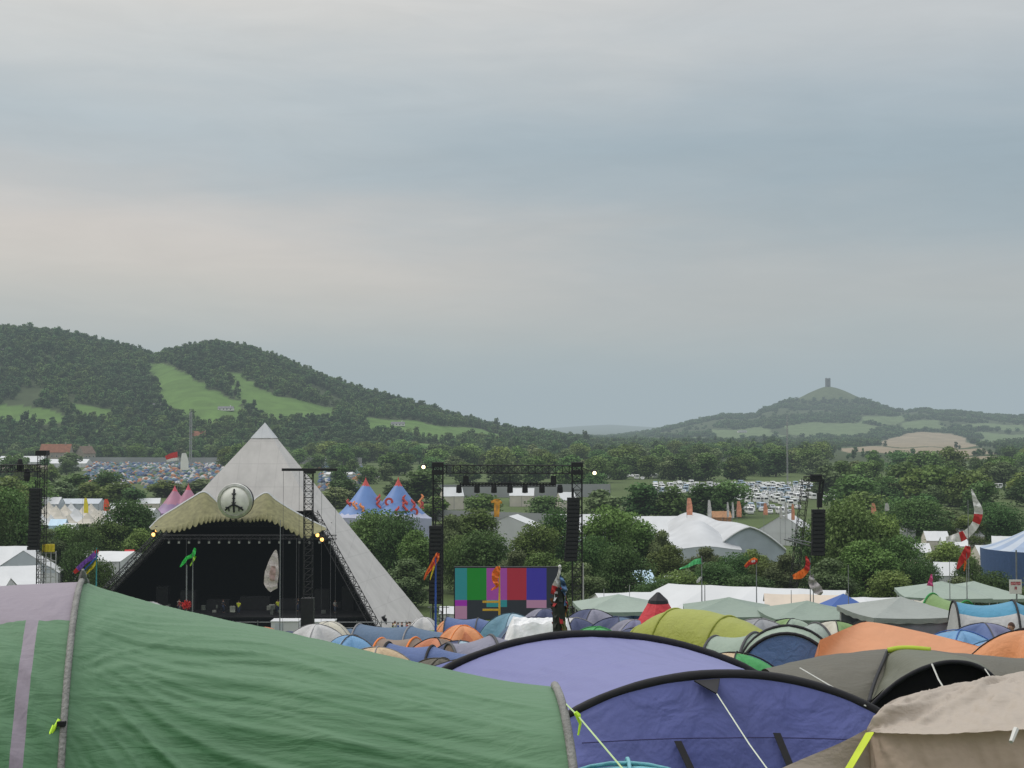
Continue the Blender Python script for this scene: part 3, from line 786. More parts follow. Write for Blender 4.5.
# the screen
Y = 146; O3 = G(508, Y)
r = empty('video_screen', O3, 0, 'large outdoor screen showing a colour bar test card', 'screen')
def L3(px, py): return at(px, py, Y) - O3
def scr(name, c, e=.46):
    return mat(name, tuple(x * .3 for x in c), .35, .10, .6, emis=c, estr=e)
SC = [scr('screen_teal', (.03, .24, .26)), scr('screen_green', (.015, .22, .03)), scr('screen_magenta', (.33, .07, .33)), scr('screen_red', (.36, .03, .05)), scr('screen_blue', (.05, .04, .32)),
      scr('screen_black', (.03, .035, .045)), scr('screen_pink', (.42, .22, .34)), scr('screen_violet', (.30, .03, .36))]
bars = [(455, 467, 568, 600, 0), (467, 486.5, 568, 600, 1), (486.5, 507, 568, 600, 2), (507, 526.5, 568, 600, 3), (526.5, 546.5, 568, 600, 4), (546.5, 559, 568, 619, 5),
        (455, 467, 600, 606, 7), (455, 467, 606, 619, 6), (467, 486.5, 600, 619, 5), (486.5, 507, 600, 607, 0), (507, 526.5, 600, 619, 5), (526.5, 546.5, 600, 608, 6), (486.5, 507, 607, 619, 5), (526.5, 546.5, 608, 619, 5)]
mb = MB()
for x0, x1, y0, y1, mi in bars:
    mb.add([L3(x0, y0), L3(x1, y0), L3(x1, y1), L3(x0, y1)], [(0, 1, 2, 3)], mi)
mb.build('display', SC, r)
p0 = L3(454, 567); p1 = L3(560, 620)
MB().box(((p0.x + p1.x) / 2, .4, (p0.z + p1.z) / 2), (p1.x - p0.x, .7, p0.z - p1.z)).build('housing', BLACK, r)
lg = MB()
for px in (458, 508, 558): lg.truss((L3(px, 600).x, .5, 0), (L3(px, 600).x, .5, p1.z), .6, 3, .06)
lg.build('support', GREY, r)

# ---- left speaker tower and half rig
Y = 165; b0 = G(41, Y); r = empty('speaker_tower', b0, 0, 'black lattice tower at the far left with a long speaker hang and cross truss', 'tower')
def L4(px, py): return at(px, py, Y) - b0
p = L4(42.5, 453); MB().truss((p.x, 0, 0), (p.x, 0, p.z), .85, 24, .045).box((p.x, 0, p.z), (1.3, 1.2, .6)).build('mast', BLACK, r)
MB().truss(L4(-30, 469), L4(40, 468), .8, 16, .06).build('cross_truss', BLACK, r)
for px, py in ((20, 466), (27, 476), (-10, 474)):
    q = L4(px, py); MB().lathe([(0, .9), (.25, .8), (.4, 0), (.3, -.6)], 8, c=q).build('stage_lamp', BLACK, r)
p = L4(38, 488); q = L4(38, 549); line_array(r, p.x, -.8, p.z, q.z, 1.25)
sb = MB()
for px in (37, 41, 46, 51, 56): sb.bar(L4(px, 551), (L4(px, 551).x, 0, 0), .06)
for k in range(6):
    z = L4(40, 553 + k * 8).z; sb.bar((L4(36, 560).x, 0, z), (L4(56, 560).x, 0, z), .05)
    sb.bar((L4(36, 560).x, 0, z), (L4(56, 560).x, 0, z - 1), .04)
sb.build('scaffold_base', mat('pale_scaffold', (.38, .38, .38), .5, .2, 2), r)
sb = MB(); [sb.box(L4(px, 548), (.3, .3, .9)) for px in (44, 47, 50, 53)]; sb.build('yellow_post', YELLOWC, r)

# ---- right crane tower
Y = 150; b0 = G(803, Y); r = empty('speaker_crane', b0, 0, 'black lattice crane tower on the right with a long black speaker hang', 'tower')
def L5(px, py, dy=0): return at(px, py, Y + dy) - b0
bm_ = MB(); f0 = L5(789, 600); f1 = L5(806, 480)
bm_.truss((f0.x, 1, 0), L5(806, 479), .75, 26, .035); bm_.build('mast', BLACK, r)
MB().truss(L5(804, 479), L5(824, 477.5), .5, 8, .04).box(L5(816, 478), (1.2, .5, .8)).build('jib', BLACK, r)
bm_ = MB(); bm_.truss(L5(822, 479), L5(820, 500), .35, 6, .05).box(L5(819.5, 500), (.5, .5, 1.6)).build('hook', BLACK, r)
p = L5(817.5, 509); q = L5(816.5, 555); line_array(r, p.x, -.4, p.z, q.z, 1.35, dx=-.25)
bm_ = MB(); bm_.bar(L5(784, 539), L5(810, 546), .09).bar(L5(788, 538), L5(812, 543), .07).build('brace', GREY, r)

# ---- big tops
def bigtop(px, py, Y, peaks, Rm, wall, cmats, nm, label, capm, wallm, ecc=1., n=56, trim=None, group=None, cfun=None, pw=1.3):
    """tent with peaks (offset metres, height) and a concave roof"""
    b0 = G(px, Y); r = empty(nm, b0, 0, label, 'tent', group)
    x0 = min(p[0] for p in peaks); x1 = max(p[0] for p in peaks)
    def zf(x, y):
        z = 0
        for ox, hh in peaks:
            d = math.hypot((x - ox) / Rm, y / (Rm * ecc))
            z = max(z, (hh - wall) * max(0, 1 - d) ** pw)
        return wall + z
    mb = MB(); vs = []; fs = []; rows = 16; fm = []
    for j in range(rows + 1):
        f = (j / rows)
        for i in range(n):
            a = 2 * PI * i / n; ex = math.cos(a); ey = math.sin(a)
            # stadium outline
            cx_ = x1 if ex > .35 else x0 if ex < -.35 else x0 + (x1 - x0) * (ex + .35) / .7
            vs.append((cx_ + ex * Rm * f, ey * Rm * ecc * f, 0))
    if len(peaks) == 1:
        vs = [(x, y, zf(x, y)) for x, y, z in vs]
    else:
        vs = []
        NX, NY = 44, 22
        W_ = Rm + (x1 - x0) / 2; cxm = (x0 + x1) / 2
        for j in range(NY + 1):
            for i in range(NX + 1):
                u = i / NX * 2 - 1; v = j / NY * 2 - 1
                # square to disc
                xx = u * math.sqrt(1 - v * v / 2); yy = v * math.sqrt(1 - u * u / 2)
                x = cxm + xx * W_; y = yy * Rm * ecc; vs.append((x, y, zf(x, y)))
        fs = [(j * (NX + 1) + i, j * (NX + 1) + i + 1, (j + 1) * (NX + 1) + i + 1, (j + 1) * (NX + 1) + i) for j in range(NY) for i in range(NX)]
        edge = [i for i in range(NX + 1)] + [j * (NX + 1) + NX for j in range(1, NY + 1)] + [NY * (NX + 1) + i for i in range(NX - 1, -1, -1)] + [j * (NX + 1) for j in range(NY - 1, 0, -1)]
    if len(peaks) == 1:
        fs = [(j * n + i, j * n + (i + 1) % n, (j + 1) * n + (i + 1) % n, (j + 1) * n + i) for j in range(rows) for i in range(n)]
        edge = [rows * n + i for i in range(n)]
    for f in fs:
        c = sum((Vector(vs[k]) for k in f), Vector()) / len(f)
        fm.append(cfun(c) if cfun else 0)
    mb.v = vs; mb.f = fs; mb.m = fm
    roof = mb.build('roof', cmats, r, smooth=True)
    wb = MB(); ev = [vs[k] for k in edge]; ne = len(ev)
    wv = [(x, y, z - .02) for x, y, z in ev] + [(x * .985, y * .985, 0) for x, y, z in ev]
    wb.add(wv, [(i, (i + 1) % ne, ne + (i + 1) % ne, ne + i) for i in range(ne)]); wb.build('wall', wallm, r)
    for ox, hh in peaks:
        MB().lathe([(Rm * .13, -(hh - wall) * (1 - .87 ** 1.45) + .1), (Rm * .07, -(hh - wall) * (1 - .93 ** 1.45) + .22), (Rm * .02, .15), (.02, .8)], 14, c=(ox, 0, hh)).build('peak_cap', capm, r)
        MB().bar((ox, 0, hh), (ox, 0, hh + 1.2), .06).build('king_pole', GREY, r)
    return r, zf
Y = 330
SKYBL = mat('circus_blue', (.10, .19, .42), .5, .2, .25); LILAC = mat('circus_lilac', (.36, .38, .50), .5, .15, .3); REDP = mat('circus_red', (.50, .07, .06), .5, .2, .5)
ORGP = mat('circus_orange', (.78, .28, .10), .5, .2, .5)
k = mpp(Y); hp = ztop(480, Y) - G(382, Y).z
def cf(c): return 1 if c.z < hp * .50 else 0
r, zf = bigtop(382, 500, Y, [(-16 * k, hp), (16.5 * k, hp)], 7.9, 6.6, [SKYBL, LILAC], 'circus_tent', 'blue and lilac two peaked circus tent with red caps and red ornaments', REDP, LILAC, cfun=cf)
orn = [(355, 507, 'o'), (349, 505, 'r'), (362, 509, 'o'), (378, 500, 'r'), (379, 505, 'r'), (389, 502, 'q'), (405, 501, 'r'), (405, 508, 'r'), (413, 505, 'r'), (414, 512, 'q'), (421, 500, 'o'), (421, 507, 'r'), (397, 512, 'r')]
for px, py, s in orn:
    x = (px - 382) * k
    # walk towards the tent until the line of sight meets the roof
    yy = -12.
    while yy < 6:
        q = at(px, py, Y + yy); zz = q.z - r.location.z
        if zz < zf(q.x - r.location.x, yy) + .12: break
        yy += .25
    q = at(px, py, Y + yy - .35) - r.location
    m_ = MB(); sz = 1.1
    if s == 'q': disc(m_, q, [(.45 * sz, .1), (.95 * sz, .1)], 14)
    else:
        pt = [(q.x + math.sin(t * 1.15 + px) * .42 * sz, q.y, q.z + (1.25 - t * .42) * sz) for t in range(7)]
        m_.tube(pt, [.16, .3, .36, .26, .38, .3, .14], 6); m_.lathe([(0, .34), (.34, 0), (0, -.34)], 8, c=(q.x + rnd.uniform(-.5, .5), q.y, q.z + rnd.uniform(-.8, .8)))
    m_.build('painted_ornament', ORGP if s == 'o' else REDP, r)
PKT = mat('circus_pink', (.34, .15, .22), .5, .2, .3); PKP = mat('circus_purple', (.22, .14, .26), .5, .2, .3)
Y = 420; k = mpp(Y); hp2 = ztop(487, Y) - G(182, Y).z
bigtop(182, 500, Y, [(-6.5 * k, hp2), (7 * k, hp2 + .4)], 6.5, 2.2, [PKT, PKP], 'circus_tent', 'small pink and purple twin peaked tent left of the pyramid', mat('circus_rose', (.55, .08, .12), .5), PKP, cfun=lambda c: 0 if c.z > hp2 * .5 else 1)
Y = 250; hp3 = ztop(521, Y) - G(1042, Y).z
STW = mat('marquee_pale_blue', (.38, .43, .50), .5, .1, .5); STB = mat('marquee_stripe_blue', (.24, .31, .43), .5, .1, .5)
bigtop(1042, 520, Y, [(0, hp3)], 10.8, 6.0, [STW, STB], 'circus_tent', 'pale blue striped round marquee with dark blue wall at the right edge', STW, mat('marquee_wall_blue', (.045, .085, .19), .6), cfun=lambda c: int(math.floor(math.atan2(c.y, c.x) / (2 * PI / 56) / 2)) % 2)

# ---- frame marquees
def marquee(px, Y, w, d, eave, ridge, rz, roofm, wallm, label, gablem=None, name='marquee', group=None, bays=None, sag=.12, b0=None, hip=0.):
    """ridge along local x (length w), depth d"""
    b0 = b0 or G(px, Y); r = empty(name, b0, rz, label, 'marquee', group)
    bays = bays or max(2, int(w / 3)); ov = .12
    mb = MB()
    for sgn in (-1, 1):
        def fn(u, v, s=sgn):
            xl_ = -w / 2 - ov + hip * (1 - v); x = xl_ + (w / 2 + ov - xl_) * u
            y = s * (d / 2 + ov) * v; z = ridge - (ridge - eave) * v
            sg = sag * abs(math.sin(PI * u * bays)) * math.sin(PI * (.1 + .8 * v))
            return (x, y, z - sg)
        mb.grid(fn, bays * 4, 6)
    mb.build('roof', roofm, r)
    wb = MB()
    for sgn in (-1, 1):
        wb.grid(lambda u, v, s=sgn: (-w / 2 + w * u, s * (d / 2) + .03 * math.sin(u * bays * 12), eave * .99 * (1 - v)), bays * 6, 1)
    for sx_ in (-1, 1):
        wb.add([(sx_ * w / 2, -d / 2, 0), (sx_ * w / 2, d / 2, 0), (sx_ * w / 2, d / 2, eave), (sx_ * w / 2, -d / 2, eave)], [(0, 1, 2, 3)])
    wb.build('wall', wallm, r)
    if hip: MB().add([(-w / 2 - .05, -d / 2, eave - .02), (-w / 2 - .05, d / 2, eave - .02), (-w / 2 + hip, 0, ridge - .02)], [(0, 1, 2)]).build('hip', roofm, r)
    for sx_ in ((1,) if hip else (-1, 1)): MB().add([(sx_ * (w / 2 + .03), -d / 2, eave), (sx_ * (w / 2 + .03), d / 2, eave), (sx_ * (w / 2 + .03), 0, ridge - .03)], [(0, 1, 2)]).build('gable', gablem or wallm, r)
    lg = MB()
    for i in range(bays + 1):
        for s in (-1, 1): lg.box((-w / 2 + w * i / bays, s * (d / 2 + .04), eave / 2), (.1, .1, eave))
    lg.build('frame_post', GREY, r)
    return r
def M(px, pytop, Y, wpx, dm, eave_f, rz, rm, wm, label, **kw):
    g_ = G(px, Y); h = ztop(pytop, Y) - g_.z
    return marquee(px, Y, wpx * mpp(Y), dm, h * eave_f, h, rz, rm, wm, label, **kw)
M(6, 546, 222, 62, 14, .62, R(8), WHITEPVC, WHITEPVC, 'white frame marquee at the left edge with a tall gable', gablem=GREYPVC)
M(28, 549, 212, 34, 10, .62, R(-80), WHITEPVC, WHITEPVC, 'white marquee turned end on beside the far left speaker tower', gablem=GREYPVC)
M(10, 566, 196, 60, 9, .72, R(20), WHITEPVC, mat('clear_panel_white', (.55, .57, .58), .4, .15, 1), 'long low white marquee with panelled sides at the left edge')
M(-8, 578, 186, 40, 9, .66, R(0), WHITEPVC, WHITEPVC, 'lowest white marquee corner at the left frame edge')
M(112, 551, 230, 48, 12, .85, R(-6), WHITEPVC, WHITEPVC, 'broad flat white marquee between the round bush and the pyramid')
M(131, 549.5, 240, 8, 4, .8, 0, REDPVC, REDPVC, 'small red roofed stall behind the flat white marquee')
M(513, 515, 300, 34, 26, .45, R(75), WHITEPVC, WHITEPVC, 'white marquee seen between the two towers of the truss rig')
M(590, 514, 310, 60, 12, .5, R(3), WHITEPVC, GREYPVC, 'white marquee half hidden by trees right of the truss rig')
M(636, 516, 320, 60, 12, .5, R(-3), WHITEPVC, GREYPVC, 'pale marquee roof showing through the trees left of the arched pavilion')
M(675, 516, 345, 36, 9, .6, 0, WHITEPVC, WHITEPVC, 'small bright white marquee behind the left roof of the pavilion')
M(786, 514, 335, 36, 14, .4, R(65), WHITEPVC, WHITEPVC, 'white marquee right behind the arched pavilion')
M(720, 511, 350, 18, 6, .8, 0, mat('timber_cladding', (.30, .16, .08), .8, .3, 2), mat('timber_cladding', (.30, .16, .08)), 'brown timber cladded block between the tall banners', name='timber_block')
# pavilion: arched tunnel plus a saddle roof
PAVW = mat('pavilion_white', (.46, .475, .49), .55, .12, .25, detail=6)
def pavilion():
    Y = 288; b0 = G(749, Y); r = empty('arched_pavilion', b0, 0, 'big pale arched pavilion with a grey arched end wall among the trees', 'pavilion')
    k = mpp(Y); W_ = 36 * k; H_ = ztop(527, Y) - b0.z
    def arch(a): return (W_ * math.cos(a) * (1 if True else 0), H_ * (.36 + .64 * (1 - abs(math.cos(a)) ** 1.45)) if 0 <= a <= PI else 0)
    def fn(u, v):
        a = PI * (1 - u); x, z = arch(a); d = v * 52
        return (x - d * .12, d, z + .5 * math.sin(v * PI * 3) * math.sin(a) * .6)
    MB().grid(fn, 28, 18).build('roof', PAVW, r, smooth=True)
    vs = [(0, .3, 0)]; n = 28
    for i in range(n + 1):
        x, z = arch(PI * (1 - i / n)); vs.append((x * .985, .3, z - .12))
    vs2 = [(-W_ * .985, .3, 0)] + vs[1:] + [(W_ * .985, .3, 0)]
    MB().add(vs2, [tuple(range(len(vs2)))]).build('end_wall', mat('pavilion_end', (.34, .39, .43), .6, .12, .3), r)
    wl = MB()
    for s in (-1, 1): wl.add([(s * W_, 0, 0), (s * W_ - 6.2, 52, 0), (s * W_ - 6.2, 52, H_ * .36), (s * W_, 0, H_ * .36)], [(0, 1, 2, 3)])
    wl.build('side_wall', GREYPVC, r)
    tb = MB(); tb.tube([(arch(PI * (1 - i / n))[0], -.05, arch(PI * (1 - i / n))[1]) for i in range(n + 1)], .18, 5); tb.build('arch_edge', WHITEPVC, r)
    Y2 = 300; b0 = G(688, Y2); r2 = empty('stretch_pavilion', b0, 0, 'wide white stretch roof with a dipping ridge left of the arched pavilion', 'pavilion')
    k = mpp(Y2); hh = ztop(520, Y2) - b0.z
    def f2(u, v):
        x = (u - .5) * 84 * k; y = (v - .5) * 30
        z = 2.6 + (hh - 2.6) * (math.sin(PI * (.04 + .92 * v)) ** .8) * (.75 + .25 * math.cos((u - .62) * 8)) * (math.sin(PI * (.12 + .76 * u)) ** .6)
        return (x, y, z)
    MB().grid(f2, 40, 18).build('roof', PAVW, r2, smooth=True)
    wb = MB(); wb.grid(lambda u, v: (f2(u, 0)[0], f2(u, 0)[1] + .05, f2(u, 0)[2] * (1 - v)), 40, 1); wb.grid(lambda u, v: (f2(0, u)[0] + .05, f2(0, u)[1], f2(0, u)[2] * (1 - v)), 20, 1); wb.grid(lambda u, v: (f2(1, u)[0] - .05, f2(1, u)[1], f2(1, u)[2] * (1 - v)), 20, 1)
    wb.build('wall', GREYPVC, r2)
pavilion()

# ---- small peaked stalls on the left
def pagoda(mt, wm):
    r = empty('pagoda_tent', (0, 0, 0), 0, 'x', 'tent')
    vs = []; n = 4; prof = [(2.6, 2.3), (1.9, 2.75), (1.1, 3.5), (.45, 4.5), (.0, 5.3)]
    mb = MB()
    for w, z in prof: vs += [(w, w, z), (-w, w, z), (-w, -w, z), (w, -w, z)]
    fs = [(i * 4 + k, i * 4 + (k + 1) % 4, (i + 1) * 4 + (k + 1) % 4, (i + 1) * 4 + k) for i in range(4) for k in range(4)]
    mb.add(vs, fs).build('roof', mt, r)
    wb = MB(); wb.add([(2.55, 2.55, 0), (-2.55, 2.55, 0), (-2.55, -2.55, 0), (2.55, -2.55, 0), (2.55, 2.55, 2.32), (-2.55, 2.55, 2.32), (-2.55, -2.55, 2.32), (2.55, -2.55, 2.32)], [(0, 1, 5, 4), (1, 2, 6, 5), (3, 0, 4, 7)]).build('wall', wm, r)
    for s_ in (-2.0, 2.0): MB().box((s_, -2.5, 1.15), (1.1, .05, 2.3)).build('side_curtain', wm, r)
    return r
pg = [pagoda(CREAMPVC, CREAMPVC), pagoda(WHITEPVC, WHITEPVC)]
spots = [(52, 372), (60, 378), (70, 368), (79, 380), (89, 372), (101, 380), (111, 374), (57, 400), (66, 405), (76, 398), (86, 404), (96, 399), (107, 405), (45, 392), (50, 418), (72, 420), (92, 418), (108, 422), (40, 380), (118, 392), (124, 408), (131, 380)]
PL = ['cream peaked market tent in the left village', 'white peaked market tent in the left village']
for i, (px, Y) in enumerate(spots):
    k_ = 0 if i % 3 else 1
    p_ = G(px, Y)
    if i < 2 and False: pass
    copy_tree(pg[k_], p_, R(rnd.uniform(-12, 12)), rnd.uniform(.85, 1.15), PL[k_], 'peaked market tents in the left village')
for i in pg:
    for ch in list(i.children): bpy.data.objects.remove(ch)
    bpy.data.objects.remove(i)
M(60, 519, 352, 15, 5, .7, R(5), PALEBLUE, PALEBLUE, 'pale blue box stall in front of the cream market tents')
M(72, 523, 345, 12, 5, .75, R(0), WHITEPVC, WHITEPVC, 'low white stall below the yellow feather flag')
M(80, 498.5, 440, 46, 8, .75, R(0), GREYPVC, GREYPVC, 'long grey roofed shed behind the cream market tents')
M(42, 497, 430, 40, 8, .7, R(4), WHITEPVC, GREYPVC, 'white roofed marquee by the far left speaker tower')
M(142, 508, 400, 30, 8, .7, R(-4), WHITEPVC, WHITEPVC, 'white marquee between the market tents and the pink circus tent')
M(24, 456, 1010, 44, 20, .5, 0, WHITEPVC, WHITEPVC, 'distant white marquee at the left edge below the woods')
M(64, 459, 1010, 52, 16, .5, 0, WHITEPVC, WHITEPVC, 'distant long white roof under the red roofed farmhouse')
M(20, 465.5, 800, 66, 16, .75, 0, mat('shed_brown', (.16, .14, .11), .8), mat('shed_brown', (.16, .14, .11), .8), 'long brown shed roof behind the left cross truss', name='shed')
# right side village
for i, (px, py, Y, w, lab) in enumerate([(904, 521, 330, 16, 'small white marquee among the trees right of the crane tower'), (934, 531, 310, 22, 'low white marquee right of the crane tower'), (952, 537, 300, 24, 'white marquee below the red and white flag'),
        (873, 521, 400, 12, 'tiny white tent between two banners on the right'), (918, 543, 285, 18, 'cream marquee roof between the right trees'), (985, 545, 270, 22, 'low white marquee left of the striped round tent'), (950, 562, 235, 34, 'white roof below the striped round tent'),
        (640, 570, 225, 20, 'blue grey marquee between the trees right of the rig'), (670, 575, 215, 16, 'white marquee low behind the bushes'), (935, 490, 640, 30, 'far white marquee in the trees left of the flag'), (880, 492, 640, 16, 'far small white marquee beyond the trees')]):
    M(px, py, Y, w, 7, .62, R(rnd.uniform(-15, 15)), WHITEPVC if i != 7 else PALEBLUE, CREAMPVC if i % 2 else WHITEPVC, lab)
M(905, 560, 228, 22, 6, .6, R(10), mat('stall_tan', (.36, .27, .19), .7), CREAMPVC, 'tan roofed stall below the right trees')

for px, py, Y, w, lab in ((452, 487, 480, 20, 'white marquee seen through the left half of the rig'), (522, 488, 500, 24, 'pale marquee between the hanging lamps and the fence'), (566, 492, 470, 16, 'small white marquee beside the right rig tower'), (340, 472, 800, 26, 'far white roof just right of the T bar tower'), (372, 476, 780, 18, 'far pale roof above the circus tent'),
        (620, 478, 900, 20, 'far white roof left of the vehicle field'), (655, 480, 880, 14, 'tiny far white roof beside the round tree'), (850, 500, 480, 18, 'white marquee peeping between trees right of the crane'), (905, 508, 420, 20, 'white marquee behind the pale banner on the right'), (1000, 536, 300, 18, 'cream stall left of the striped round tent'), (965, 528, 330, 22, 'long white stall behind the red and white flag'), (930, 515, 390, 14, 'small white stall between the right trees'),
        (20, 528, 330, 26, 'white marquee behind the left edge trees'), (150, 498, 470, 22, 'pale marquee above the round leafy tree'), (120, 503, 440, 16, 'small pale marquee behind the red orange feather flag')):
    M(px, py, Y, w, 7, .6, R(rnd.uniform(-18, 18)), WHITEPVC, CREAMPVC, lab)
# ---- generic small dome tent
def dome_mesh(w, d, h, n=10):
    mb = MB()
    def fn(u, v):
        x = (u * 2 - 1); y = (v * 2 - 1)
        z = h * ((1 - x * x) * (1 - y * y)) ** .55 * (1 + .0)
        return (x * w / 2, y * d / 2, z)
    return mb.grid(fn, n, n)
TC = {'blue': (.07, .12, .24), 'navy': (.04, .055, .10), 'green': (.08, .15, .09), 'grey': (.20, .21, .22), 'orange': (.38, .17, .08), 'white': (.48, .49, .49), 'teal': (.09, .19, .22), 'tan': (.30, .26, .20), 'red': (.28, .06, .06), 'purple': (.16, .13, .21)}
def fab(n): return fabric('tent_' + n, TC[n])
far_pro = {}
for n_ in TC:
    r = empty('dome_tent', (0, 0, -200), 0, 'x', 'tent')
    dome_mesh(2.6, 2.9, 1.5, 8).build('flysheet', fab(n_), r, smooth=True)
    mb = MB(); mb.add([(-.45, -1.475, .02), (.45, -1.475, .02), (.32, -1.2, .9), (0, -1.06, 1.16), (-.32, -1.2, .9)], [(0, 1, 2, 3, 4)]); mb.build('door', fab('grey' if n_ != 'grey' else 'tan'), r)
    far_pro[n_] = r
TW = ['blue'] * 5 + ['navy'] * 2 + ['grey'] * 4 + ['green'] * 2 + ['white'] * 3 + ['teal'] * 2 + ['orange', 'red', 'purple', 'tan']
cnt = 0
for x0, x1, y0, y1, num, where in ((88, 222, 610, 1040, 112, 'in the packed far field left of the pyramid'), (322, 352, 560, 900, 24, 'in the far field just right of the pyramid apex'), (372, 402, 262, 330, 10, 'in the gap between the pyramid and the rig'), (636, 662, 240, 330, 8, 'in the gap between the trees right of the rig')):
    for i in range(num):
        Y = (y0 ** .6 + (y1 ** .6 - y0 ** .6) * rnd.random()) ** (1 / .6); px = rnd.uniform(x0, x1); n_ = rnd.choice(TW)
        copy_tree(far_pro[n_], G(px, Y), rnd.uniform(0, 6.28), rnd.uniform(.7, 1.15), 'small %s dome tent %s' % (n_, where), 'small %s dome tents %s' % (n_, where))
for r in far_pro.values():
    for ch in list(r.children): bpy.data.objects.remove(ch)
    bpy.data.objects.remove(r)
# the rest of the far camp, too many to count
cl = bpy.data.collections.new('far_tents')
for n_ in ('blue', 'grey', 'teal', 'white', 'navy', 'green', 'orange', 'blue'):
    o = dome_mesh(2.8, 3.2, 1.6, 6).build('far_dome', fab(n_)); COL.objects.unlink(o); cl.objects.link(o)
pp = []
for px0, px1, ya, yb, num in ((86, 235, 700, 1120, 1150), (320, 362, 600, 1100, 260)):
    Ys = ya + (yb - ya) * nr.random(num); pxs = px0 + (px1 - px0) * nr.random(num); xs = (pxs - CX) / F * Ys
    pp.append(np.stack([xs, Ys, height(xs, Ys)], 1))
pp = np.concatenate(pp); s = .65 + .55 * nr.random(len(pp))
scatter('far_camp_tents', pp, np.stack([s, s, s], 1), nr.random(len(pp)) * 6.28, cl, 'mass of tiny coloured tents packed in the far field', 'tents')

# ---- parked vans and cars in the right hand field
def van(kind):
    r = empty(kind, (0, 0, -300), 0, 'x', 'van' if 'van' in kind else 'car')
    Lh, Wd, Ht = (5.2, 1.95, 2.25) if 'van' in kind else (4.3, 1.75, 1.45)
    if 'van' in kind: prof = [(-.5, .12), (.5, .12), (.5, .42), (.47, .50), (.36, .94), (.30, 1.0), (-.48, 1.0), (-.5, .94)]
    else: prof = [(-.5, .2), (.5, .2), (.5, .5), (.46, .62), (.24, .66), (.10, .97), (-.28, 1.0), (-.44, .66), (-.5, .6)]
    vs = [(x * Lh, s * Wd / 2, z * Ht) for s in (-1, 1) for x, z in prof]; n = len(prof)
    MB().add(vs, [tuple(range(n)), tuple(range(2 * n - 1, n - 1, -1))] + [(i, n + i, n + (i + 1) % n, (i + 1) % n) for i in range(n)]).build('body', VM[kind], r)
    wb = MB()
    if 'van' in kind:
        for s in (-1, 1): wb.add([(a * Lh, s * (Wd / 2 + .015), b * Ht) for a, b in ((-.44, .58), (.40, .58), (.35, .86), (-.44, .86))], [(0, 1, 2, 3)])
        wb.add([(.468 * Lh + .02, s * .8, .53 * Ht) for s in (-1, 1)] + [(.368 * Lh + .02, s * .75, .92 * Ht) for s in (1, -1)], [(0, 1, 2, 3)])
        wb.add([(-.5 * Lh - .02, s * .7, .6 * Ht) for s in (-1, 1)] + [(-.5 * Lh - .02, s * .7, .88 * Ht) for s in (1, -1)], [(0, 1, 2, 3)])
    else:
        for s in (-1, 1): wb.add([(a * Lh, s * (Wd / 2 + .015), b * Ht) for a, b in ((-.40, .68), (.20, .68), (.08, .92), (-.27, .94))], [(0, 1, 2, 3)])
        wb.add([(.23 * Lh + .03, s * .7, .69 * Ht) for s in (-1, 1)] + [(.11 * Lh + .03, s * .65, .94 * Ht) for s in (1, -1)], [(0, 1, 2, 3)])
        wb.add([(-.43 * Lh - .03, s * .7, .69 * Ht) for s in (-1, 1)] + [(-.29 * Lh - .03, s * .65, .96 * Ht) for s in (1, -1)], [(0, 1, 2, 3)])
    wb.build('windows', mat('dark_glass', (.03, .035, .04), .15, .2, 1, spec=.6), r)
    for a in (-.32, .32):
        for s in (-1, 1):
            MB().tube([(a * Lh, s * (Wd / 2 - .2), .33), (a * Lh, s * (Wd / 2 + .02), .33)], .33, 10).build('wheel', mat('tyre', (.02, .02, .02), .9), r)
    return r
VM = {'camper_van': mat('paint_white', (.72, .73, .73), .3, .05, 1, spec=.5), 'parked_car': mat('paint_silver', (.48, .50, .52), .3, .05, 1, metal=.3, spec=.5), 'delivery_van': mat('paint_pale_blue', (.34, .44, .56), .3, .05, 1, spec=.5), 'family_car': mat('paint_dark', (.05, .06, .08), .25, .05, 1, spec=.5), 'white_car': mat('paint_white', (0, 0, 0))}
LABV = {'camper_van': 'white van parked in rows in the field beyond the pavilion', 'parked_car': 'silver car parked in rows in the field beyond the pavilion', 'delivery_van': 'pale blue van parked in rows in the field beyond the pavilion', 'family_car': 'dark car parked in rows in the field beyond the pavilion', 'white_car': 'white car parked in rows in the field beyond the pavilion'}
vp = {k_: van(k_) for k_ in VM}
row = 0; Y = 455
while Y < 700:
    x = 690 + rnd.uniform(0, 12)
    hi = 800 if Y < 520 else 836
    if Y > 560: x = 655
    while x < hi:
        if rnd.random() < .93:
            kk = rnd.choice(['camper_van'] * 4 + ['white_car'] * 4 + ['parked_car'] * 3 + ['delivery_van', 'family_car'])
            copy_tree(vp[kk], G(x, Y + rnd.uniform(-.6, .6)), R(90 + rnd.uniform(-5, 5) + (180 if rnd.random() < .4 else 0)), 1, LABV[kk], 'vehicles in the field beyond the pavilion: ' + kk.replace('_', ' '))
        x += rnd.uniform(2.6, 4.4 if rnd.random() < .8 else 9) / mpp(Y)
    Y += 12.5; row += 1
for px, Y, kk in [(x + rnd.uniform(-2, 2), 760 + rnd.uniform(0, 50), rnd.choice(['camper_van', 'white_car', 'parked_car'])) for x in range(606, 660, 4)] + [(x + rnd.uniform(-1.5, 1.5), 640 + rnd.uniform(0, 30), 'camper_van') for x in range(925, 1010, 9)]:
    l_ = 'tiny %s in the distant row left of the vehicle field' % kk.replace('_', ' ') if px < 700 else 'far white van parked behind the right trees'
    copy_tree(vp[kk], G(px, Y), R(90 + rnd.uniform(-8, 8)), 1.1, l_, l_ + ' group')
for r in vp.values():
    for ch in list(r.children): bpy.data.objects.remove(ch)
    bpy.data.objects.remove(r)

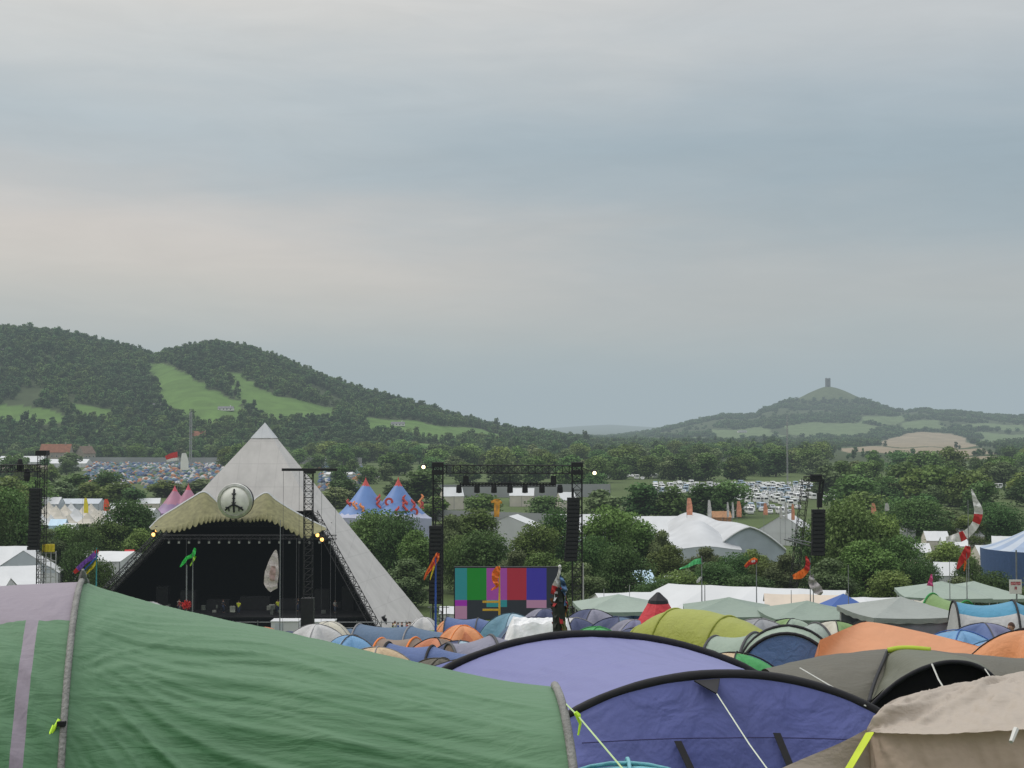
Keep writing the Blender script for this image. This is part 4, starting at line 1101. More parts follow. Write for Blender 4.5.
# ---- festival fence far across the field
def fence(px0, px1, Y0, Y1, h, label):
    a = G(px0, Y0); b = G(px1, Y1); r = empty('steel_fence', a, 0, label, 'fence'); n = 24
    mb = MB(); ps = MB()
    for i in range(n + 1):
        p = a.lerp(b, i / n); p.z = hz(p.x, p.y); q = p - a; mb.v += [tuple(q), (q.x, q.y, q.z + h)]; ps.box((q.x, q.y + .2, q.z + h / 2), (.25, .25, h + .3))
    mb.f = [(2 * i, 2 * i + 2, 2 * i + 3, 2 * i + 1) for i in range(n)]; mb.m = [0] * n
    mb.build('panels', mat('fence_steel', (.27, .28, .29), .6, .25, .05), r); ps.build('posts', GREY, r)
fence(78, 240, 1140, 1150, 4.6, 'long grey steel fence across the far left camp field')
fence(300, 362, 1120, 1060, 6.0, 'pale steel fence right of the pyramid apex')
fence(440, 610, 560, 560, 5.2, 'grey steel fence seen through the truss rig')
fence(430, 560, 420, 400, 3.2, 'low pale fence just behind the truss rig trees')

# ---- farm houses and the tower on the hill
def house(px, py, Y, w, d, wallm, roofm, label, chim=True, rz=0., name='farmhouse'):
    x = (px - CX) / F * Y; g_ = Vector((x, Y, hz(x, Y))); top = ztop(py, Y); h = max(5.0, top - g_.z)
    g_.z = top - h if top - g_.z > 5 else g_.z
    r = empty(name, g_, rz, label, 'house'); e = h * .55
    MB().box((0, 0, e / 2), (w, d, e)).add([(s * w / 2, -d / 2, e) for s in (-1, 1)] + [(s * w / 2, d / 2, e) for s in (-1, 1)] + [(s * w / 2, 0, h - .1) for s in (-1, 1)], [(0, 2, 4), (1, 5, 3)]).build('wall', wallm, r)
    rf = MB().add([(-w / 2 - .4, -d / 2 - .4, e - .3), (w / 2 + .4, -d / 2 - .4, e - .3), (w / 2 + .4, 0, h), (-w / 2 - .4, 0, h), (-w / 2 - .4, d / 2 + .4, e - .3), (w / 2 + .4, d / 2 + .4, e - .3)], [(0, 1, 2, 3), (3, 2, 5, 4)]).build('roof', roofm, r)
    if chim: MB().box((w * .3, 0, h + .5), (1, .9, 2)).build('chimney', wallm, rf)
    for i in range(int(w / 4)):
        f = MB().box((-w / 2 + 2.5 + i * 4, -d / 2 - .03, e * .6), (1.4, .06, 1.4)).build('window', WHITEPVC, r)
        MB().box((-w / 2 + 2.5 + i * 4, -d / 2 - .07, e * .6), (1.1, .05, 1.1)).build('pane', mat('dark_glass', (0, 0, 0)), f)
    return r
TILE = mat('clay_tile', (.23, .10, .06), .85, .25, .6); STONE = mat('old_stone', (.30, .27, .22), .85, .2, .5); SLATE = mat('slate', (.13, .13, .14), .7, .2, .6); REND = mat('white_render', (.66, .66, .62), .8, .08, .5)
house(57, 444, 1180, 25, 11, STONE, TILE, 'long farmhouse with a red tiled roof above the left camp field')
house(86, 446, 1190, 13, 10, STONE, mat('brown_tile', (.17, .12, .09), .85, .25, .6), 'brown roofed farm building right of the red roofed farmhouse', rz=R(60))
house(226, 417.5, 1600, 17, 9, REND, SLATE, 'white house under the meadow on the wooded hill')
house(200, 431, 1420, 20, 9, STONE, TILE, 'red brown house behind the tall mast')
house(3, 381, 1900, 12, 9, REND, SLATE, 'pale house on the hill at the left edge')
house(398, 427, 1700, 16, 8, REND, SLATE, 'small white house on the slope right of the pyramid')
house(158, 414, 1640, 12, 8, STONE, SLATE, 'small grey house below the meadow')
house(742, 433, 3500, 22, 14, REND, SLATE, 'tiny white farm left of the conical hill')
house(846, 481, 700, 10, 7, REND, TILE, 'small red roofed house behind the crane tower trees')
b0 = Vector((TORX, TORY, hz(TORX, TORY) - 8)); r = empty('hilltop_tower', b0, 0, 'lone square church tower on top of the conical hill', 'tower')
TS = mat('tower_stone', (.11, .105, .10), .9, .15, .3)
th = ztop(378, TORY) - b0.z; tw = 3.9 * mpp(TORY) * .5
MB().box((0, 0, th * .47), (tw * 2, tw * 2, th * .94)).build('shaft', TS, r)
mb = MB()
for sx_ in (-1, 1):
    for sy_ in (-1, 1): mb.box((sx_ * tw * .95, sy_ * tw * .95, th * .48), (tw * .35, tw * .35, th * .96)); mb.lathe([(tw * .2, 0), (0, th * .1)], 4, c=(sx_ * tw * .9, sy_ * tw * .9, th * .95))
mb.build('buttress', TS, r)
mb = MB()
for i in range(5): mb.box((-tw * .8 + i * tw * .4, -tw * .98, th * .955), (tw * .22, .6, th * .05))
mb.build('battlement', TS, r)
MB().box((0, -tw - .12, th * .72), (tw * .5, .2, th * .14)).box((0, -tw - .12, th * .14), (tw * .6, .2, th * .22)).build('arched_opening', DARK, r)

# ---- masts
def mast(px, pyt, Y, w, label, m_):
    b0 = G(px, Y); h = ztop(pyt, Y) - b0.z; r = empty('radio_mast', b0, 0, label, 'mast')
    MB().truss((0, 0, 0), (0, 0, h), w, int(h / w / 1.5), w * .13).build('lattice', m_, r)
    MB().bar((0, 0, h), (0, 0, h + 3), .15).build('aerial', m_, r)
mast(191, 412, 1000, 1.3, 'tall thin grey lattice mast left of the pyramid against the woods', mat('mast_grey', (.30, .31, .32), .6))
mast(787, 422, 620, .45, 'thin grey mast rising behind the vehicle field', mat('mast_grey', (0, 0, 0)))

# ---- flags
def ribbon(pts, widths, Y, o, mats_, mi=None, wave=.12, name='banner', parent=None, vertical=True, seg=4):
    """cloth following a path of pixels; width given in px at right angles to the path"""
    P = catmull(pts, seg); Wd = np.interp(np.linspace(0, 1, len(P)), np.linspace(0, 1, len(widths)), widths)
    mb = MB(); k = len(P); vs = []
    for i, (x, y) in enumerate(P):
        a = P[max(0, i - 1)]; b = P[min(k - 1, i + 1)]; d = Vector((b[0] - a[0], b[1] - a[1])); d.normalize(); nx, ny = -d.y, d.x
        for j in (-1, -.33, .33, 1):
            dy = wave * math.sin(i * 1.7 + j * 1.3)
            vs.append(at(x + nx * Wd[i] / 2 * j, y + ny * Wd[i] / 2 * j, Y + dy) - o)
    fs = []; ms = []
    for i in range(k - 1):
        for j in range(3):
            fs.append((i * 4 + j, i * 4 + j + 1, (i + 1) * 4 + j + 1, (i + 1) * 4 + j)); ms.append(mi(i / (k - 1), j) if mi else 0)
    mb.v = vs; mb.f = fs; mb.m = ms
    return mb.build(name, mats_, parent, smooth=True)
POLEM = mat('pole_fibreglass', (.20, .21, .22), .4, .1, 4)
def flag(px, pyt, Y, label, cat='flag', polem=POLEM, pr=.03, lean=0.):
    b0 = G(px, Y); zt_ = ztop(pyt, Y) - b0.z; r = empty('flag', b0, 0, label, cat)
    MB().tube([(0, 0, 0), (lean * .4 * mpp(Y), 0, zt_ * .6), (lean * mpp(Y), 0, zt_)], [pr, pr * .8, pr * .5], 6).build('pole', polem, r)
    return r
r = flag(98, 548, 45, 'colourful purple red and yellow streamers flying left from a teal pole', polem=mat('pole_teal', (.05, .25, .28), .4))
ribbon([(98, 550), (92, 557), (85, 562), (79, 568), (74, 573)], [3, 5, 4, 5, 3], 45, r.location, [PURPC, REDPVC], lambda t, j: 1 if t > .75 or t < .12 else 0, parent=r, name='streamer')
ribbon([(97, 560), (93, 567), (88, 572), (84, 578)], [2, 2.2, 1.6, 1], 45, r.location, [YELLOWC], parent=r, name='streamer')
ribbon([(98, 556), (91, 563), (82, 572)], [1.5, 1.5, 1], 45, r.location, [BLUEC], parent=r, name='streamer')
r = flag(194, 550, 60, 'bright green streamer flag in front of the dark stage opening')
ribbon([(195, 548), (193, 555), (187, 558), (184, 562), (180, 567)], [2, 4, 3, 3.5, 1], 60, r.location, [GREENC], parent=r, name='streamer')
ribbon([(195, 556), (193, 561), (190, 566)], [3, 2, 1], 60, r.location, [mat('lime_cloth', (.40, .70, .08), .6)], parent=r, name='streamer')
b0 = G(188, 60); r = empty('flag', b0, 0, 'red shaggy pom on a thin pole before the stage', 'flag')
MB().bar((0, 0, 0), (0, 0, ztop(565, 60) - b0.z), .025).build('pole', POLEM, r)
pm = MB(); pz = ztop(605, 60) - b0.z
for i in range(60):
    d = Vector((rnd.gauss(0, 1), rnd.gauss(0, 1), rnd.gauss(0, 1))).normalized(); pm.tube([(0, 0, pz), Vector((0, 0, pz)) + d * .22], [.05, .01], 4)
pm.build('red_pom', REDPVC, r)
r = flag(281, 520, 60, 'cream patterned flag with a dark oval motif hanging in front of the stage', pr=.028)
PATT = mat('flag_cream', (.55, .50, .48), .7, .25, 14, trans=.15)
fl = ribbon([(276, 550), (274, 560), (272, 572), (271, 583), (274, 590)], [1.5, 9, 14, 14, 8], 60, r.location, [PATT], parent=r, name='banner', wave=.06)
ribbon([(273.5, 566), (272.5, 574), (272.5, 581)], [4, 6.5, 4], 59.85, r.location, [mat('flag_rose', (.40, .28, .26), .7, .3, 10)], parent=fl, name='oval_motif', wave=.03)
r = flag(436, 556, 60, 'orange and red flag with yellow tail on a blue pole at the left rig tower', polem=mat('pole_blue', (.04, .09, .36), .4), pr=.06)
ribbon([(438, 553), (436, 559), (432, 566), (427, 573), (424, 580)], [3, 6, 5, 3, 1], 60, r.location, [ORANGEC, REDPVC], lambda t, j: j % 2, parent=r)
ribbon([(436, 562), (433, 570), (430, 580)], [2, 1.6, 1], 60, r.location, [YELLOWC], parent=r, name='streamer')
r = flag(499.5, 566, 60, 'orange flag on a thick yellow pole in front of the screen', polem=mat('pole_yellow', (.62, .36, .04), .5), pr=.065)
ribbon([(499, 567), (496, 573), (495, 580), (497, 586), (491, 590)], [4, 8, 6, 3, 1.5], 59.9, r.location, [ORANGEC], parent=r)
MB().box(Vector((at(499.5, 602, 60) - r.location)) + Vector((-.35, .05, 0)), (.75, .05, .08)).box(Vector((at(499.5, 610, 60) - r.location)) + Vector((-.35, .05, 0)), (.75, .05, .08)).build('rack', mat('pole_yellow', (0, 0, 0)), r)
r = flag(701, 556, 50, 'green flag flying left from a thin pole above the white marquee')
ribbon([(701, 561), (695, 562), (688, 566), (679, 569)], [6, 5, 3, .6], 50, r.location, [mat('flag_spring', (.15, .60, .25), .6, trans=.2)], parent=r)
ribbon([(701, 577), (698, 581), (697, 583)], [2, 3, 1], 50, r.location, [WHITEC], parent=r, name='tassel')
r = flag(704, 585, 52, 'short bare pole beside the green flag'); r.name = 'tent_pole'
r = flag(755.5, 562, 55, 'red fish shaped windsock flying left on a thin pole')
ribbon([(757.5, 561), (754, 561), (749, 563), (745, 567)], [4, 7, 4, 3], 55, r.location, [REDPVC, ORANGEC, WHITEC], lambda t, j: 2 if (j == 1 and .2 < t < .5) else (1 if j == 2 else 0), parent=r, name='windsock', wave=.1)
r = flag(809, 558, 60, 'orange and red flag curling left of the right hand trees')
ribbon([(806, 556), (808, 564), (806, 570), (800, 575), (793, 577)], [1, 5, 6, 8, 4], 60, r.location, [ORANGEC, REDPVC], lambda t, j: 1 if t < .45 else 0, parent=r)
r = flag(812, 574, 58, 'pale grey ragged banner under the orange flag right of the crane')
ribbon([(811, 575), (812, 582), (818, 590), (822, 594)], [2, 8, 10, 3], 58, r.location, [mat('flag_pale', (.45, .42, .42), .7, .2, 6)], parent=r)
r = flag(965, 548, 62, 'red windsock with ragged tails below the long red and white flag')
ribbon([(968, 546), (966, 554), (962, 560), (957, 569)], [5, 9, 7, 2], 62, r.location, [REDPVC], parent=r, name='windsock')
ribbon([(966, 558), (965, 565), (964, 571)], [3, 2, 1], 62, r.location, [ORANGEC], parent=r, name='tail')
r = flag(967, 500, 78, 'long white flag with a red cross streaming upward on the right')
ribbon([(971.5, 489), (975, 500), (978.5, 511), (976, 523), (969, 532), (960, 537), (946, 539)], [1, 5, 9, 8, 8, 10, 4], 78, r.location, [WHITEC, REDPVC], lambda t, j: 1 if (.34 < t < .46) or (.72 < t < .80) or (.3 < t < .55 and j == 2 and False) else 0, parent=r, wave=.2)
r = flag(931, 574, 60, 'tiny bright pink pennant above the right gazebos')
ribbon([(931.5, 574), (931, 580), (930, 586)], [1, 4, 7], 60, r.location, [PINKC], parent=r)
# feather banners
def feather(px, py0, py1, Y, c, label, w=5.): 
    r = flag(px - w / 2, py0, Y, label, pr=.05)
    ribbon([(px - .5, py0), (px, (py0 + py1) / 2), (px, py1)], [w * .5, w, w], Y, r.location, [c] if not isinstance(c, list) else c, (lambda t, j: 1 if int(t * 7) % 2 else 0) if isinstance(c, list) else None, parent=r, wave=.05)
FPK = mat('banner_salmon', (.60, .26, .16), .6, .3, 1.5); FGY = mat('banner_grey', (.50, .49, .47), .6, .25, 1.5)
for px, a, b, c, lab, w in ((689.5, 498, 515, FPK, 'orange banner highest on the left of the pavilion roofs', 6), (709.5, 500, 520, FGY, 'grey white banner above the dip of the pavilion roof', 4), (728, 502, 517, FGY, 'thin grey banner just left of the timber block edge', 2.5),
        (733, 502, 518, FGY, 'thin grey banner between timber block and salmon banner', 2.5), (739, 501, 517, FPK, 'salmon banner right of the timber block', 5), (765.5, 503, 515, FPK, 'orange red banner above the arched pavilion roof', 4.5), (781, 506, 519, FGY, 'short pale banner left of two taller pale ones', 3),
        (786, 502, 519, FGY, 'tall pale banner beside the white marquee behind the pavilion', 3), (793, 504, 520, FPK, 'pinkish banner beside the crane lattice', 3.5), (873.5, 503, 514, FPK, 'salmon banner over the right trees', 5), (887, 503, 511, FGY, 'pale banner over the right trees', 4.5)):
    feather(px, a, b, 330, c, lab, w)
feather(86, 498, 513, 370, YELLOWC, 'yellow feather flag above the cream market tents', 4.5); feather(106.5, 499, 511, 370, mat('flag_redorange', (.75, .10, .05), .6), 'red orange feather flag above the cream market tents', 6)
feather(184.5, 453, 470, 500, [WHITEC, WHITEC, ], 'tall white feather flag with blue top left of the pyramid', 8)
r = flag(178, 452, 500, 'red and white flag flying left beside the tall white feather flag', pr=.08)
ribbon([(178, 456), (172, 457), (166, 459)], [9, 8, 6], 500, r.location, [REDPVC, WHITEC], lambda t, j: 1 if j == 0 else 0, parent=r, wave=.3)
r = flag(497, 498, 262, 'orange yellow scarecrow shaped flag above the marquee in the rig', pr=.07)
ribbon([(497, 499), (497, 506), (496.5, 517)], [5, 6, 5], 262, r.location, [mat('flag_amber', (.72, .33, .04), .6, .2, 2)], parent=r); ribbon([(491, 502), (497, 501), (502, 503)], [2, 4, 2], 262, r.location, [mat('flag_amber', (0, 0, 0))], parent=r, name='streamer')
for px, py, Y, lab in ((583, 563, 62, 'tall pale pole behind the rag covered totem'), (603.5, 589, 60, 'short pale pole behind the green grey gazebo'), (629, 585, 60, 'short pole rising behind the gazebo peak'), (847, 565, 60, 'thin dark pole behind the right gazebos'), (948, 560, 60, 'thin pole between the two right gazebo peaks'), (790, 590, 58, 'pair of thin poles beside the crane'), (1014.5, 556, 50, 'x')):
    if lab == 'x': continue
    r = flag(px, py, Y, lab, 'pole', polem=mat('pole_pale', (.40, .40, .38), .5) if px < 640 else POLEM, pr=.045 if px < 600 else .025); r.name = 'tall_pole'
# sign on a pole
Y = 62; b0 = G(1014.5, Y); r = empty('pole_sign', b0, 0, 'white sign with red lettering on a pole at the right edge', 'sign'); k = mpp(Y)
MB().bar((0, 0, 0), (0, 0, ztop(550, Y) - b0.z), .035, 6).build('pole', GREY, r)
c = at(1015, 586.5, Y) - b0; sb_ = MB().box((c.x, -.06, c.z), (12.2 * k, .03, 14 * k)).build('board', mat('sign_white', (.62, .60, .58), .5), r)
lt = MB(); y_ = -.08
def stroke(x0, z0, x1, z1, w=.03): lt.box((c.x + (x0 + x1) / 2 * k, y_, c.z + (z0 + z1) / 2 * k), (abs(x1 - x0) * k + w, .012, abs(z1 - z0) * k + w))
for i in range(4):
    o_ = -4.4 + i * 2.5
    stroke(o_, 2, o_, 4.6); stroke(o_ + 1.3, 2, o_ + 1.3, 4.6); stroke(o_, 4.6, o_ + 1.3, 4.6)
    if i % 2: stroke(o_, 2, o_ + 1.3, 2)
stroke(-.6, -2.6, -.6, -.2); stroke(.8, -2.6, .8, -.2); stroke(-.6, -.2, .8, -.2); stroke(-.6, -1.4, .8, -1.4)
lt.build('lettering', mat('sign_red', (.50, .05, .08), .5), sb_)

# ================================================================== individual trees
TR = [ # px centre, top y, width px, depth, proto, label
 (6, 487, 70, 260, 0, 'tall dark tree at the left frame edge behind the speaker tower'), (-20, 492, 70, 240, 2, 'large tree half cut by the left frame edge'), (22, 510, 44, 262, 1, 'tree just left of the long speaker hang'),
 (127, 499, 56, 285, 0, 'round leafy tree between the market tents and the pyramid'), (146, 506, 36, 290, 3, 'smaller tree right of the round leafy tree'), (105, 520, 50, 280, 4, 'low tree under the market tents'), (68, 524, 40, 275, 1, 'bushy tree right of the long speaker hang'), (50, 527, 34, 270, 3, 'dark bush directly behind the long speaker hang'),
 (86, 524, 36, 268, 2, 'bushy tree below the pale blue stall'), (84, 543, 48, 215, 2, 'dark round bush between the white marquees'), (104, 560, 34, 200, 0, 'bush in front of the flat white marquee'), (42, 590, 46, 185, 4, 'low hedge bush under the panelled white marquee'), (140, 528, 34, 262, 1, 'tree beside the left edge of the stage canopy'),
 (375, 509, 62, 262, 0, 'bushy tree in front of the circus tent'), (402, 512, 56, 255, 2, 'broad tree right of the circus tent front'), (360, 520, 40, 268, 4, 'tree touching the right side of the pyramid'), (418, 530, 44, 240, 1, 'tree left of the left rig tower'), (408, 556, 50, 215, 3, 'lower tree at the foot of the left rig tower'),
 (475, 508, 56, 275, 1, 'loose tree with gaps behind the left part of the rig'), (452, 512, 40, 270, 3, 'thin tree just right of the left rig tower'), (482, 530, 60, 232, 0, 'dense tree above the green colour bar'), (462, 536, 44, 236, 2, 'dense tree above the teal colour bar'),
 (535, 522, 54, 242, 4, 'loose tree above the blue colour bar'), (556, 510, 50, 252, 0, 'tree behind the right speaker hang'), (517, 548, 44, 222, 3, 'low tree above the red colour bar'), (545, 552, 50, 215, 1, 'tree right behind the screen edge'),
 (606, 505, 62, 248, 4, 'airy tree right of the right rig tower'), (630, 512, 56, 255, 1, 'airy tree left of the pavilion with pale gaps'), (595, 537, 56, 218, 2, 'dense bush at the foot of the right rig tower'), (622, 545, 54, 212, 0, 'broad bush behind the left marquee ridge'), (582, 560, 44, 206, 3, 'small tree behind the totem'),
 (662, 528, 30, 250, 3, 'spindly dark tree at the left of the pavilion'), (668, 545, 44, 235, 1, 'dark bush at the left foot of the pavilion'), (680, 570, 60, 205, 4, 'low tree behind the green flag'), (705, 545, 36, 240, 3, 'thin tree under the middle of the pavilion'), (712, 562, 50, 215, 0, 'dark bush right of the green flag'), (733, 553, 44, 232, 2, 'bush in front of the arched end wall'), (752, 549, 34, 236, 1, 'small tree before the arched end wall'), (768, 560, 44, 225, 4, 'bush behind the fish windsock'), (745, 575, 60, 200, 0, 'low hedge bush behind the white marquee ridge'), (785, 552, 40, 222, 3, 'tree right beneath the crane brace'), (655, 580, 56, 200, 2, 'low bush above the red tepee'),
 (845, 499, 74, 225, 0, 'very tall broad tree behind the right speaker hang'), (815, 520, 50, 235, 2, 'tree left behind the right speaker hang'), (880, 512, 66, 232, 4, 'big broad tree right of the tall one'), (866, 540, 60, 212, 1, 'dense tree in front of the big right pair'), (902, 535, 56, 222, 0, 'broad tree with dark underside behind the gazebos'), (830, 556, 56, 205, 3, 'tree behind the orange flag'), (920, 560, 44, 210, 2, 'bushy tree behind the pink pennant'),
 (890, 570, 60, 200, 4, 'low bush behind the grey gazebo'), (947, 541, 50, 240, 1, 'dark tree below the long white flag'), (968, 556, 34, 222, 0, 'dark tree right of the red windsock'), (995, 572, 50, 205, 2, 'bush left of the pole sign'), (1035, 574, 44, 205, 4, 'bush behind the pole sign'), (960, 575, 50, 200, 3, 'low bush between two gazebo peaks'), 
 (918, 498, 60, 330, 0, 'deep green tree in the belt beyond the right banners'), (965, 515, 40, 330, 1, 'tree behind the long white flag'), (895, 497, 50, 350, 2, 'tree beyond the pale banner'), (860, 492, 50, 380, 4, 'tree beyond the salmon banner'), (1000, 503, 56, 330, 2, 'tree beyond the striped round tent'), (940, 505, 44, 350, 3, 'tree left of the long white flag tip'),
 (640, 483, 50, 420, 0, 'round tree left of the vehicle field'), (672, 486, 40, 420, 1, 'tree left of the orange banner'), (725, 480, 56, 440, 2, 'round tree in front of the vehicle field'), (700, 484, 44, 430, 0, 'tree behind the pavilion banners'), (600, 488, 44, 420, 3, 'tree right of the right rig tower beyond the fence'), (484, 494, 40, 420, 4, 'round tree inside the rig before the pale fence'), (545, 496, 44, 430, 2, 'wide tree inside the rig before the pale fence'), (437, 496, 34, 420, 1, 'tree beyond the left rig tower'), (420, 470, 56, 520, 0, 'round tree below the left flood lamp'), (400, 478, 34, 520, 3, 'tree between the circus tent peaks and flood lamp'),
 (106, 470, 40, 560, 2, 'tree at the left end of the far camp field'), (75, 474, 46, 520, 0, 'tree right of the left cross truss'), (90, 482, 44, 480, 1, 'dark tree above the long grey shed'), (120, 482, 38, 500, 4, 'tree in front of the far camp field'), (60, 480, 40, 470, 3, 'tree above the white marquee by the far left tower'), (132, 488, 34, 470, 0, 'low tree below the far camp field'), (166, 480, 44, 560, 1, 'low hedge tree behind the pink circus tent'), (202, 478, 36, 560, 3, 'tree touching the left side of the pyramid'), (10, 476, 50, 420, 1, 'tree below the left cross truss'), (35, 478, 44, 430, 4, 'tree behind the top of the left speaker hang'), (345, 478, 40, 520, 2, 'tree right of the T bar tower'), (335, 486, 34, 480, 3, 'dark tree behind the right slope of the pyramid'),
]
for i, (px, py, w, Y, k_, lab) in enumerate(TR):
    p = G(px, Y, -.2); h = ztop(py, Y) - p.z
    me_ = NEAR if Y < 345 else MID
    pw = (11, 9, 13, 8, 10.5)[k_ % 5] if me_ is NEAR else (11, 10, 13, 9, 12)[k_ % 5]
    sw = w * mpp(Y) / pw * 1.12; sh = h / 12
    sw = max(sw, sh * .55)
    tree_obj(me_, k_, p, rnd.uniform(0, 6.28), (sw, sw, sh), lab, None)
# belts of trees further out
belts = [(335, 625, 640, 880, 22, .9, 'tree beyond the fence behind the truss rig'), (235, 340, 500, 900, 6, .8, 'tree behind the pyramid'), (-40, 240, 1160, 1300, 26, 1.0, 'tree in the belt behind the far camp field'), (225, 640, 900, 1290, 60, 1.15, 'tree in the belt behind the truss rig'), (600, 1060, 720, 1290, 95, 1.1, 'tree in the belt behind the vehicle field'), (820, 1060, 400, 700, 34, .95, 'tree in the right hand belt beyond the village'), (-40, 80, 620, 1000, 12, .9, 'tree behind the left cross truss'), (560, 640, 520, 740, 8, .9, 'tree beyond the rig on the right')]
kk = 0
for x0, x1, y0, y1, num, s0, lab in belts:
    for i in range(num):
        px = x0 + (x1 - x0) * (i + rnd.random()) / num; Y = rnd.uniform(y0, y1)
        if (Y < 720 and 600 < px < 820) or (830 < px < 1006 and Y > 930): continue
        s = s0 * rnd.uniform(.75, 1.35); s2 = s * rnd.uniform(1.1, 1.6)
        tree_obj(MID, kk, G(px, Y, -.4), rnd.uniform(0, 6.28), (s2, s2, s), 'broad leafy ' + lab, 'broad leafy trees: ' + lab); kk += 1
# ================================================================== the camp site in front
SLEEVE = mat('black_sleeve', (.012, .012, .015), .6, .3, 8); PIPE = mat('grey_piping', (.20, .20, .21), .6, .2, 6)
DKBLUE = mat('navy_piping', (.03, .035, .06), .6, .2, 6); PIPE2 = mat('charcoal_piping', (.07, .07, .075), .6, .2, 6); GUY = mat('guy_line', (.45, .46, .42), .6, .2, 6); LIME = mat('lime_cord', (.50, .80, .05), .6, .1, 6)
C = {'skyblue': (.12, .29, .50), 'royal': (.07, .12, .29), 'slate': (.07, .13, .22), 'navyt': (.045, .06, .14), 'lilacgrey': (.20, .20, .27), 'orange': (.66, .25, .09), 'burnt': (.50, .17, .07), 'brown': (.22, .16, .12), 'tan': (.50, .37, .22), 'tealblue': (.09, .22, .30),
     'offwhite': (.46, .46, .46), 'kelly': (.05, .32, .09), 'lime': (.30, .33, .045), 'sage': (.26, .34, .27), 'paleblue': (.32, .45, .58), 'leaf': (.18, .30, .10), 'greygreen': (.27, .33, .29), 'cyan': (.14, .42, .48), 'violet': (.15, .16, .28), 'greyt': (.25, .26, .28), 'oliveb': (.10, .09, .065), 'cream': (.50, .47, .38), 'aqua': (.05, .26, .42)}
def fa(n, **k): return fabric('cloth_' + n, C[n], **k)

def add_guy(parent, a, b, m_=None, r=.006, name='guy_line'):
    a, b = Vector(a), Vector(b); mid = a.lerp(b, .5) - Vector((0, 0, .02)); return MB().tube([a, mid, b], r, 4).build(name, m_ or GUY, parent)

DARKER = {}
def darker(m):
    if m.name not in DARKER:
        k = m.name.replace('cloth_', '').replace('tent_', ''); q = C.get(k, (.1, .1, .11)); DARKER[m.name] = mat('piping_' + k, tuple(x * .45 for x in q), .6, .15, 8)
    return DARKER[m.name]
def dome_tent(px, py, Y, wpx, label, m1, m2=None, door=None, rz=0., dratio=1.1, sleeve=None, sq=.72, band=None, hmul=1.):
    p = G(px, Y); h = (ztop(py, Y) - p.z) * hmul; w = max(wpx * mpp(Y), h * 1.4); d = w * dratio
    r = empty('dome_tent', p, rz, label, 'tent'); m2 = m2 or m1
    def rad(a):
        c, s = abs(math.cos(a)), abs(math.sin(a)); e = 3.6
        return 1 / ((c ** e + s ** e) ** (1 / e))
    def S(a, t):
        q = abs(math.sin(2 * a)) ** 1.2
        A = (1 - t ** 2.1) ** .62; B = (1 - t ** 1.7) ** .95
        z = h * (A * q + B * (1 - q)); R_ = rad(a)
        k = 1 - .05 * (1 - q) * math.sin(PI * t)
        return (math.cos(a) * R_ * t * w / 2 * k, math.sin(a) * R_ * t * d / 2 * k, max(0, z))
    mb = MB(); n, mm_ = 48, 14
    for j in range(mm_ + 1):
        for i in range(n):
            x, y, z = S(2 * PI * i / n, j / mm_)
            wv = .012 * w * mnoise.noise(Vector((x * 2.2, y * 2.2, z * 2 + px)))
            mb.v.append((x, y, z + wv * (1 if j < mm_ else 0)))
    for j in range(mm_):
        for i in range(n):
            mb.f.append((j * n + i, j * n + (i + 1) % n, (j + 1) * n + (i + 1) % n, (j + 1) * n + i)); a = 2 * PI * (i + .5) / n
            side = int(((a + PI / 4) % (2 * PI)) // (PI / 2))
            mi = 1 if side == 3 else 0
            if band and (j / mm_) > band: mi = 2
            mb.m.append(mi)
    mb.build('flysheet', [m1, m2, door or m2], r, smooth=True)
    for k in range(2):
        a = PI / 4 + k * PI / 2
        pts = [Vector(S(a, t / 10)) for t in range(10, -1, -1)] + [Vector(S(a + PI, t / 10)) for t in range(1, 11)]
        MB().tube([q + Vector((0, 0, .012)) for q in pts], .011 if Y < 30 else .014, 5).build('pole_sleeve', sleeve or (darker(m1), PIPE2, darker(m1))[int(px) % 3], r, smooth=True)
    if door:
        a0 = -PI / 2; mb = MB(); vs = []
        for i in range(15):
            f = i / 14; a = a0 - .42 + .84 * f
            for j in range(9):
                t = 1 - (j / 8) * .72 * math.sin(PI * (.08 + .84 * f)) ** .8
                x, y, z = S(a, t); vs.append((x, y - .02, z + .012))
        mb.add(vs, [(i * 9 + j, (i + 1) * 9 + j, (i + 1) * 9 + j + 1, i * 9 + j + 1) for i in range(14) for j in range(8)]).build('door', door, r, smooth=True)
    for s in (-1, 1):
        q = S(-PI / 2 + s * PI / 4, .55); add_guy(r, q, (q[0] * 2.0, q[1] * 1.9, 0), r=.006)
    return r

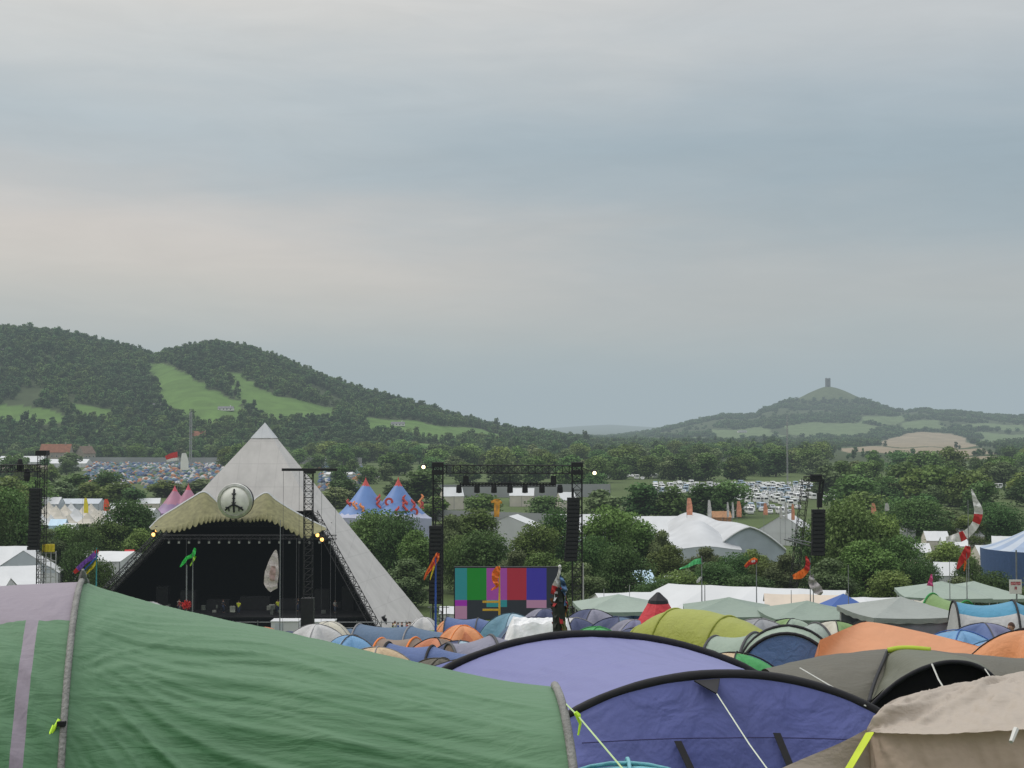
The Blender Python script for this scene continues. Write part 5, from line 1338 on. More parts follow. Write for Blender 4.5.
def tunnel_tent(px, py, Y, label, hoops, mats_, rz=0., sleeve=None, panel=None, doorm=None, bandf=None, guys=True, nose=.8, name='tunnel_tent', hscale=None, open_front=False, puff=.05):
    """hoops: (x along axis, half width, height factor); first hoop is the front"""
    p = G(px, Y); H = ztop(py, Y) - p.z; r = empty(name, p, rz, label, 'tent')
    hp = [(x, w, f * H) for x, w, f in hoops]
    def cs(x, w, h, a):
        return Vector((x, -w * math.cos(a) * (1 if True else 0), h * math.sin(a) ** .78))
    NA = 24; mb = MB(); seg = 8; rows = []
    for k in range(len(hp) - 1):
        for s in range(seg + (1 if k == len(hp) - 2 else 0)):
            t = s / seg; x = hp[k][0] * (1 - t) + hp[k + 1][0] * t; w = hp[k][1] * (1 - t) + hp[k + 1][1] * t; h = hp[k][2] * (1 - t) + hp[k + 1][2] * t
            sg = 1 - .035 * math.sin(PI * t)
            rows.append((x, w * (1 - .7 * puff * math.sin(PI * t)), h * (1 - puff * math.sin(PI * t)), k))
    # nose: rear slopes to the ground
    xl, wl, hl_ = hp[-1]
    for s in range(1, 6):
        t = s / 5; rows.append((xl + nose * t * (1 if xl > hp[0][0] else -1), wl * (1 - .5 * t ** 2), max(.02, hl_ * (1 - t ** 1.3)), len(hp) - 1))
    for (x, w, h, k) in rows:
        for i in range(NA + 1):
            q = cs(x, w, h, PI * i / NA); q.z += .018 * mnoise.noise(Vector((x * 1.5, q.y * 5, q.z * 5 + px))) * (1 if 0 < i < NA else 0); mb.v.append(tuple(q))
    for j in range(len(rows) - 1):
        for i in range(NA):
            mb.f.append((j * (NA + 1) + i, j * (NA + 1) + i + 1, (j + 1) * (NA + 1) + i + 1, (j + 1) * (NA + 1) + i))
            mb.m.append(bandf(rows[j][3], i / NA) if bandf else 0)
    mb.build('flysheet', mats_, r, smooth=True)
    sd_ = -1 if hp[-1][0] > hp[0][0] else 1
    # front panel
    x, w, h = hp[0]; fp = MB(); vs = []
    for i in range(NA + 1):
        q = cs(x, w * .985, h * .985, PI * i / NA)
        for j in range(5):
            f = j / 4; vs.append((x + sd_ * .22 * math.sin(f * PI / 2) * (1 if not open_front else -1.5), q.y * (1 - 0 * f), q.z * (1 - f)))
    fp.add(vs, [(i * 5 + j, (i + 1) * 5 + j, (i + 1) * 5 + j + 1, i * 5 + j + 1) for i in range(NA) for j in range(4)]).build('end_panel', panel or mats_[0], r, smooth=True)
    if doorm:
        dv = []; nd = 12
        for i in range(nd + 1):
            a = PI * i / nd; dv.append((x + sd_ * .24, -w * .5 * math.cos(a), .05 + h * .72 * math.sin(a) ** .7))
        MB().add(dv, [tuple(range(nd + 1))]).build('door', doorm, r)
    for (x, w, h) in hp:
        MB().tube([cs(x, w * 1.004, h * 1.006, PI * i / 24) for i in range(25)], .03, 6).build('pole_sleeve', sleeve or SLEEVE, r, smooth=True)
    if guys:
        for (x, w, h) in (hp[0], hp[-1]):
            for s in (-1, 1): add_guy(r, (x, s * w * .72, h * .7), (x + (sd_ * .5 if x == hp[0][0] else -sd_ * .5), s * w * 1.9, 0))
    return r

def gazebo(px, py, Y, size, label, m_, panelm=None, rz=0., sides=()):
    p = G(px, Y); h = ztop(py, Y) - p.z; r = empty('gazebo', p, rz, label, 'gazebo'); s = size / 2; e = h - .45 * (size / 3)
    n = 16
    def fn(u, v, k):
        c = [(1, 1), (-1, 1), (-1, -1), (1, -1)]; a, b = c[k], c[(k + 1) % 4]
        x = (a[0] * (1 - u) + b[0] * u) * v * s * 1.04; y = (a[1] * (1 - u) + b[1] * u) * v * s * 1.04
        z = h - (h - e) * v ** .92 - .05 * math.sin(PI * u) * v ** 2 - .05 * math.sin(PI * v) * math.sin(PI * u)
        return (x, y, z)
    mb = MB()
    for k in range(4): mb.grid(lambda u, v, k=k: fn(u, v, k), 10, 8)
    roof = mb.build('roof', m_, r, smooth=False)
    vb = MB()
    for k in range(4): vb.grid(lambda u, v, k=k: (fn(u, 1, k)[0], fn(u, 1, k)[1], fn(u, 1, k)[2] - v * (.15 + .015 * math.sin(u * 30))), 24, 1)
    vb.build('valance', m_, r)
    for a in (-1, 1):
        for b in (-1, 1): MB().bar((a * s * .97, b * s * .97, 0), (a * s * .97, b * s * .97, e), .022, 6).build('leg', mat('gazebo_leg', (.50, .50, .50), .5, .1, 4), r)
    for k in sides:
        pb = MB(); pb.grid(lambda u, v, k=k: (fn(u, 1, k)[0] * .95, fn(u, 1, k)[1] * .95 + .03 * math.sin(u * 25), (e - .05) * (1 - v)), 20, 2)
        pb.build('side_panel', panelm or m_, r, smooth=True)
    return r

SG = fabric('gazebo_sage', (.26, .33, .28), wr=.2); SG2 = fabric('gazebo_grey', (.27, .30, .28), wr=.2); SG3 = fabric('gazebo_dull_green', (.22, .29, .24), wr=.2)
NETP = mat('gazebo_net', (.17, .18, .21), .7, .2, 4)
gazebo(618, 594, 56, 3.1, 'pale green gazebo in front of the left white marquee', SG, rz=R(6))
gazebo(728, 597, 48, 2.9, 'dull green gazebo behind the lime tent', SG3, SG, rz=R(-5), sides=(0, 3))
gazebo(806, 600.5, 46, 2.7, 'dull green gazebo in front of the blue gabled marquee', SG3, SG, rz=R(4), sides=(0,))
gazebo(899, 596.5, 43, 2.85, 'grey gazebo with netted sides behind the orange tent', SG2, NETP, rz=R(8), sides=(0, 2, 3))
gazebo(940, 581, 64, 3.6, 'pale grey green gazebo with the left of two touching peaks', SG, rz=R(-8))
gazebo(972, 581, 67, 3.9, 'pale grey green gazebo with the right of two touching peaks', SG, rz=R(3))
# marquees just behind the camp
def MM(px, py, Y, wpx, dm, ef, rz, rm, wm, label, **kw): return M(px, py, Y, wpx, dm, ef, rz, rm, wm, label, **kw)
MM(632, 592, 84, 74, 5.5, .74, R(14), WHITEPVC, WHITEPVC, 'white frame tent with a low gable behind the pale green gazebo')
MM(722, 585.5, 78, 236, 9, .50, R(-20), WHITEPVC, WHITEPVC, 'long white marquee roof behind the camp gazebos', hip=3.6)
MM(803, 594, 66, 74, 4.5, .78, R(-9), mat('dusty_cream', (.52, .45, .37), .6, .1, .8), CREAMPVC, 'dusty cream marquee with a bright blue gable end', gablem=BLUEPVC)
MM(862, 597, 74, 60, 5, .78, R(-4), WHITEPVC, WHITEPVC, 'low white marquee end right of the blue gable')
bp_ = G(842, 63); bt_ = MB(); r = empty('peaked_canopy', bp_, R(5), 'bright blue pyramid canopy between the cream and white marquees', 'canopy'); hh = ztop(593.5, 63) - bp_.z
vs = [(0, 0, hh)] + [(a * 1.45, b * 1.3, hh * .70) for a, b in ((-1, -1), (1, -1), (1, 1), (-1, 1))]
bt_.add(vs, [(0, 1, 2), (0, 2, 3), (0, 3, 4), (0, 4, 1)]).build('roof', BLUEPVC, r)
for a in (-1, 1):
    for b in (-1, 1): MB().bar((a * 1.4, b * 1.25, 0), (a * 1.4, b * 1.25, hh * .7), .03).build('leg', GREY, r)
MB().add([(-1.4, 1.2, 0), (1.4, 1.2, 0), (1.4, 1.2, hh * .7), (-1.4, 1.2, hh * .7)], [(0, 1, 2, 3)]).build('side_panel', BLUEPVC, r)

# ---- rows of dome and tunnel tents
D = dome_tent
D(318, 624.5, 44, 78, 'large off white dome tent in front of the stage', fa('offwhite'), fa('offwhite'), rz=R(35), sleeve=PIPE)
D(352, 635.5, 34, 66, 'sky blue dome tent with black piping below the off white dome', fa('skyblue'), rz=R(20))
D(378, 647.5, 25, 70, 'sandy tan low dome tent peeping over the green ridge', fa('tan'), rz=R(40), sleeve=PIPE)
D(288, 634, 36, 60, 'dark olive dome edge under the off white dome', fa('oliveb'), rz=R(30))
tunnel_tent(402, 625.5, 50, 'big slate blue tunnel tent near the foot of the pyramid', [(-1.6, 1.2, 1), (.3, 1.25, .98), (2.1, 1.05, .86)], [fa('slate')], rz=R(-12), sleeve=PIPE, panel=fa('slate'))
D(330, 621.5, 72, 60, 'faded olive dome tent behind the off white dome', fa('cream'), rz=R(10), sleeve=PIPE)
tunnel_tent(408, 637.5, 38, 'brown low tunnel tent with orange piping', [(-.8, .8, .95), (.2, .85, 1), (1.0, .7, .8)], [fa('brown')], rz=R(-20), panel=fa('burnt'), sleeve=mat('orange_piping', (.7, .2, .04), .6))
D(437, 638, 36, 46, 'rusty brown dome tent left of the orange one', fa('burnt'), fa('brown'), rz=R(60), sleeve=SLEEVE)
D(463, 625.5, 46, 66, 'orange dome tent below the colour bar screen', fa('orange'), fa('orange'), door=fa('burnt'), rz=R(15), sleeve=mat('orange_piping', (.7, .2, .04)))
tunnel_tent(432, 644.5, 29, 'royal blue tunnel tent with black hoops', [(-.95, .62, 1), (0, .66, .97), (1.15, .55, .85)], [fa('royal'), fa('skyblue')], rz=R(-14), bandf=lambda k, t: 0, panel=fa('skyblue'))
D(460, 641, 33, 54, 'dark blue and white dome tent behind the royal blue tunnel', fa('navyt'), fa('paleblue'), rz=R(35))
tunnel_tent(492, 635.5, 31, 'dusty grey lilac tunnel tent left of the black hooped lavender tent', [(-.95, .8, .9), (0, .9, 1), (.9, .8, .9)], [fa('lilacgrey')], rz=R(18), panel=fa('brown'), sleeve=PIPE2)
D(512, 613.5, 54, 66, 'teal blue dome tent below the right end of the screen', fa('tealblue'), fa('paleblue'), door=SLEEVE, rz=R(28))
D(545, 608.5, 66, 56, 'grey lilac dome tent behind the crumpled white sheet', fa('lilacgrey'), fa('navyt'), rz=R(10))
D(536, 617, 50, 40, 'navy dome tent under the grey lilac one', fa('navyt'), rz=R(45))
D(592, 609.5, 50, 66, 'dark purple navy dome tent right of the totem', fa('navyt'), fa('lilacgrey'), rz=R(25), sleeve=SLEEVE)
D(597, 627, 38, 52, 'bright kelly green low dome tent in front of the navy one', fa('kelly'), rz=R(20), sleeve=mat('green_piping', (.03, .25, .06), .6))
D(618, 617, 44, 40, 'small dark blue dome tent left of the red tepee', fa('navyt'), fa('slate'), rz=R(40))
D(634, 620, 40, 54, 'grey violet dome tent partly behind the lime tent', fa('lilacgrey'), fa('violet'), rz=R(5), sleeve=PIPE)
D(636, 604, 58, 40, 'deep blue dome tent under the pale green gazebo', fa('royal'), rz=R(30))
tunnel_tent(699, 612.5, 31, 'lime green tunnel tent with a pale blue open end', [(1.75, .88, .84), (.75, 1.0, .99), (-.75, 1.0, 1), (-1.7, .82, .76)], [fa('lime')], rz=R(-47), sleeve=fa('lime'), panel=fa('violet'), doorm=fa('slate'), nose=.4, puff=-.03)
D(700, 649, 22.5, 60, 'pale blue flat dome tent in front of the lime tent', fa('paleblue'), fa('paleblue'), rz=R(18), sleeve=SLEEVE)
D(735, 653, 19.5, 84, 'tan and green dome tent left of the blue dome', fa('tan'), fa('kelly'), rz=R(28), sleeve=SLEEVE)
tunnel_tent(752, 633, 29, 'sage green tunnel tent with grey edges behind the blue dome', [(-.9, .8, .9), (0, .9, 1), (.9, .8, .85)], [fa('sage')], rz=R(-35), panel=fa('greygreen'), sleeve=PIPE2)
tunnel_tent(786, 634, 24, 'steel blue tunnel tent end with a thick black hoop left of the orange tent', [(0, .98, 1), (1.3, 1.0, .97), (2.0, .8, .75)], [fa('sage'), fa('royal')], rz=R(78), panel=fabric('cloth_steel', (.10, .17, .34)), sleeve=SLEEVE)
D(745, 613, 52, 40, 'blue and teal dome tent under the dull green gazebo', fa('tealblue'), fa('royal'), rz=R(20))
D(760, 619, 36, 50, 'grey porch tent with a dark mesh window right of the lime tent', fa('greyt'), fa('greyt'), door=mat('mesh_dark', (.10, .06, .08), .8), rz=R(10), sleeve=PIPE)
D(790, 619, 40, 44, 'pale green dome tent under the middle gazebo', fa('leaf'), fa('sage'), rz=R(15), sleeve=SLEEVE)
D(834, 621, 38, 40, 'cream and green dome tent left of the grey gazebo', fa('cream'), fa('leaf'), rz=R(35), sleeve=SLEEVE)
tunnel_tent(806, 624, 35, 'grey green tunnel tent with a dark mesh door behind the blue dome', [(-.9, .85, .95), (.3, .9, 1), (1.1, .7, .7)], [fa('greygreen')], rz=R(25), panel=fa('greyt'), doorm=mat('mesh_dark', (.10, .06, .08), .8), sleeve=PIPE2)
D(868, 619, 44, 40, 'grey dome tent under the left side of the netted gazebo', fa('greyt'), rz=R(5)); D(925, 619, 44, 44, 'grey lilac dome tent under the right side of the netted gazebo', fa('lilacgrey'), rz=R(15))
tunnel_tent(943, 595, 48, 'fresh green tunnel tent with a dark arched door', [(.8, 1.0, .95), (-.5, 1.0, 1), (-1.5, .9, .85)], [fa('leaf'), fa('cream')], rz=R(-50), panel=fabric('cloth_deepgreen', (.06, .13, .04)), bandf=lambda k, t: 1 if k == 1 else 0, sleeve=mat('green_piping', (0, 0, 0)))
D(912, 600, 52, 40, 'cream dome tent left of the fresh green tunnel', fa('cream'), rz=R(20), sleeve=PIPE)
D(962, 610, 42, 40, 'salmon pink dome tent right of the fresh green tunnel', fabric('cloth_salmon', (.50, .24, .18)), rz=R(20), sleeve=PIPE)
tunnel_tent(997, 600.5, 37, 'large blue roofed tunnel tent with cream side panels at the right', [(-1.15, 1.15, .98), (.35, 1.2, 1), (1.7, 1.1, .88)], [fa('aqua'), fa('offwhite')], rz=R(-8), bandf=lambda k, t: 1 if (t < .30 or t > .72) else 0, panel=fa('offwhite'), sleeve=SLEEVE)
D(1030, 606, 44, 44, 'pale lime tent at the right frame edge behind the blue roofed tunnel', fa('leaf'), rz=R(20))
D(982, 623.5, 31, 62, 'violet blue dome tent with a black hoop in front of the blue roofed tunnel', fa('royal'), fa('violet'), rz=R(40))
D(958, 630.5, 27, 84, 'bright sky blue dome tent behind the orange tent', fa('skyblue'), fa('skyblue'), rz=R(15), sleeve=mat('blue_piping', (.03, .10, .32), .6))
D(998, 640, 24, 40, 'small sky blue tent between the orange tents', fa('skyblue'), fa('aqua'), rz=R(30))
D(1026, 630, 20, 84, 'orange dome tent with a wide black hoop at the right edge', fa('orange'), fa('orange'), rz=R(50), sleeve=SLEEVE, door=SLEEVE)
D(575, 618, 46, 30, 'white and blue dome tent right of the totem foot', fa('offwhite'), fa('navyt'), rz=R(20))
D(345, 655, 19, 10, 'small dark tent hidden by the green ridge', fa('oliveb'))
D(440, 659, 21, 70, 'dark olive low dome tent left of the black hoop', fa('oliveb'), rz=R(20))
D(628, 765.5, 6.6, 78, 'cyan pop up tent top at the bottom edge', fa('cyan'), rz=R(40), sleeve=fa('cyan'), hmul=1)
D(152, 602, 90, 26, 'white tent tip peeping over the green ridge before the stage', fa('offwhite'), rz=R(30), sleeve=PIPE)
# further rows on the slope between the near tents and the stage
row_cols = ['slate', 'navyt', 'greyt', 'offwhite', 'sage', 'royal', 'tan', 'burnt', 'leaf', 'lilacgrey']
protos = {}
def row_proto(cn):
    r = D(512, 600, 60, 60, 'x', fa(cn), fa(cn)); r.location = (0, 0, -100); zz = r
    return r
for cn in row_cols: protos[cn] = row_proto(cn)
for i in range(72):
    Y = rnd.uniform(70, 142); px = rnd.uniform(235, 1010); cn = rnd.choice(row_cols)
    if 100 < px < 430 and Y > 135: continue
    if px > 560 and 60 < Y < 92: continue
    p = G(px, Y); s = 1.45 / 3.27 * rnd.uniform(.85, 1.1)
    nm = {'slate': 'slate blue', 'navyt': 'navy', 'greyt': 'grey', 'offwhite': 'off white', 'sage': 'sage green', 'royal': 'royal blue', 'tan': 'tan', 'burnt': 'rusty orange', 'leaf': 'leaf green', 'lilacgrey': 'grey lilac'}[cn]
    copy_tree(protos[cn], p, rnd.uniform(0, 6.28), (s * 1.5, s * 1.5, s), nm + ' dome tent on the slope between the camp and the stage', nm + ' dome tents on the lower slope')
for i in range(34):
    Y = 9 + 46 * rnd.random(); px = rnd.uniform(-60, 235) if Y > 20 else rnd.uniform(-200, 330); cn = rnd.choice(row_cols)
    if Y < 12.5 and px > 100: continue
    nm = {'slate': 'slate blue', 'navyt': 'navy', 'greyt': 'grey', 'offwhite': 'off white', 'sage': 'sage green', 'royal': 'royal blue', 'tan': 'tan', 'burnt': 'rusty orange', 'leaf': 'leaf green', 'lilacgrey': 'grey lilac'}[cn]
    s = 1.2 / 3.27 * rnd.uniform(.85, 1.0)
    copy_tree(protos[cn], G(px, Y), rnd.uniform(0, 6.28), (s * 1.6, s * 1.6, s), nm + ' dome tent pitched behind the huge green tent', nm + ' dome tents behind the green tent')
for r in protos.values():
    for ch in list(r.children): bpy.data.objects.remove(ch)
    bpy.data.objects.remove(r)

# ---- free form cloth panels for the nearest tents
def curve3(pts, n):
    pts = [Vector(p) for p in pts]; P = [pts[0]] + pts + [pts[-1]]; out = []
    L_ = [0]
    for i in range(1, len(pts)): L_.append(L_[-1] + (pts[i] - pts[i - 1]).length)
    for j in range(n + 1):
        d = L_[-1] * j / n; i = 0
        while i < len(pts) - 2 and L_[i + 1] < d: i += 1
        t = (d - L_[i]) / max(1e-6, L_[i + 1] - L_[i]); a, b, c, e = P[i], P[i + 1], P[i + 2], P[i + 3]
        out.append(.5 * ((2 * b) + (c - a) * t + (2 * a - 5 * b + 4 * c - e) * t * t + (-a + 3 * b - 3 * c + e) * t ** 3))
    return out
def W3(pts): return [at(*p) for p in pts]
def patch(A, B, nu, nv, o, bulge=0., wr=None, mi=None, prof=None, seed=0):
    """cloth between two curves; bulge pushes the middle out along the normal, wr(u,v) adds folds (metres)"""
    a = curve3(A, nu); b = curve3(B, nu); mb = MB(); V = []
    for j in range(nv + 1):
        v = j / nv
        for i in range(nu + 1):
            V.append(a[i].lerp(b[i], v) if prof is None else prof(a[i], b[i], v, i / nu))
    def P_(i, j): return V[j * (nu + 1) + i]
    for j in range(nv + 1):
        for i in range(nu + 1):
            p = P_(i, j); du = P_(min(nu, i + 1), j) - P_(max(0, i - 1), j); dv = P_(i, min(nv, j + 1)) - P_(i, max(0, j - 1))
            n = du.cross(dv); n = n.normalized() if n.length > 1e-9 else Vector((0, 0, 1))
            if n.z < 0 or (abs(n.z) < .05 and n.y > 0): n = -n
            k = bulge * math.sin(PI * i / nu) * math.sin(PI * j / nv) + (wr(i / nu, j / nv) if wr else 0)
            mb.v.append(tuple(p + n * k - o))
    for j in range(nv):
        for i in range(nu):
            mb.f.append((j * (nu + 1) + i, j * (nu + 1) + i + 1, (j + 1) * (nu + 1) + i + 1, (j + 1) * (nu + 1) + i)); mb.m.append(mi((i + .5) / nu, (j + .5) / nv) if mi else 0)
    return mb
def nz3(a, b, c=0.): return mnoise.noise(Vector((a, b, c)))
def crease(q, u, seed, s=1.):
    n = nz3(q, u, seed); return (1 - min(1, abs(n) * 2.6)) ** 2 * s
def folds(u, v, fu, fv, sl, amp, seed):
    """long soft folds running along u, slanting by sl"""
    q = v * fv + u * sl
    n = nz3(u * fu, q, seed) * .65 + nz3(u * fu * 2, q * 2.1, seed + 5) * .32 + nz3(u * fu * 3.5, q * 4.3, seed + 9) * .16
    return amp * n

# green tent ------------------------------------------------------------
o = G(300, 5.6); o = Vector((-1.0, 5.6, hz(-1.0, 5.6)))
GT = empty('tunnel_tent', o, 0, 'huge faded green tunnel tent with lilac end filling the lower left', 'tent')
GRN = fabric('flysheet_green', (.055, .160, .068), shade=.08, trans=.14, wr=.22, wscale=4, stretch=(.7, 3, 3), fade_sheen=.68); LIL = fabric('flysheet_lilac', (.235, .20, .245), shade=.08, trans=.16, wr=.2, wscale=5)
def hoop(P0, w, h, d, n=30, lo=-1, hi=1, p=.85):
    """P0 ridge point, d horizontal unit vector to the near side"""
    out = []
    for i in range(n + 1):
        f = (lo + (hi - lo) * i / n) * PI / 2
        out.append(P0 + Vector((d[0], d[1], 0)) * w * math.sin(f) + Vector((0, 0, -h * (1 - math.cos(f) ** p))))
    return out
ridge = W3([(82, 583, 6.2), (105, 591.5, 6.2), (150, 605, 6.18), (200, 617.5, 6.15), (260, 631, 6.1), (330, 646.5, 6.0), (400, 662, 5.95), (470, 677, 5.85), (520, 686, 5.75), (556, 690, 5.7)])
NU, NV = 230, 300
rc = curve3(ridge, NU)
dA = Vector((.225, -.974)); dB = Vector((.085, -.996))
gnd = o.z
def GS(u, f):
    """u along the ridge 0..1, f angle -1 far side .. 1 near side"""
    i = min(NU, max(0, u * NU)); i0 = int(i); i1 = min(NU, i0 + 1); P0 = rc[i0].lerp(rc[i1], i - i0)
    d = dA.lerp(dB, u); w = 1.28 + (1.02 - 1.28) * u; h = P0.z - hz(P0.x, P0.y) + .05
    sag = 1 - .085 * math.sin(PI * u) * abs(math.sin(f * PI / 2)) ** .7
    a = f * PI / 2
    q = P0 + Vector((d.x, d.y, 0)) * w * math.sin(a) * sag + Vector((0, 0, -h * (1 - max(0, math.cos(a)) ** .85)))
    n = Vector((d.x * math.sin(a), d.y * math.sin(a), math.cos(a)))
    env = math.sin(PI * min(1, u * 1.0)) ** .5
    ff = abs(f)
    sm_ = min(1, u / .45); sm_ = sm_ * sm_ * (3 - 2 * sm_)
    sgn = 1 if f > 0 else -1
    q_ = (ff - .20) / (.34 + .66 * sm_) + .16 * sm_
    k = .018 * nz3(q_ * 6.5, u * 1.3, 3.) + .020 * crease(q_ * 9, u * 1.1, 4.) + .011 * crease(q_ * 19, u * 1.8 + 3, 6.) + .006 * crease(q_ * 38, u * 3, 9.) + .003 * nz3(q_ * 90, u * 5, 2.)
    k *= .8 * env * min(1, ff * 5) * (.35 + .65 * min(1, u * 5))
    # creases fanning out of the hoop clip
    fan = math.atan2((f - .42), u + .05); k += .012 * math.exp(-u * 5) * crease(fan * 7, u * 1.5, 8) * min(1, u * 18) * min(1, ff * 4)
    return q + n * k
mb = MB()
for j in range(NV + 1):
    f = -1 + 2 * (j / NV)
    for i in range(NU + 1): mb.v.append(tuple(GS(i / NU, f) - o))
for j in range(NV):
    for i in range(NU): mb.f.append((j * (NU + 1) + i, j * (NU + 1) + i + 1, (j + 1) * (NU + 1) + i + 1, (j + 1) * (NU + 1) + i)); mb.m.append(0)
mb.build('flysheet', GRN, GT, smooth=True)
# left bay: lilac roof, green sides with a lilac strip
P0a = rc[0]; lv = Vector((-.974, -.225, 0)); P0z = P0a + lv * 3.2; P0z.z = EYE - (153 / F) * P0z.y - .02
def GL(u, f):
    P0 = P0a.lerp(P0z, u); h = P0.z - hz(P0.x, P0.y) + .05; a = f * PI / 2; P0.z -= .045 * math.sin(PI * min(1, u * 1.1))
    q = P0 + Vector((dA.x, dA.y, 0)) * 1.28 * math.sin(a) * (1 - .03 * math.sin(PI * u)) + Vector((0, 0, -h * (1 - max(0, math.cos(a)) ** .85)))
    n = Vector((dA.x * math.sin(a), dA.y * math.sin(a), math.cos(a)))
    return q + n * ((.016 * crease(abs(f) * 11 + u * 22, u * 3, 12.) + .008 * crease(abs(f) * 26 + u * 50, u * 6, 14.)) * min(1, abs(f) * 4) * min(1, u * 25) * (1 if abs(f) > .12 else .4))
def bandL(uu, f):
    f = abs(f)
    if f < .232 + .05 * uu: return 1
    x = uu * 3.2
    if .13 < x < .185: return 1
    return 0
mb = MB(); NU2, NV2 = 260, 130
for j in range(NV2 + 1):
    for i in range(NU2 + 1): mb.v.append(tuple(GL(i / NU2, -1 + 2 * j / NV2) - o))
for j in range(NV2):
    for i in range(NU2): mb.f.append((j * (NU2 + 1) + i, j * (NU2 + 1) + i + 1, (j + 1) * (NU2 + 1) + i + 1, (j + 1) * (NU2 + 1) + i)); mb.m.append(bandL((i + .5) / NU2, -1 + 2 * (j + .5) / NV2))
mb.build('end_bay', [GRN, LIL], GT, smooth=True)
GSL = mat('grey_sleeve', (.20, .20, .19), .7, .25, 9, bump=.4, bscale=60)
def sleeve_on(fn, r_, name, m_, parent, lo=-1., hi=1., n=60, lift=.012):
    pts = []
    for i in range(n + 1):
        f = lo + (hi - lo) * i / n; a = f * PI / 2; pts.append(fn(f) - o + Vector((0, 0, lift)) * math.cos(a))
    return MB().tube(pts, r_, 8).build(name, m_, parent, smooth=True)
s1 = sleeve_on(lambda f: GS(0, f), .0135, 'pole_sleeve', GSL, GT)
MB().tube([GS(0, -.02) - o, GS(0, 0) - o + Vector((.004, 0, .03)), GS(0, .0) - o + Vector((.012, -.03, .062))], [.02, .018, .006], 7).build('sleeve_tip', GSL, s1)
s2 = sleeve_on(lambda f: GS(1, f), .017, 'pole_sleeve', GSL, GT, lo=-.03, lift=.012)
capv = [tuple(GS(1, -1 + 2 * i / 30) - o) for i in range(31)]
MB().add(capv, [tuple(range(31))]).build('rear_panel', GRN, GT)
capv = [tuple(GL(1, -1 + 2 * i / 30) - o) for i in range(31)]
MB().add(capv, [tuple(range(31))]).build('front_panel', LIL, GT)
MB().tube([GS(.005 + i * .0199 * .95, .565 + .0012 * i) - o + Vector((0, -.003, .002)) for i in range(50)], .0022, 4).build('seam', mat('seam_dark', (.015, .05, .02), .8), GT)
q = GS(0, .47) - o
kn = MB(); kn.tube([q + Vector((-.012, -.02, .01)), q + Vector((-.035, -.035, -.04)), q + Vector((-.045, -.03, -.09)), q + Vector((-.03, -.05, -.16)), q + Vector((-.035, -.10, -.28)), q + Vector((-.03, -.20, -.50)), q + Vector((-.02, -.40, -.95))], .0062, 6)
kn.tube([q + Vector((-.03, -.03, -.01)), q + Vector((-.05, -.05, -.07)), q + Vector((-.052, -.06, -.16)), q + Vector((-.05, -.12, -.29))], .0048, 6)
kn.tube([q + Vector((-.045, -.03, -.085)), q + Vector((-.07, -.045, -.10)), q + Vector((-.05, -.055, -.12)), q + Vector((-.02, -.05, -.10)), q + Vector((-.05, -.03, -.085))], .009, 6)
kn.build('guy_line', LIME, GT, smooth=True)
MB().box(q + Vector((.0, -.03, -.005)), (.03, .02, .018)).build('clip', SLEEVE, GT)
q = GS(1, .22) - o
gl = MB(); e1 = at(585, 722, 5.0) - o; e2 = at(622, 770, 4.4) - o; e3 = e1.lerp(e2, 12)
q2 = at(563, 701, 5.55) - o
gl.tube([q2, at(578, 716, 5.2) - o, at(622, 768, 4.55) - o, at(760, 930, 3.55) - o], .0032, 5)
gl.build('guy_line', mat('cord_pale_green', (.45, .60, .30), .6), GT)
tk = MB(); c_ = at(578, 715.5, 5.19) - o; tk.tube([c_ + Vector((-.01, 0, .012)), c_, c_ + Vector((.008, -.005, -.03)), c_ + Vector((.0, -.01, -.07))], [.008, .012, .006, .004], 6); tk.build('cord_tensioner', LIME, GT)

# lavender and purple tent -------------------------------------------------
PO = Vector(((660 - CX) / F * 11, 11, 0)); PO.z = hz(PO.x, PO.y); o = PO
PT = empty('tunnel_tent', o, 0, 'large lavender and purple blue tunnel tent with thick black hoops', 'tent')
LAV = fabric('flysheet_lavender', (.15, .16, .36), shade=.06, trans=.16, wr=.16, wscale=3, stretch=(1, 3, 3)); PUR = fabric('front_purple', (.080, .098, .29), shade=.12, trans=.16, wr=.4, wscale=3)
def arch3(px, py, Y, wl, wr_, n=60, p=.5, lean=0.):
    P0 = at(px, py, Y); g_ = hz(P0.x, P0.y) - .03; h = P0.z - g_; out = []
    for i in range(n + 1):
        a = PI * i / n; w = wl if a < PI / 2 else wr_
        out.append(Vector((P0.x - math.cos(a) * w, Y + lean * (1 - math.sin(a)), g_ + h * math.sin(a) ** (p * 2))))
    return out
hb_ = arch3(590, 636.5, 12.8, 2.15, 2.35, p=.5); hf = arch3(728, 671.5, 10.2, 1.86, 1.80, p=.5); hr = arch3(500, 655, 15.2, 1.7, 1.7, p=.5)
NU, NV = 60, 50
def loft(A, B, o, sag=.05, wrf=None, nv=NV):
    mb = MB()
    n = len(A) - 1
    for j in range(nv + 1):
        v = j / nv
        for i in range(n + 1):
            p = A[i].lerp(B[i], v); ce = (A[0] + A[-1]).lerp(B[0] + B[-1], v) / 2
            d = (p - ce).normalized(); s = -sag * math.sin(PI * v) * math.sin(PI * i / n) + (wrf(i / n, v) if wrf else 0)
            mb.v.append(tuple(p + d * s - o))
    mb.f = [(j * (n + 1) + i, j * (n + 1) + i + 1, (j + 1) * (n + 1) + i + 1, (j + 1) * (n + 1) + i) for j in range(nv) for i in range(n)]; mb.m = [0] * len(mb.f)
    return mb
wf = lambda u, v: (.020 * nz3(u * 24 + v * 2, v * 1.8, 3) + .012 * crease(u * 30 + v * 2.5, v * 1.2, 5) + .006 * crease(u * 62 - v * 3, v * 2, 8)) * math.sin(PI * v) ** .5 + .008 * nz3(u * 60, v * 4, 7) * math.sin(PI * v) ** .5
def dens(A): return curve3(A, 140)
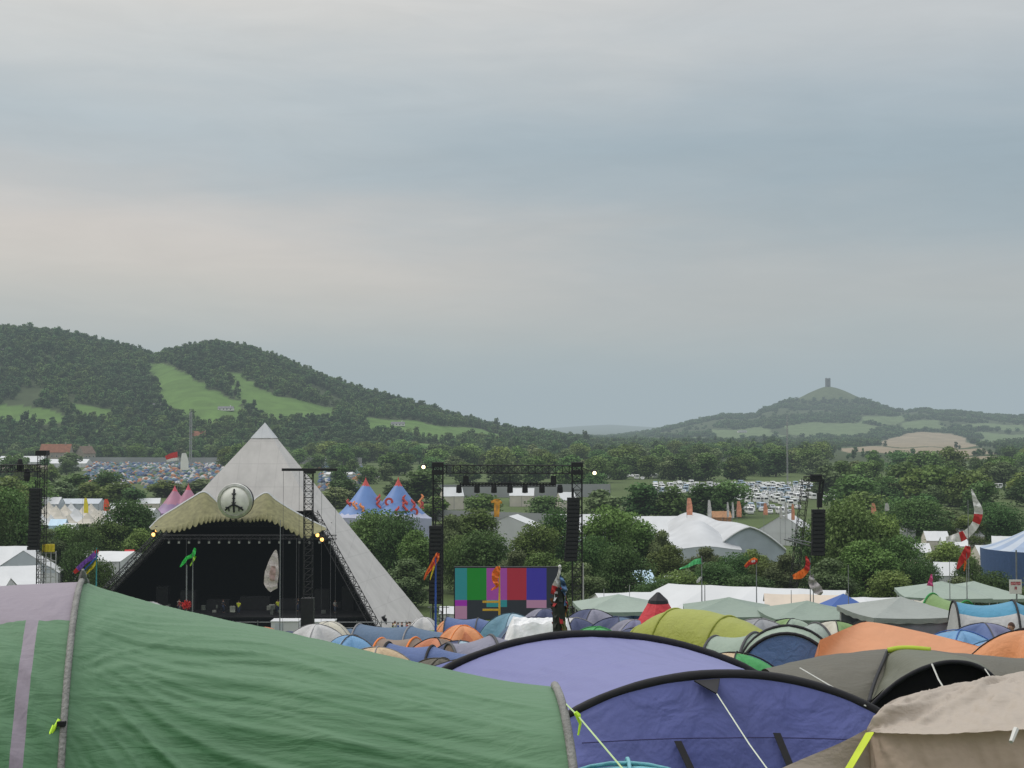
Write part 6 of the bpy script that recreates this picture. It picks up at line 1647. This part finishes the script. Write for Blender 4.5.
loft(dens(hf), dens(hb_), o, .07, wf).build('flysheet', LAV, PT, smooth=True)
loft(dens(hb_), dens(hr), o, .07, wf).build('rear_bay', PUR, PT, smooth=True)
MB().add([tuple(p - o) for p in hr], [tuple(range(len(hr)))]).build('rear_panel', PUR, PT)
def band_sleeve(P, o, w, name, parent, m_=SLEEVE, dirv=Vector((0, -1, 0)), flat=.3, off=-.25):
    """flat wide sleeve following a hoop"""
    mb = MB(); n = len(P)
    for i, p in enumerate(P):
        t = (P[min(n - 1, i + 1)] - P[max(0, i - 1)]).normalized(); out_ = dirv.cross(t).normalized()
        if out_.z < 0 and 3 < i < n - 3: out_ = -out_
        ww = w * (.9 + .18 * nz3(i * .35, w, 4))
        for k in range(8):
            a = 2 * PI * k / 8; mb.v.append(tuple(p - o + out_ * (math.cos(a) * ww / 2 + ww * off) + dirv * (math.sin(a) * ww * flat + .012)))
    mb.f = [(i * 8 + k, i * 8 + (k + 1) % 8, (i + 1) * 8 + (k + 1) % 8, (i + 1) * 8 + k) for i in range(n - 1) for k in range(8)]; mb.m = [0] * len(mb.f)
    return mb.build(name, m_, parent, smooth=True)
band_sleeve(hf, o, .085, 'pole_sleeve', PT); band_sleeve(hb_, o, .085, 'pole_sleeve', PT, off=.3); band_sleeve(hr, o, .06, 'pole_sleeve', PT)
# front wall: bellies out towards the viewer
Zv = at(717, 690, 10).z; Xv = at(717, 690, 10).x; mb = MB(); n = len(hf) - 1; hfd = curve3(hf, 110); n = 110; nv = 44
for j in range(nv + 1):
    v = j / nv
    for i in range(n + 1):
        p = hfd[i]; g_ = hz(p.x, p.y - .5) - .02; z = p.z * (1 - v) + g_ * v
        wv = .03 * nz3(p.x * 1.6, z * 1.2, 4) + .012 * nz3(p.x * 7 + z * 2, z * 2.2, 6)
        edge = min(1, (p.z - g_) / .6)
        wv += .010 * crease(p.x * 3.2 + (z - 25) * 1.1, z * .8, 11) + .008 * crease(math.atan2(z - Zv, p.x - Xv) * 5, math.hypot(z - Zv, p.x - Xv) * .7, 15) * math.exp(-math.hypot(z - Zv, p.x - Xv) * .9)
        y = p.y - (.55 * math.sin(v * PI / 2) + wv * math.sin(PI * min(1, v * 1.1))) * edge
        mb.v.append(tuple(Vector((p.x, y, z)) - o))
mb.f = [(j * (n + 1) + i, j * (n + 1) + i + 1, (j + 1) * (n + 1) + i + 1, (j + 1) * (n + 1) + i) for j in range(nv) for i in range(n)]; mb.m = [0] * len(mb.f)
mb.build('front_panel', PUR, PT, smooth=True)
def surf_y(x, z):
    """depth of the front wall at world x,z"""
    best = min(range(len(hfd)), key=lambda i: abs(hfd[i].x - x)); p = hfd[best]; g_ = hz(p.x, p.y - .5); v = min(1, max(0, (p.z - z) / (p.z - g_)))
    return p.y - .55 * math.sin(v * PI / 2) * min(1, (p.z - g_) / .6)
def on_wall(px, py, lift=.05):
    q = at(px, py, 10); 
    for _ in range(4): q = at(px, py, surf_y(q.x, q.z))
    return at(px, py, q.y - lift)
for a_, b_ in (((674, 741), (690, 775)), ((773, 733), (789, 772))):
    A = on_wall(*a_); B = on_wall(*b_); d = Vector((.052, 0, 0))
    MB().add([tuple(A - o), tuple(A + d - o), tuple(B + d - o), tuple(B - o)], [(0, 1, 2, 3)]).build('strap', SLEEVE, PT, thick=.006)
sm = MB(); sm.tube([on_wall(582 + i * 7.0, 743 - 5 * math.sin(i / 38 * PI) - (4 if i > 20 else 0) * (i - 20) / 20, .035) - o for i in range(39)], .004, 4); sm.build('seam', mat('seam_blue', (.03, .03, .10), .8), PT)
A = on_wall(694, 681, .03); B = on_wall(720, 679, .03); Cc = on_wall(717, 694, .16)
MB().add([tuple(A - o), tuple(B - o), tuple(Cc - o)], [(0, 1, 2)]).build('vent_hood', SLEEVE, PT, thick=.01)
add_guy(PT, Cc - o, at(790, 800, 8.0) - o, mat('cord_white', (.55, .60, .50), .6), r=.005)
add_guy(PT, at(866, 706, 10.15) - o, at(840, 690, 10.4) - o, GUY)

# brown tent, lower right ---------------------------------------------------
o = Vector(((950 - CX) / F * 6, 6, 0)); o.z = hz(o.x, o.y)
BT = empty('ridge_tent', o, 0, 'pale mushroom brown tent with a slack flap at the lower right', 'tent')
BRN = fabric('flysheet_mushroom', (.40, .34, .28), shade=.08, trans=.28, wr=.2, wscale=5, stretch=(1, 2, 2)); BRN2 = fabric('wall_mushroom', (.54, .43, .35), shade=.12, trans=.25, wr=.28, wscale=4)
topc = W3([(867, 728, 6.0), (873, 718, 6.05), (884, 706, 6.15), (898, 698, 6.3), (925, 691, 6.45), (960, 684, 6.6), (1000, 676, 6.8), (1060, 664, 7.0), (1150, 650, 7.2), (1260, 640, 7.4)])
hem = W3([(867, 732, 5.98), (885, 733, 5.85), (905, 733.5, 5.8), (940, 734, 5.75), (980, 732, 5.7), (1030, 729, 5.62), (1080, 726, 5.55), (1140, 724, 5.5), (1200, 722, 5.45), (1280, 720, 5.4)])
patch(topc, hem, 140, 50, o, .05, lambda u, v: (folds(u * 2.2, v, 1.3, 5, 3.4, .07, 21.) + .020 * crease(v * 3.5 + u * 9, u * 3, 31) + .012 * crease(v * 6 + u * 22, u * 6 - v * 2, 33) + .012 * crease(u * 26 - v * 9, v * 2, 35) * v + .012 * nz3(u * 14 + v * 7, v * 9, 2)) * math.sin(PI * v) ** .7 * min(1, u * 12) + .006 * nz3(u * 40, v * 6, 8)).build('flysheet', BRN, BT, smooth=True)
hem2 = [p + Vector((.0, .06, -.012)) for p in hem]
gl_ = [Vector((p.x + .0, p.y - .12, hz(p.x, p.y) - .02)) for p in hem]
patch(hem2, gl_, 120, 40, o, 0, lambda u, v: (.03 * nz3(u * 9 - v * 4, v * 1.5, 2) + .016 * crease(u * 22 - v * 5, v * 1.4, 41) + .010 * nz3(u * 30, v * 3, 6)) * math.sin(PI * min(1, .1 + v * .9))).build('wall', BRN2, BT, smooth=True)
# left flank: from the corner down to the peg line
fl1 = W3([(867, 729, 5.99), (840, 743, 5.95), (800, 760, 5.9), (760, 778, 5.85), (700, 805, 5.8)])
fl2 = [Vector((p.x + .05, p.y - .55, hz(p.x, p.y))) for p in fl1]; fl2[0] = Vector((hem[0].x + .05, hem[0].y - .18, hz(hem[0].x, hem[0].y)))
patch(fl1, fl2, 60, 30, o, .02, lambda u, v: (.02 * nz3(u * 3 + v * 5, v * 2, 4) + .006 * nz3(u * 20, v * 8, 4)) * min(1, u * 8) * min(1, v * 6)).build('side_panel', BRN, BT, smooth=True)
bk = [Vector((p.x + .3, p.y + 1.3, hz(p.x, p.y + 1.3))) for p in topc]
patch(topc, bk, 60, 14, o, .02).build('rear_side', BRN, BT, smooth=True)
bk2 = [Vector((p.x + .2, p.y + 1.3, hz(p.x, p.y + 1.3))) for p in fl1]
patch(fl1, bk2, 40, 14, o, .02).build('rear_side', BRN, BT, smooth=True)
t0 = at(867, 733, 5.93) - o; t1 = at(843, 772, 5.66) - o
MB().add([tuple(t0 + Vector((-.005, 0, 0))), tuple(t0 + Vector((.032, 0, .004))), tuple(t1 + Vector((.030, 0, 0))), tuple(t1)], [(0, 1, 2, 3)]).build('lime_webbing', mat('lime_webbing', (.45, .55, .03), .6, .12, 8), BT, thick=.004)
t0 = at(1016, 729, 5.60) - o; t1 = at(1011, 742, 5.55) - o
MB().tube([t0, t1], [.012, .009], 6).build('hem_toggle', mat('toggle_white', (.55, .55, .52), .6), BT)

# dark olive tent -----------------------------------------------------------
o = Vector(((900 - CX) / F * 14, 14, 0)); o.z = hz(o.x, o.y)
OT = empty('tunnel_tent', o, 0, 'dark olive tent with a wide arched porch of painted shade and lime trim', 'tent')
OLV = fabric('flysheet_olive', (.085, .08, .058), shade=.12, trans=.08, wr=.3, wscale=3); OLV2 = fabric('porch_olive', (.10, .105, .07), shade=.12, trans=.08, wr=.25, wscale=3)
rg = W3([(770, 672, 13.6), (790, 666, 13.8), (815, 661, 14), (850, 655, 14.1), (886, 651, 14.2), (925, 650.5, 14.2), (965, 655, 14.2), (1010, 659, 14.2), (1060, 662, 14.2), (1120, 668, 14.2)])
nr_ = [Vector((p.x, p.y - 1.5 if 1 else 0, hz(p.x, p.y - 1.5))) for p in rg]; fr_ = [Vector((p.x, p.y + 1.4, hz(p.x, p.y + 1.4))) for p in rg]
def arcprof(a, b, v, u):
    t = v * PI / 2; return Vector((a.x * (1 - v) + b.x * v, a.y + (b.y - a.y) * math.sin(t), b.z + (a.z - b.z) * math.cos(t) ** .8))
wr_o = lambda u, v: (.03 * nz3(u * 8 + v * 3, v * 3, 3) + .012 * nz3(u * 22, v * 9, 3)) * min(1, v * 5)
patch(rg, nr_, 110, 30, o, 0, wr_o, prof=arcprof).build('flysheet', OLV, OT, smooth=True); patch(rg, fr_, 60, 16, o, 0, wr_o, prof=arcprof).build('rear_side', OLV, OT, smooth=True)
pr1 = W3([(884, 652, 14.15), (893, 650.5, 14.1), (905, 649.5, 14.05), (925, 650.5, 14.0), (943, 654, 13.9), (958, 657, 13.75), (972, 659.5, 13.5), (990, 667, 13.2)])
ar = W3([(862, 722, 12.5), (868, 708, 12.5), (880, 695, 12.5), (898, 680, 12.5), (920, 668, 12.5), (945, 661, 12.5), (968, 662, 12.5), (985, 669, 12.5), (996, 680, 12.5), (1004, 700, 12.5)])
pr1 = W3([(872, 700, 13.2), (880, 676, 13.9), (884, 658, 14.1), (893, 651, 14.1), (905, 649.5, 14.05), (925, 650.5, 14.0), (945, 654.5, 13.8), (962, 658, 13.5), (982, 664, 13.1), (1004, 690, 13.0)])
patch(pr1, ar, 80, 20, o, .03, lambda u, v: .012 * nz3(u * 10, v * 3, 5)).build('porch_canopy', OLV2, OT, smooth=True)
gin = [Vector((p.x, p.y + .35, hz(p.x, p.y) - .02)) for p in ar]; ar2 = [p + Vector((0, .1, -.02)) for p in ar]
patch(ar2, gin, 50, 10, o).build('porch_shade_sheet', mat('porch_shade', (.008, .008, .009), .9, .2, 3), OT)  # near-black sheet stands in for the shade inside the porch
band_sleeve(curve3(ar, 60), o, .045, 'pole_sleeve', OT); MB().tube([p - o for p in curve3(W3([(887, 652, 14.05), (883, 662, 13.7), (877, 676, 13.3), (872, 690, 12.9), (869, 702, 12.6)]), 20)], .018, 6).build('pole_sleeve', SLEEVE, OT, smooth=True)
MB().tube([p - o + Vector((0, -.03, .012)) for p in curve3(W3([(887, 651.3, 14.05), (898, 649.3, 14.03), (912, 649.2, 14.0), (930, 650.8, 13.95)]), 14)], [.03] * 15, 6).build('lime_trim', mat('lime_trim', (.36, .46, .04), .6), OT, smooth=True)
add_guy(OT, at(932, 664, 12.45) - o, at(945, 690, 12.0) - o, r=.008); add_guy(OT, at(985, 669, 12.45) - o, at(1010, 700, 11.6) - o, r=.006)
add_guy(OT, at(800, 668, 13.2) - o, at(880, 710, 11.9) - o, r=.007)

# orange tarp tent ------------------------------------------------------------
o = Vector(((900 - CX) / F * 23, 23, 0)); o.z = hz(o.x, o.y)
QT = empty('ridge_tent', o, 0, 'bright orange sheet tent with a long sloping ridge', 'tent')
ORF = fabric('flysheet_orange', (.66, .27, .12), shade=.06, trans=.2, wr=.2, wscale=3); ORF2 = fabric('orange_end', (.62, .16, .03), shade=.1, wr=.3)
rg = W3([(820, 640, 23.4), (846, 628.5, 23.8), (862, 622.3, 24), (875, 622.5, 24), (900, 627, 23.9), (930, 634, 23.7), (960, 641, 23.4), (985, 648, 23.2)])
nb2 = [Vector((x, y, hz(x, y))) for x, y in [((806 - CX) / F * 22.9, 22.9), ((815 - CX) / F * 22.3, 22.3), ((840 - CX) / F * 22, 22), ((875 - CX) / F * 21.6, 21.6), ((915 - CX) / F * 21.6, 21.6), ((950 - CX) / F * 21.8, 21.8), ((978 - CX) / F * 22, 22)]]
patch(rg, nb2, 60, 24, o, -.03, lambda u, v: .02 * nz3(u * 5, v * 4, 3)).build('flysheet', ORF, QT, smooth=True)
fb2 = [Vector((p.x, 25.6, hz(p.x, 25.6))) for p in rg]; patch(rg, fb2, 30, 8, o).build('rear_side', ORF, QT, smooth=True)
patch([rg[0], rg[0].lerp(nb2[0], .5), nb2[0]], [rg[0] + Vector((0, .01, 0)), rg[0].lerp(fb2[0], .5), fb2[0]], 8, 8, o).build('end_panel', ORF, QT)
e0 = rg[-1]; patch([e0, e0.lerp(nb2[-1], .5), nb2[-1]], [e0 + Vector((.05, 0, 0)), e0.lerp(fb2[-1], .4) + Vector((.25, 0, 0)), fb2[-1] + Vector((.1, 0, 0))], 8, 8, o).build('end_panel', ORF2, QT)
MB().tube([e0 - o, nb2[-1] - o], .02, 5).build('seam', mat('orange_piping', (0, 0, 0)), QT)

# red tepee -------------------------------------------------------------------
p = G(657.5, 40); h = ztop(592.5, 40) - p.z; r = empty('tepee_tent', p, 0, 'red tepee tent with a black pointed cap', 'tent')
mb = MB(); k8 = 10
prof = [(1.35, 0), (1.12, h * .25), (.85, h * .5), (.55, h * .72), (.24, h * .92)]
mb.lathe(prof, k8).build('flysheet', fabric('tepee_red', (.55, .035, .05), trans=.15), r)
MB().lathe([(.30, h * .885), (.27, h * .92), (.05, h * 1.0), (0, h * 1.005)], k8).build('cap', SLEEVE, r)
MB().add([(-.25, -1.36, .02), (.25, -1.36, .02), (.18, -.9, h * .5), (-.18, -.9, h * .5)], [(0, 1, 2, 3)]).build('door', mat('door_darkred', (.25, .02, .03), .7), r)

# crumpled white sheet
o = G(540, 41); r = empty('crumpled_sheet', o, 0, 'crumpled white plastic sheet thrown over low tents beside the totem', 'sheet')
zt_ = ztop(617, 41) - o.z
mb = MB()
def fs_(u, v):
    x = (u - .5) * 2.3; y = (v - .5) * 1.6; e = min(1, min(u, 1 - u) * 6) * min(1, min(v, 1 - v) * 5)
    z = zt_ * (.25 + .72 * e ** .5) * (1 - .12 * abs(nz3(u * 3, v * 3, 1))) + .12 * nz3(u * 7, v * 7, 3) + .05 * nz3(u * 18, v * 18, 5)
    return (x, y, max(.05, min(zt_, z)) if e > 0 else 0)
mb.grid(fs_, 60, 40).build('sheet_cloth', mat('sheet_white', (.68, .69, .70), .5, .1, 3, bump=.4, bscale=6), r, smooth=False)
MB().box((0, 0, zt_ * .35), (1.7, 1.1, zt_ * .7)).build('covered_bundle', fa('tealblue'), r)

# totem
Y = 28.; o = G(558.5, Y); r = empty('totem_pole', o, 0, 'pole wrapped in red blue and dark rags with a pale tip', 'totem'); k = mpp(Y)
MB().tube([(0, 0, 0), (0, 0, ztop(575, Y) - o.z), (.02, 0, ztop(567, Y) - o.z)], [.04, .03, .012], 7).build('pole', mat('pole_pale', (.40, .40, .38)), r)
MB().lathe([(0, -.03), (.03, 0), (.03, .03), (0, .05)], 8, c=(.02, 0, ztop(567, Y) - o.z)).build('finial', WHITEC, r)
RG = [mat('rag_red', (.36, .03, .03), .8, .5, 6, trans=.1), mat('rag_dark', (.02, .025, .02), .8, .5, 6), mat('rag_blue', (.10, .18, .32), .8, .4, 6), mat('rag_olive', (.10, .10, .03), .8, .6, 5), mat('rag_pale', (.42, .45, .47), .8, .3, 6), mat('rag_rust', (.35, .13, .03), .8, .4, 6)]
zs0, zs1 = ztop(634, Y) - o.z, ztop(588, Y) - o.z
body = MB()
for i in range(60):
    pass
body.lathe([(.0, zs1 + .04), (.05, zs1), (.11, zs1 - .12), (.13, (zs0 + zs1) / 2), (.12, zs0), (.14, zs0 - .5), (.10, .2), (.05, .02)], 12)
body.v = [(x + .03 * nz3(x * 9, y * 9, z * 5), y + .03 * nz3(x * 9, y * 9, z * 5 + 4), z) for x, y, z in body.v]; body.build('wrapped_core', RG[1], r, smooth=True)
def rag(z, a, ln, w, m_, out=.14):
    d = Vector((math.cos(a), math.sin(a), 0)); t = Vector((-math.sin(a), math.cos(a), 0)); mb = MB(); vs = []
    for i in range(6):
        f = i / 5; c = d * (out + .05 * math.sin(f * 3 + a)) + Vector((0, 0, z - ln * f)); ww = w * (1 - .4 * f)
        for s in (-1, 0, 1): vs.append(c + t * ww / 2 * s + d * (.02 * math.sin(f * 7 + s)))
    mb.add(vs, [(i * 3 + j, i * 3 + j + 1, i * 3 + j + 4, i * 3 + j + 3) for i in range(5) for j in range(2)]); mb.build('rag', m_, r, smooth=True)
for i in range(46):
    f = i / 46; z = zs1 + .05 - (zs1 - zs0 + .3) * f + rnd.uniform(-.04, .04)
    if f < .1: m_ = RG[rnd.choice([2, 4, 2, 0])]
    elif f < .5: m_ = RG[rnd.choice([0, 0, 0, 1, 5, 1])]
    else: m_ = RG[rnd.choice([1, 3, 5, 1, 0, 3])]
    rag(z, rnd.uniform(0, 6.28), rnd.uniform(.18, .34), rnd.uniform(.07, .14), m_, .10 + .04 * rnd.random())
ribbon([(561, 568), (558, 577), (555, 586), (552, 594)], [1, 3, 6, 3], Y - .1, o, [WHITEC, REDPVC], lambda t, j: 1 if t > .65 else 0, parent=r, name='pennant'); ribbon([(560, 575), (563, 583), (565, 592)], [1.5, 5, 5], Y - .1, o, [RG[2]], parent=r, name='pennant')
add_guy(r, (.1, 0, ztop(600, Y) - o.z), Vector((at(574, 640, Y) - o)), SLEEVE, r=.012)

# ---- the person between the right hand tents
def person(px, py, Y, rz, label):
    p = G(px, Y); H = ztop(py, Y) - p.z; s = H / 1.72; r = empty('person', p, rz, label, 'person'); r.scale = (s, s, s)
    J = {'pel': (0, 0, .95, .145, .105), 'ch': (0, .01, 1.22, .15, .10), 'sh': (0, .0, 1.40, .13, .09), 'nk': (0, -.01, 1.49, .055, .055),
         'lh': (.09, 0, .90, .085, .085), 'lk': (.10, -.02, .50, .058, .058), 'la': (.10, .02, .09, .042, .045), 'lt': (.11, -.15, .035, .04, .03),
         'rh': (-.09, 0, .90, .085, .085), 'rk': (-.10, -.04, .50, .058, .058), 'ra': (-.10, .04, .09, .042, .045), 'rt': (-.11, -.12, .035, .04, .03),
         'ls': (.19, 0, 1.39, .055, .055), 'le': (.26, .03, 1.12, .042, .042), 'lw': (.24, -.12, .90, .028, .03), 'lp': (.24, -.17, .85, .032, .022),
         'rs': (-.19, 0, 1.39, .055, .055), 're': (-.26, .02, 1.12, .042, .042), 'rw': (-.22, -.16, .96, .028, .03), 'rp': (-.21, -.22, .93, .032, .022)}
    E = [('pel', 'ch'), ('ch', 'sh'), ('sh', 'nk'), ('pel', 'lh'), ('lh', 'lk'), ('lk', 'la'), ('la', 'lt'), ('pel', 'rh'), ('rh', 'rk'), ('rk', 'ra'), ('ra', 'rt'), ('sh', 'ls'), ('ls', 'le'), ('le', 'lw'), ('lw', 'lp'), ('sh', 'rs'), ('rs', 're'), ('re', 'rw'), ('rw', 'rp')]
    for sd, w_ in ((1, 'lp'), (-1, 'rp')):
        b = J[w_]
        for i, (dx, ln) in enumerate(((-.024, .06), (-.008, .072), (.009, .068), (.025, .052))):
            a_ = f'{w_}f{i}a'; b_ = f'{w_}f{i}b'; J[a_] = (b[0] + dx, b[1] - .03, b[2] - .03, .010, .010); J[b_] = (b[0] + dx, b[1] - .03 - ln * .2, b[2] - .03 - ln, .008, .008); E += [(w_, a_), (a_, b_)]
        J[w_ + 'th'] = (b[0] - sd * .045, b[1] - .05, b[2] - .01, .009, .009); E.append((w_, w_ + 'th'))
    ks = list(J); me = bpy.data.meshes.new('body'); me.from_pydata([J[k][:3] for k in ks], [(ks.index(a), ks.index(b)) for a, b in E], [])
    ob = bpy.data.objects.new('body', me); COL.objects.link(ob); ob.parent = r
    md = ob.modifiers.new('skin', 'SKIN'); sv = me.skin_vertices[0].data
    for i, k in enumerate(ks): sv[i].radius = J[k][3:5]; sv[i].use_root = (k == 'pel')
    ob.modifiers.new('sub', 'SUBSURF').levels = 1
    me.materials.append(mat('skin_tone', (.42, .24, .17), .6, .08, 8))
    hd = MB(); 
    def fh(u, v):
        a = 2 * PI * u; b = PI * v; x = .076 * math.sin(b) * math.cos(a); y = .095 * math.sin(b) * math.sin(a); z = .118 * math.cos(b)
        if z < -.02: x *= 1 + z * 2.2; 
        if y < 0 and z < .0: y *= 1 + z * .8
        if y < 0 and abs(x) < .015 and -.035 < z < .01: y -= .02
        return (x, y, 1.60 + z)
    hdo = hd.grid(fh, 24, 18).build('head', mat('skin_tone', (0, 0, 0)), r, smooth=True)
    MB().lathe([(.0, .01), (.012, 0), (0, -.01)], 8, c=(.03, -.085, 1.605)).lathe([(.0, .01), (.012, 0), (0, -.01)], 8, c=(-.03, -.085, 1.605)).build('eyes', SLEEVE, hdo)
    for s_ in (-1, 1): MB().lathe([(0, .03), (.014, .015), (.014, -.015), (0, -.03)], 8, c=(s_ * .078, .005, 1.60)).build('ear', mat('skin_tone', (0, 0, 0)), hdo)
    MB().tube([(-.022, -.088, 1.548), (0, -.093, 1.546), (.022, -.088, 1.548)], .005, 5).build('mouth', mat('lip', (.3, .1, .09), .6), hdo)
    hb2 = MB()
    def fhair(u, v):
        a = 2 * PI * u; b = PI * .56 * v; x = .083 * math.sin(b) * math.cos(a); y = .102 * math.sin(b) * math.sin(a) + .008; z = .126 * math.cos(b)
        if y < -.03 and z < .05: z = .05; y = max(y, -.085)
        return (x, y, 1.605 + z + .004 * nz3(u * 30, v * 20))
    hb2.grid(fhair, 24, 12).build('hair', mat('hair_brown', (.06, .03, .02), .7, .3, 20), r, smooth=True)
    def fsh(u, v):
        a = 2 * PI * u; z = .86 + .58 * v; w_ = .17 + .02 * math.sin(v * 3) - (.09 * max(0, v - .86) / .14); 
        return (w_ * math.cos(a) * (1.08 if v > .5 else 1), (.118 - .04 * max(0, v - .9) * 10 * .5) * math.sin(a), z)
    sh = MB().grid(fsh, 24, 12)
    for s_ in (-1, 1): sh.tube([(s_ * .14, 0, 1.395), (s_ * .21, .01, 1.33), (s_ * .25, .02, 1.18)], [.075, .068, .058], 10)
    sh.build('tshirt', mat('shirt_dark', (.05, .05, .06), .85, .2, 10), r, smooth=True)
    tr_ = MB()
    for s_ in (-1, 1): tr_.tube([(s_ * .08, 0, .97), (s_ * .095, 0, .86), (s_ * .10, -.03, .5), (s_ * .10, .02, .12)], [.12, .105, .075, .06], 12)
    tr_.build('trousers', mat('denim', (.05, .07, .13), .9, .25, 8), r, smooth=True)
    return r
pr0 = person(1008.5, 622.5, 35, R(-60), 'person with short dark hair standing between the tents at the right')
SHIRTS = [mat('shirt_red', (.35, .05, .05), .85), mat('shirt_pale', (.50, .50, .48), .85), mat('shirt_blue', (.06, .12, .30), .85), mat('shirt_hi_vis', (.60, .65, .05), .8), mat('shirt_dark', (0, 0, 0))]
WORDS = ['red', 'pale', 'blue', 'yellow', 'dark']
smesh = {}
def crowd(px, Y, i, z=None, where='right of the pyramid foot'):
    k = i % 5; p_ = G(px, Y)
    if z is not None: p_.z = z
    r_ = copy_tree(pr0, p_, rnd.uniform(0, 6.28), rnd.uniform(.95, 1.05), 'tiny figure in a %s top %s' % (WORDS[k], where), 'people in %s tops %s' % (WORDS[k], where))
    for ch in r_.children:
        if ch.name.startswith('tshirt'):
            if k not in smesh:
                m_ = ch.data.copy(); m_.materials.clear(); m_.materials.append(SHIRTS[k]); smesh[k] = m_
            ch.data = smesh[k]
for i in range(22): crowd(rnd.uniform(392, 452), rnd.uniform(146, 172), i)
for i in range(9): crowd(rnd.uniform(150, 345), rnd.uniform(184, 190), i + 3, 3.7, 'on the dark pyramid stage deck')
for px, py, Y, cn, lab in ((424, 611, 150, 'offwhite', 'small white tent at the foot of the left rig tower'),):
    D(px, py + 6, 120, 40, lab, fa(cn))
tunnel_tent(478, 617.5, 66, 'low blue tunnel tent just under the colour bar screen', [(-1.5, 1.0, 1), (0, 1.1, .98), (1.5, 1, .9)], [fa('royal')], rz=R(-8), panel=fa('slate'), sleeve=PIPE2)
D(452, 619, 70, 44, 'small orange dome tent just below the left edge of the screen', fa('orange')); D(498, 622, 58, 44, 'leaf green dome tent below the screen', fa('leaf')); D(520, 624, 44, 44, 'slate blue dome tent left of the crumpled sheet', fa('slate'), fa('navyt'))
D(640, 628, 33, 50, 'navy dome tent in front of the grey violet one', fa('navyt'), fa('slate'), rz=R(12)); D(668, 640, 27, 40, 'small teal dome tent below the lime tent', fa('tealblue'), rz=R(30))
M(449, 606, 176, 16, 4, .8, 0, WHITEPVC, mat('clear_panel_white', (0, 0, 0)), 'low white site building just left of the screen')
M(646, 603, 150, 30, 5, .75, R(6), CREAMPVC, CREAMPVC, 'cream marquee low behind the red tepee')
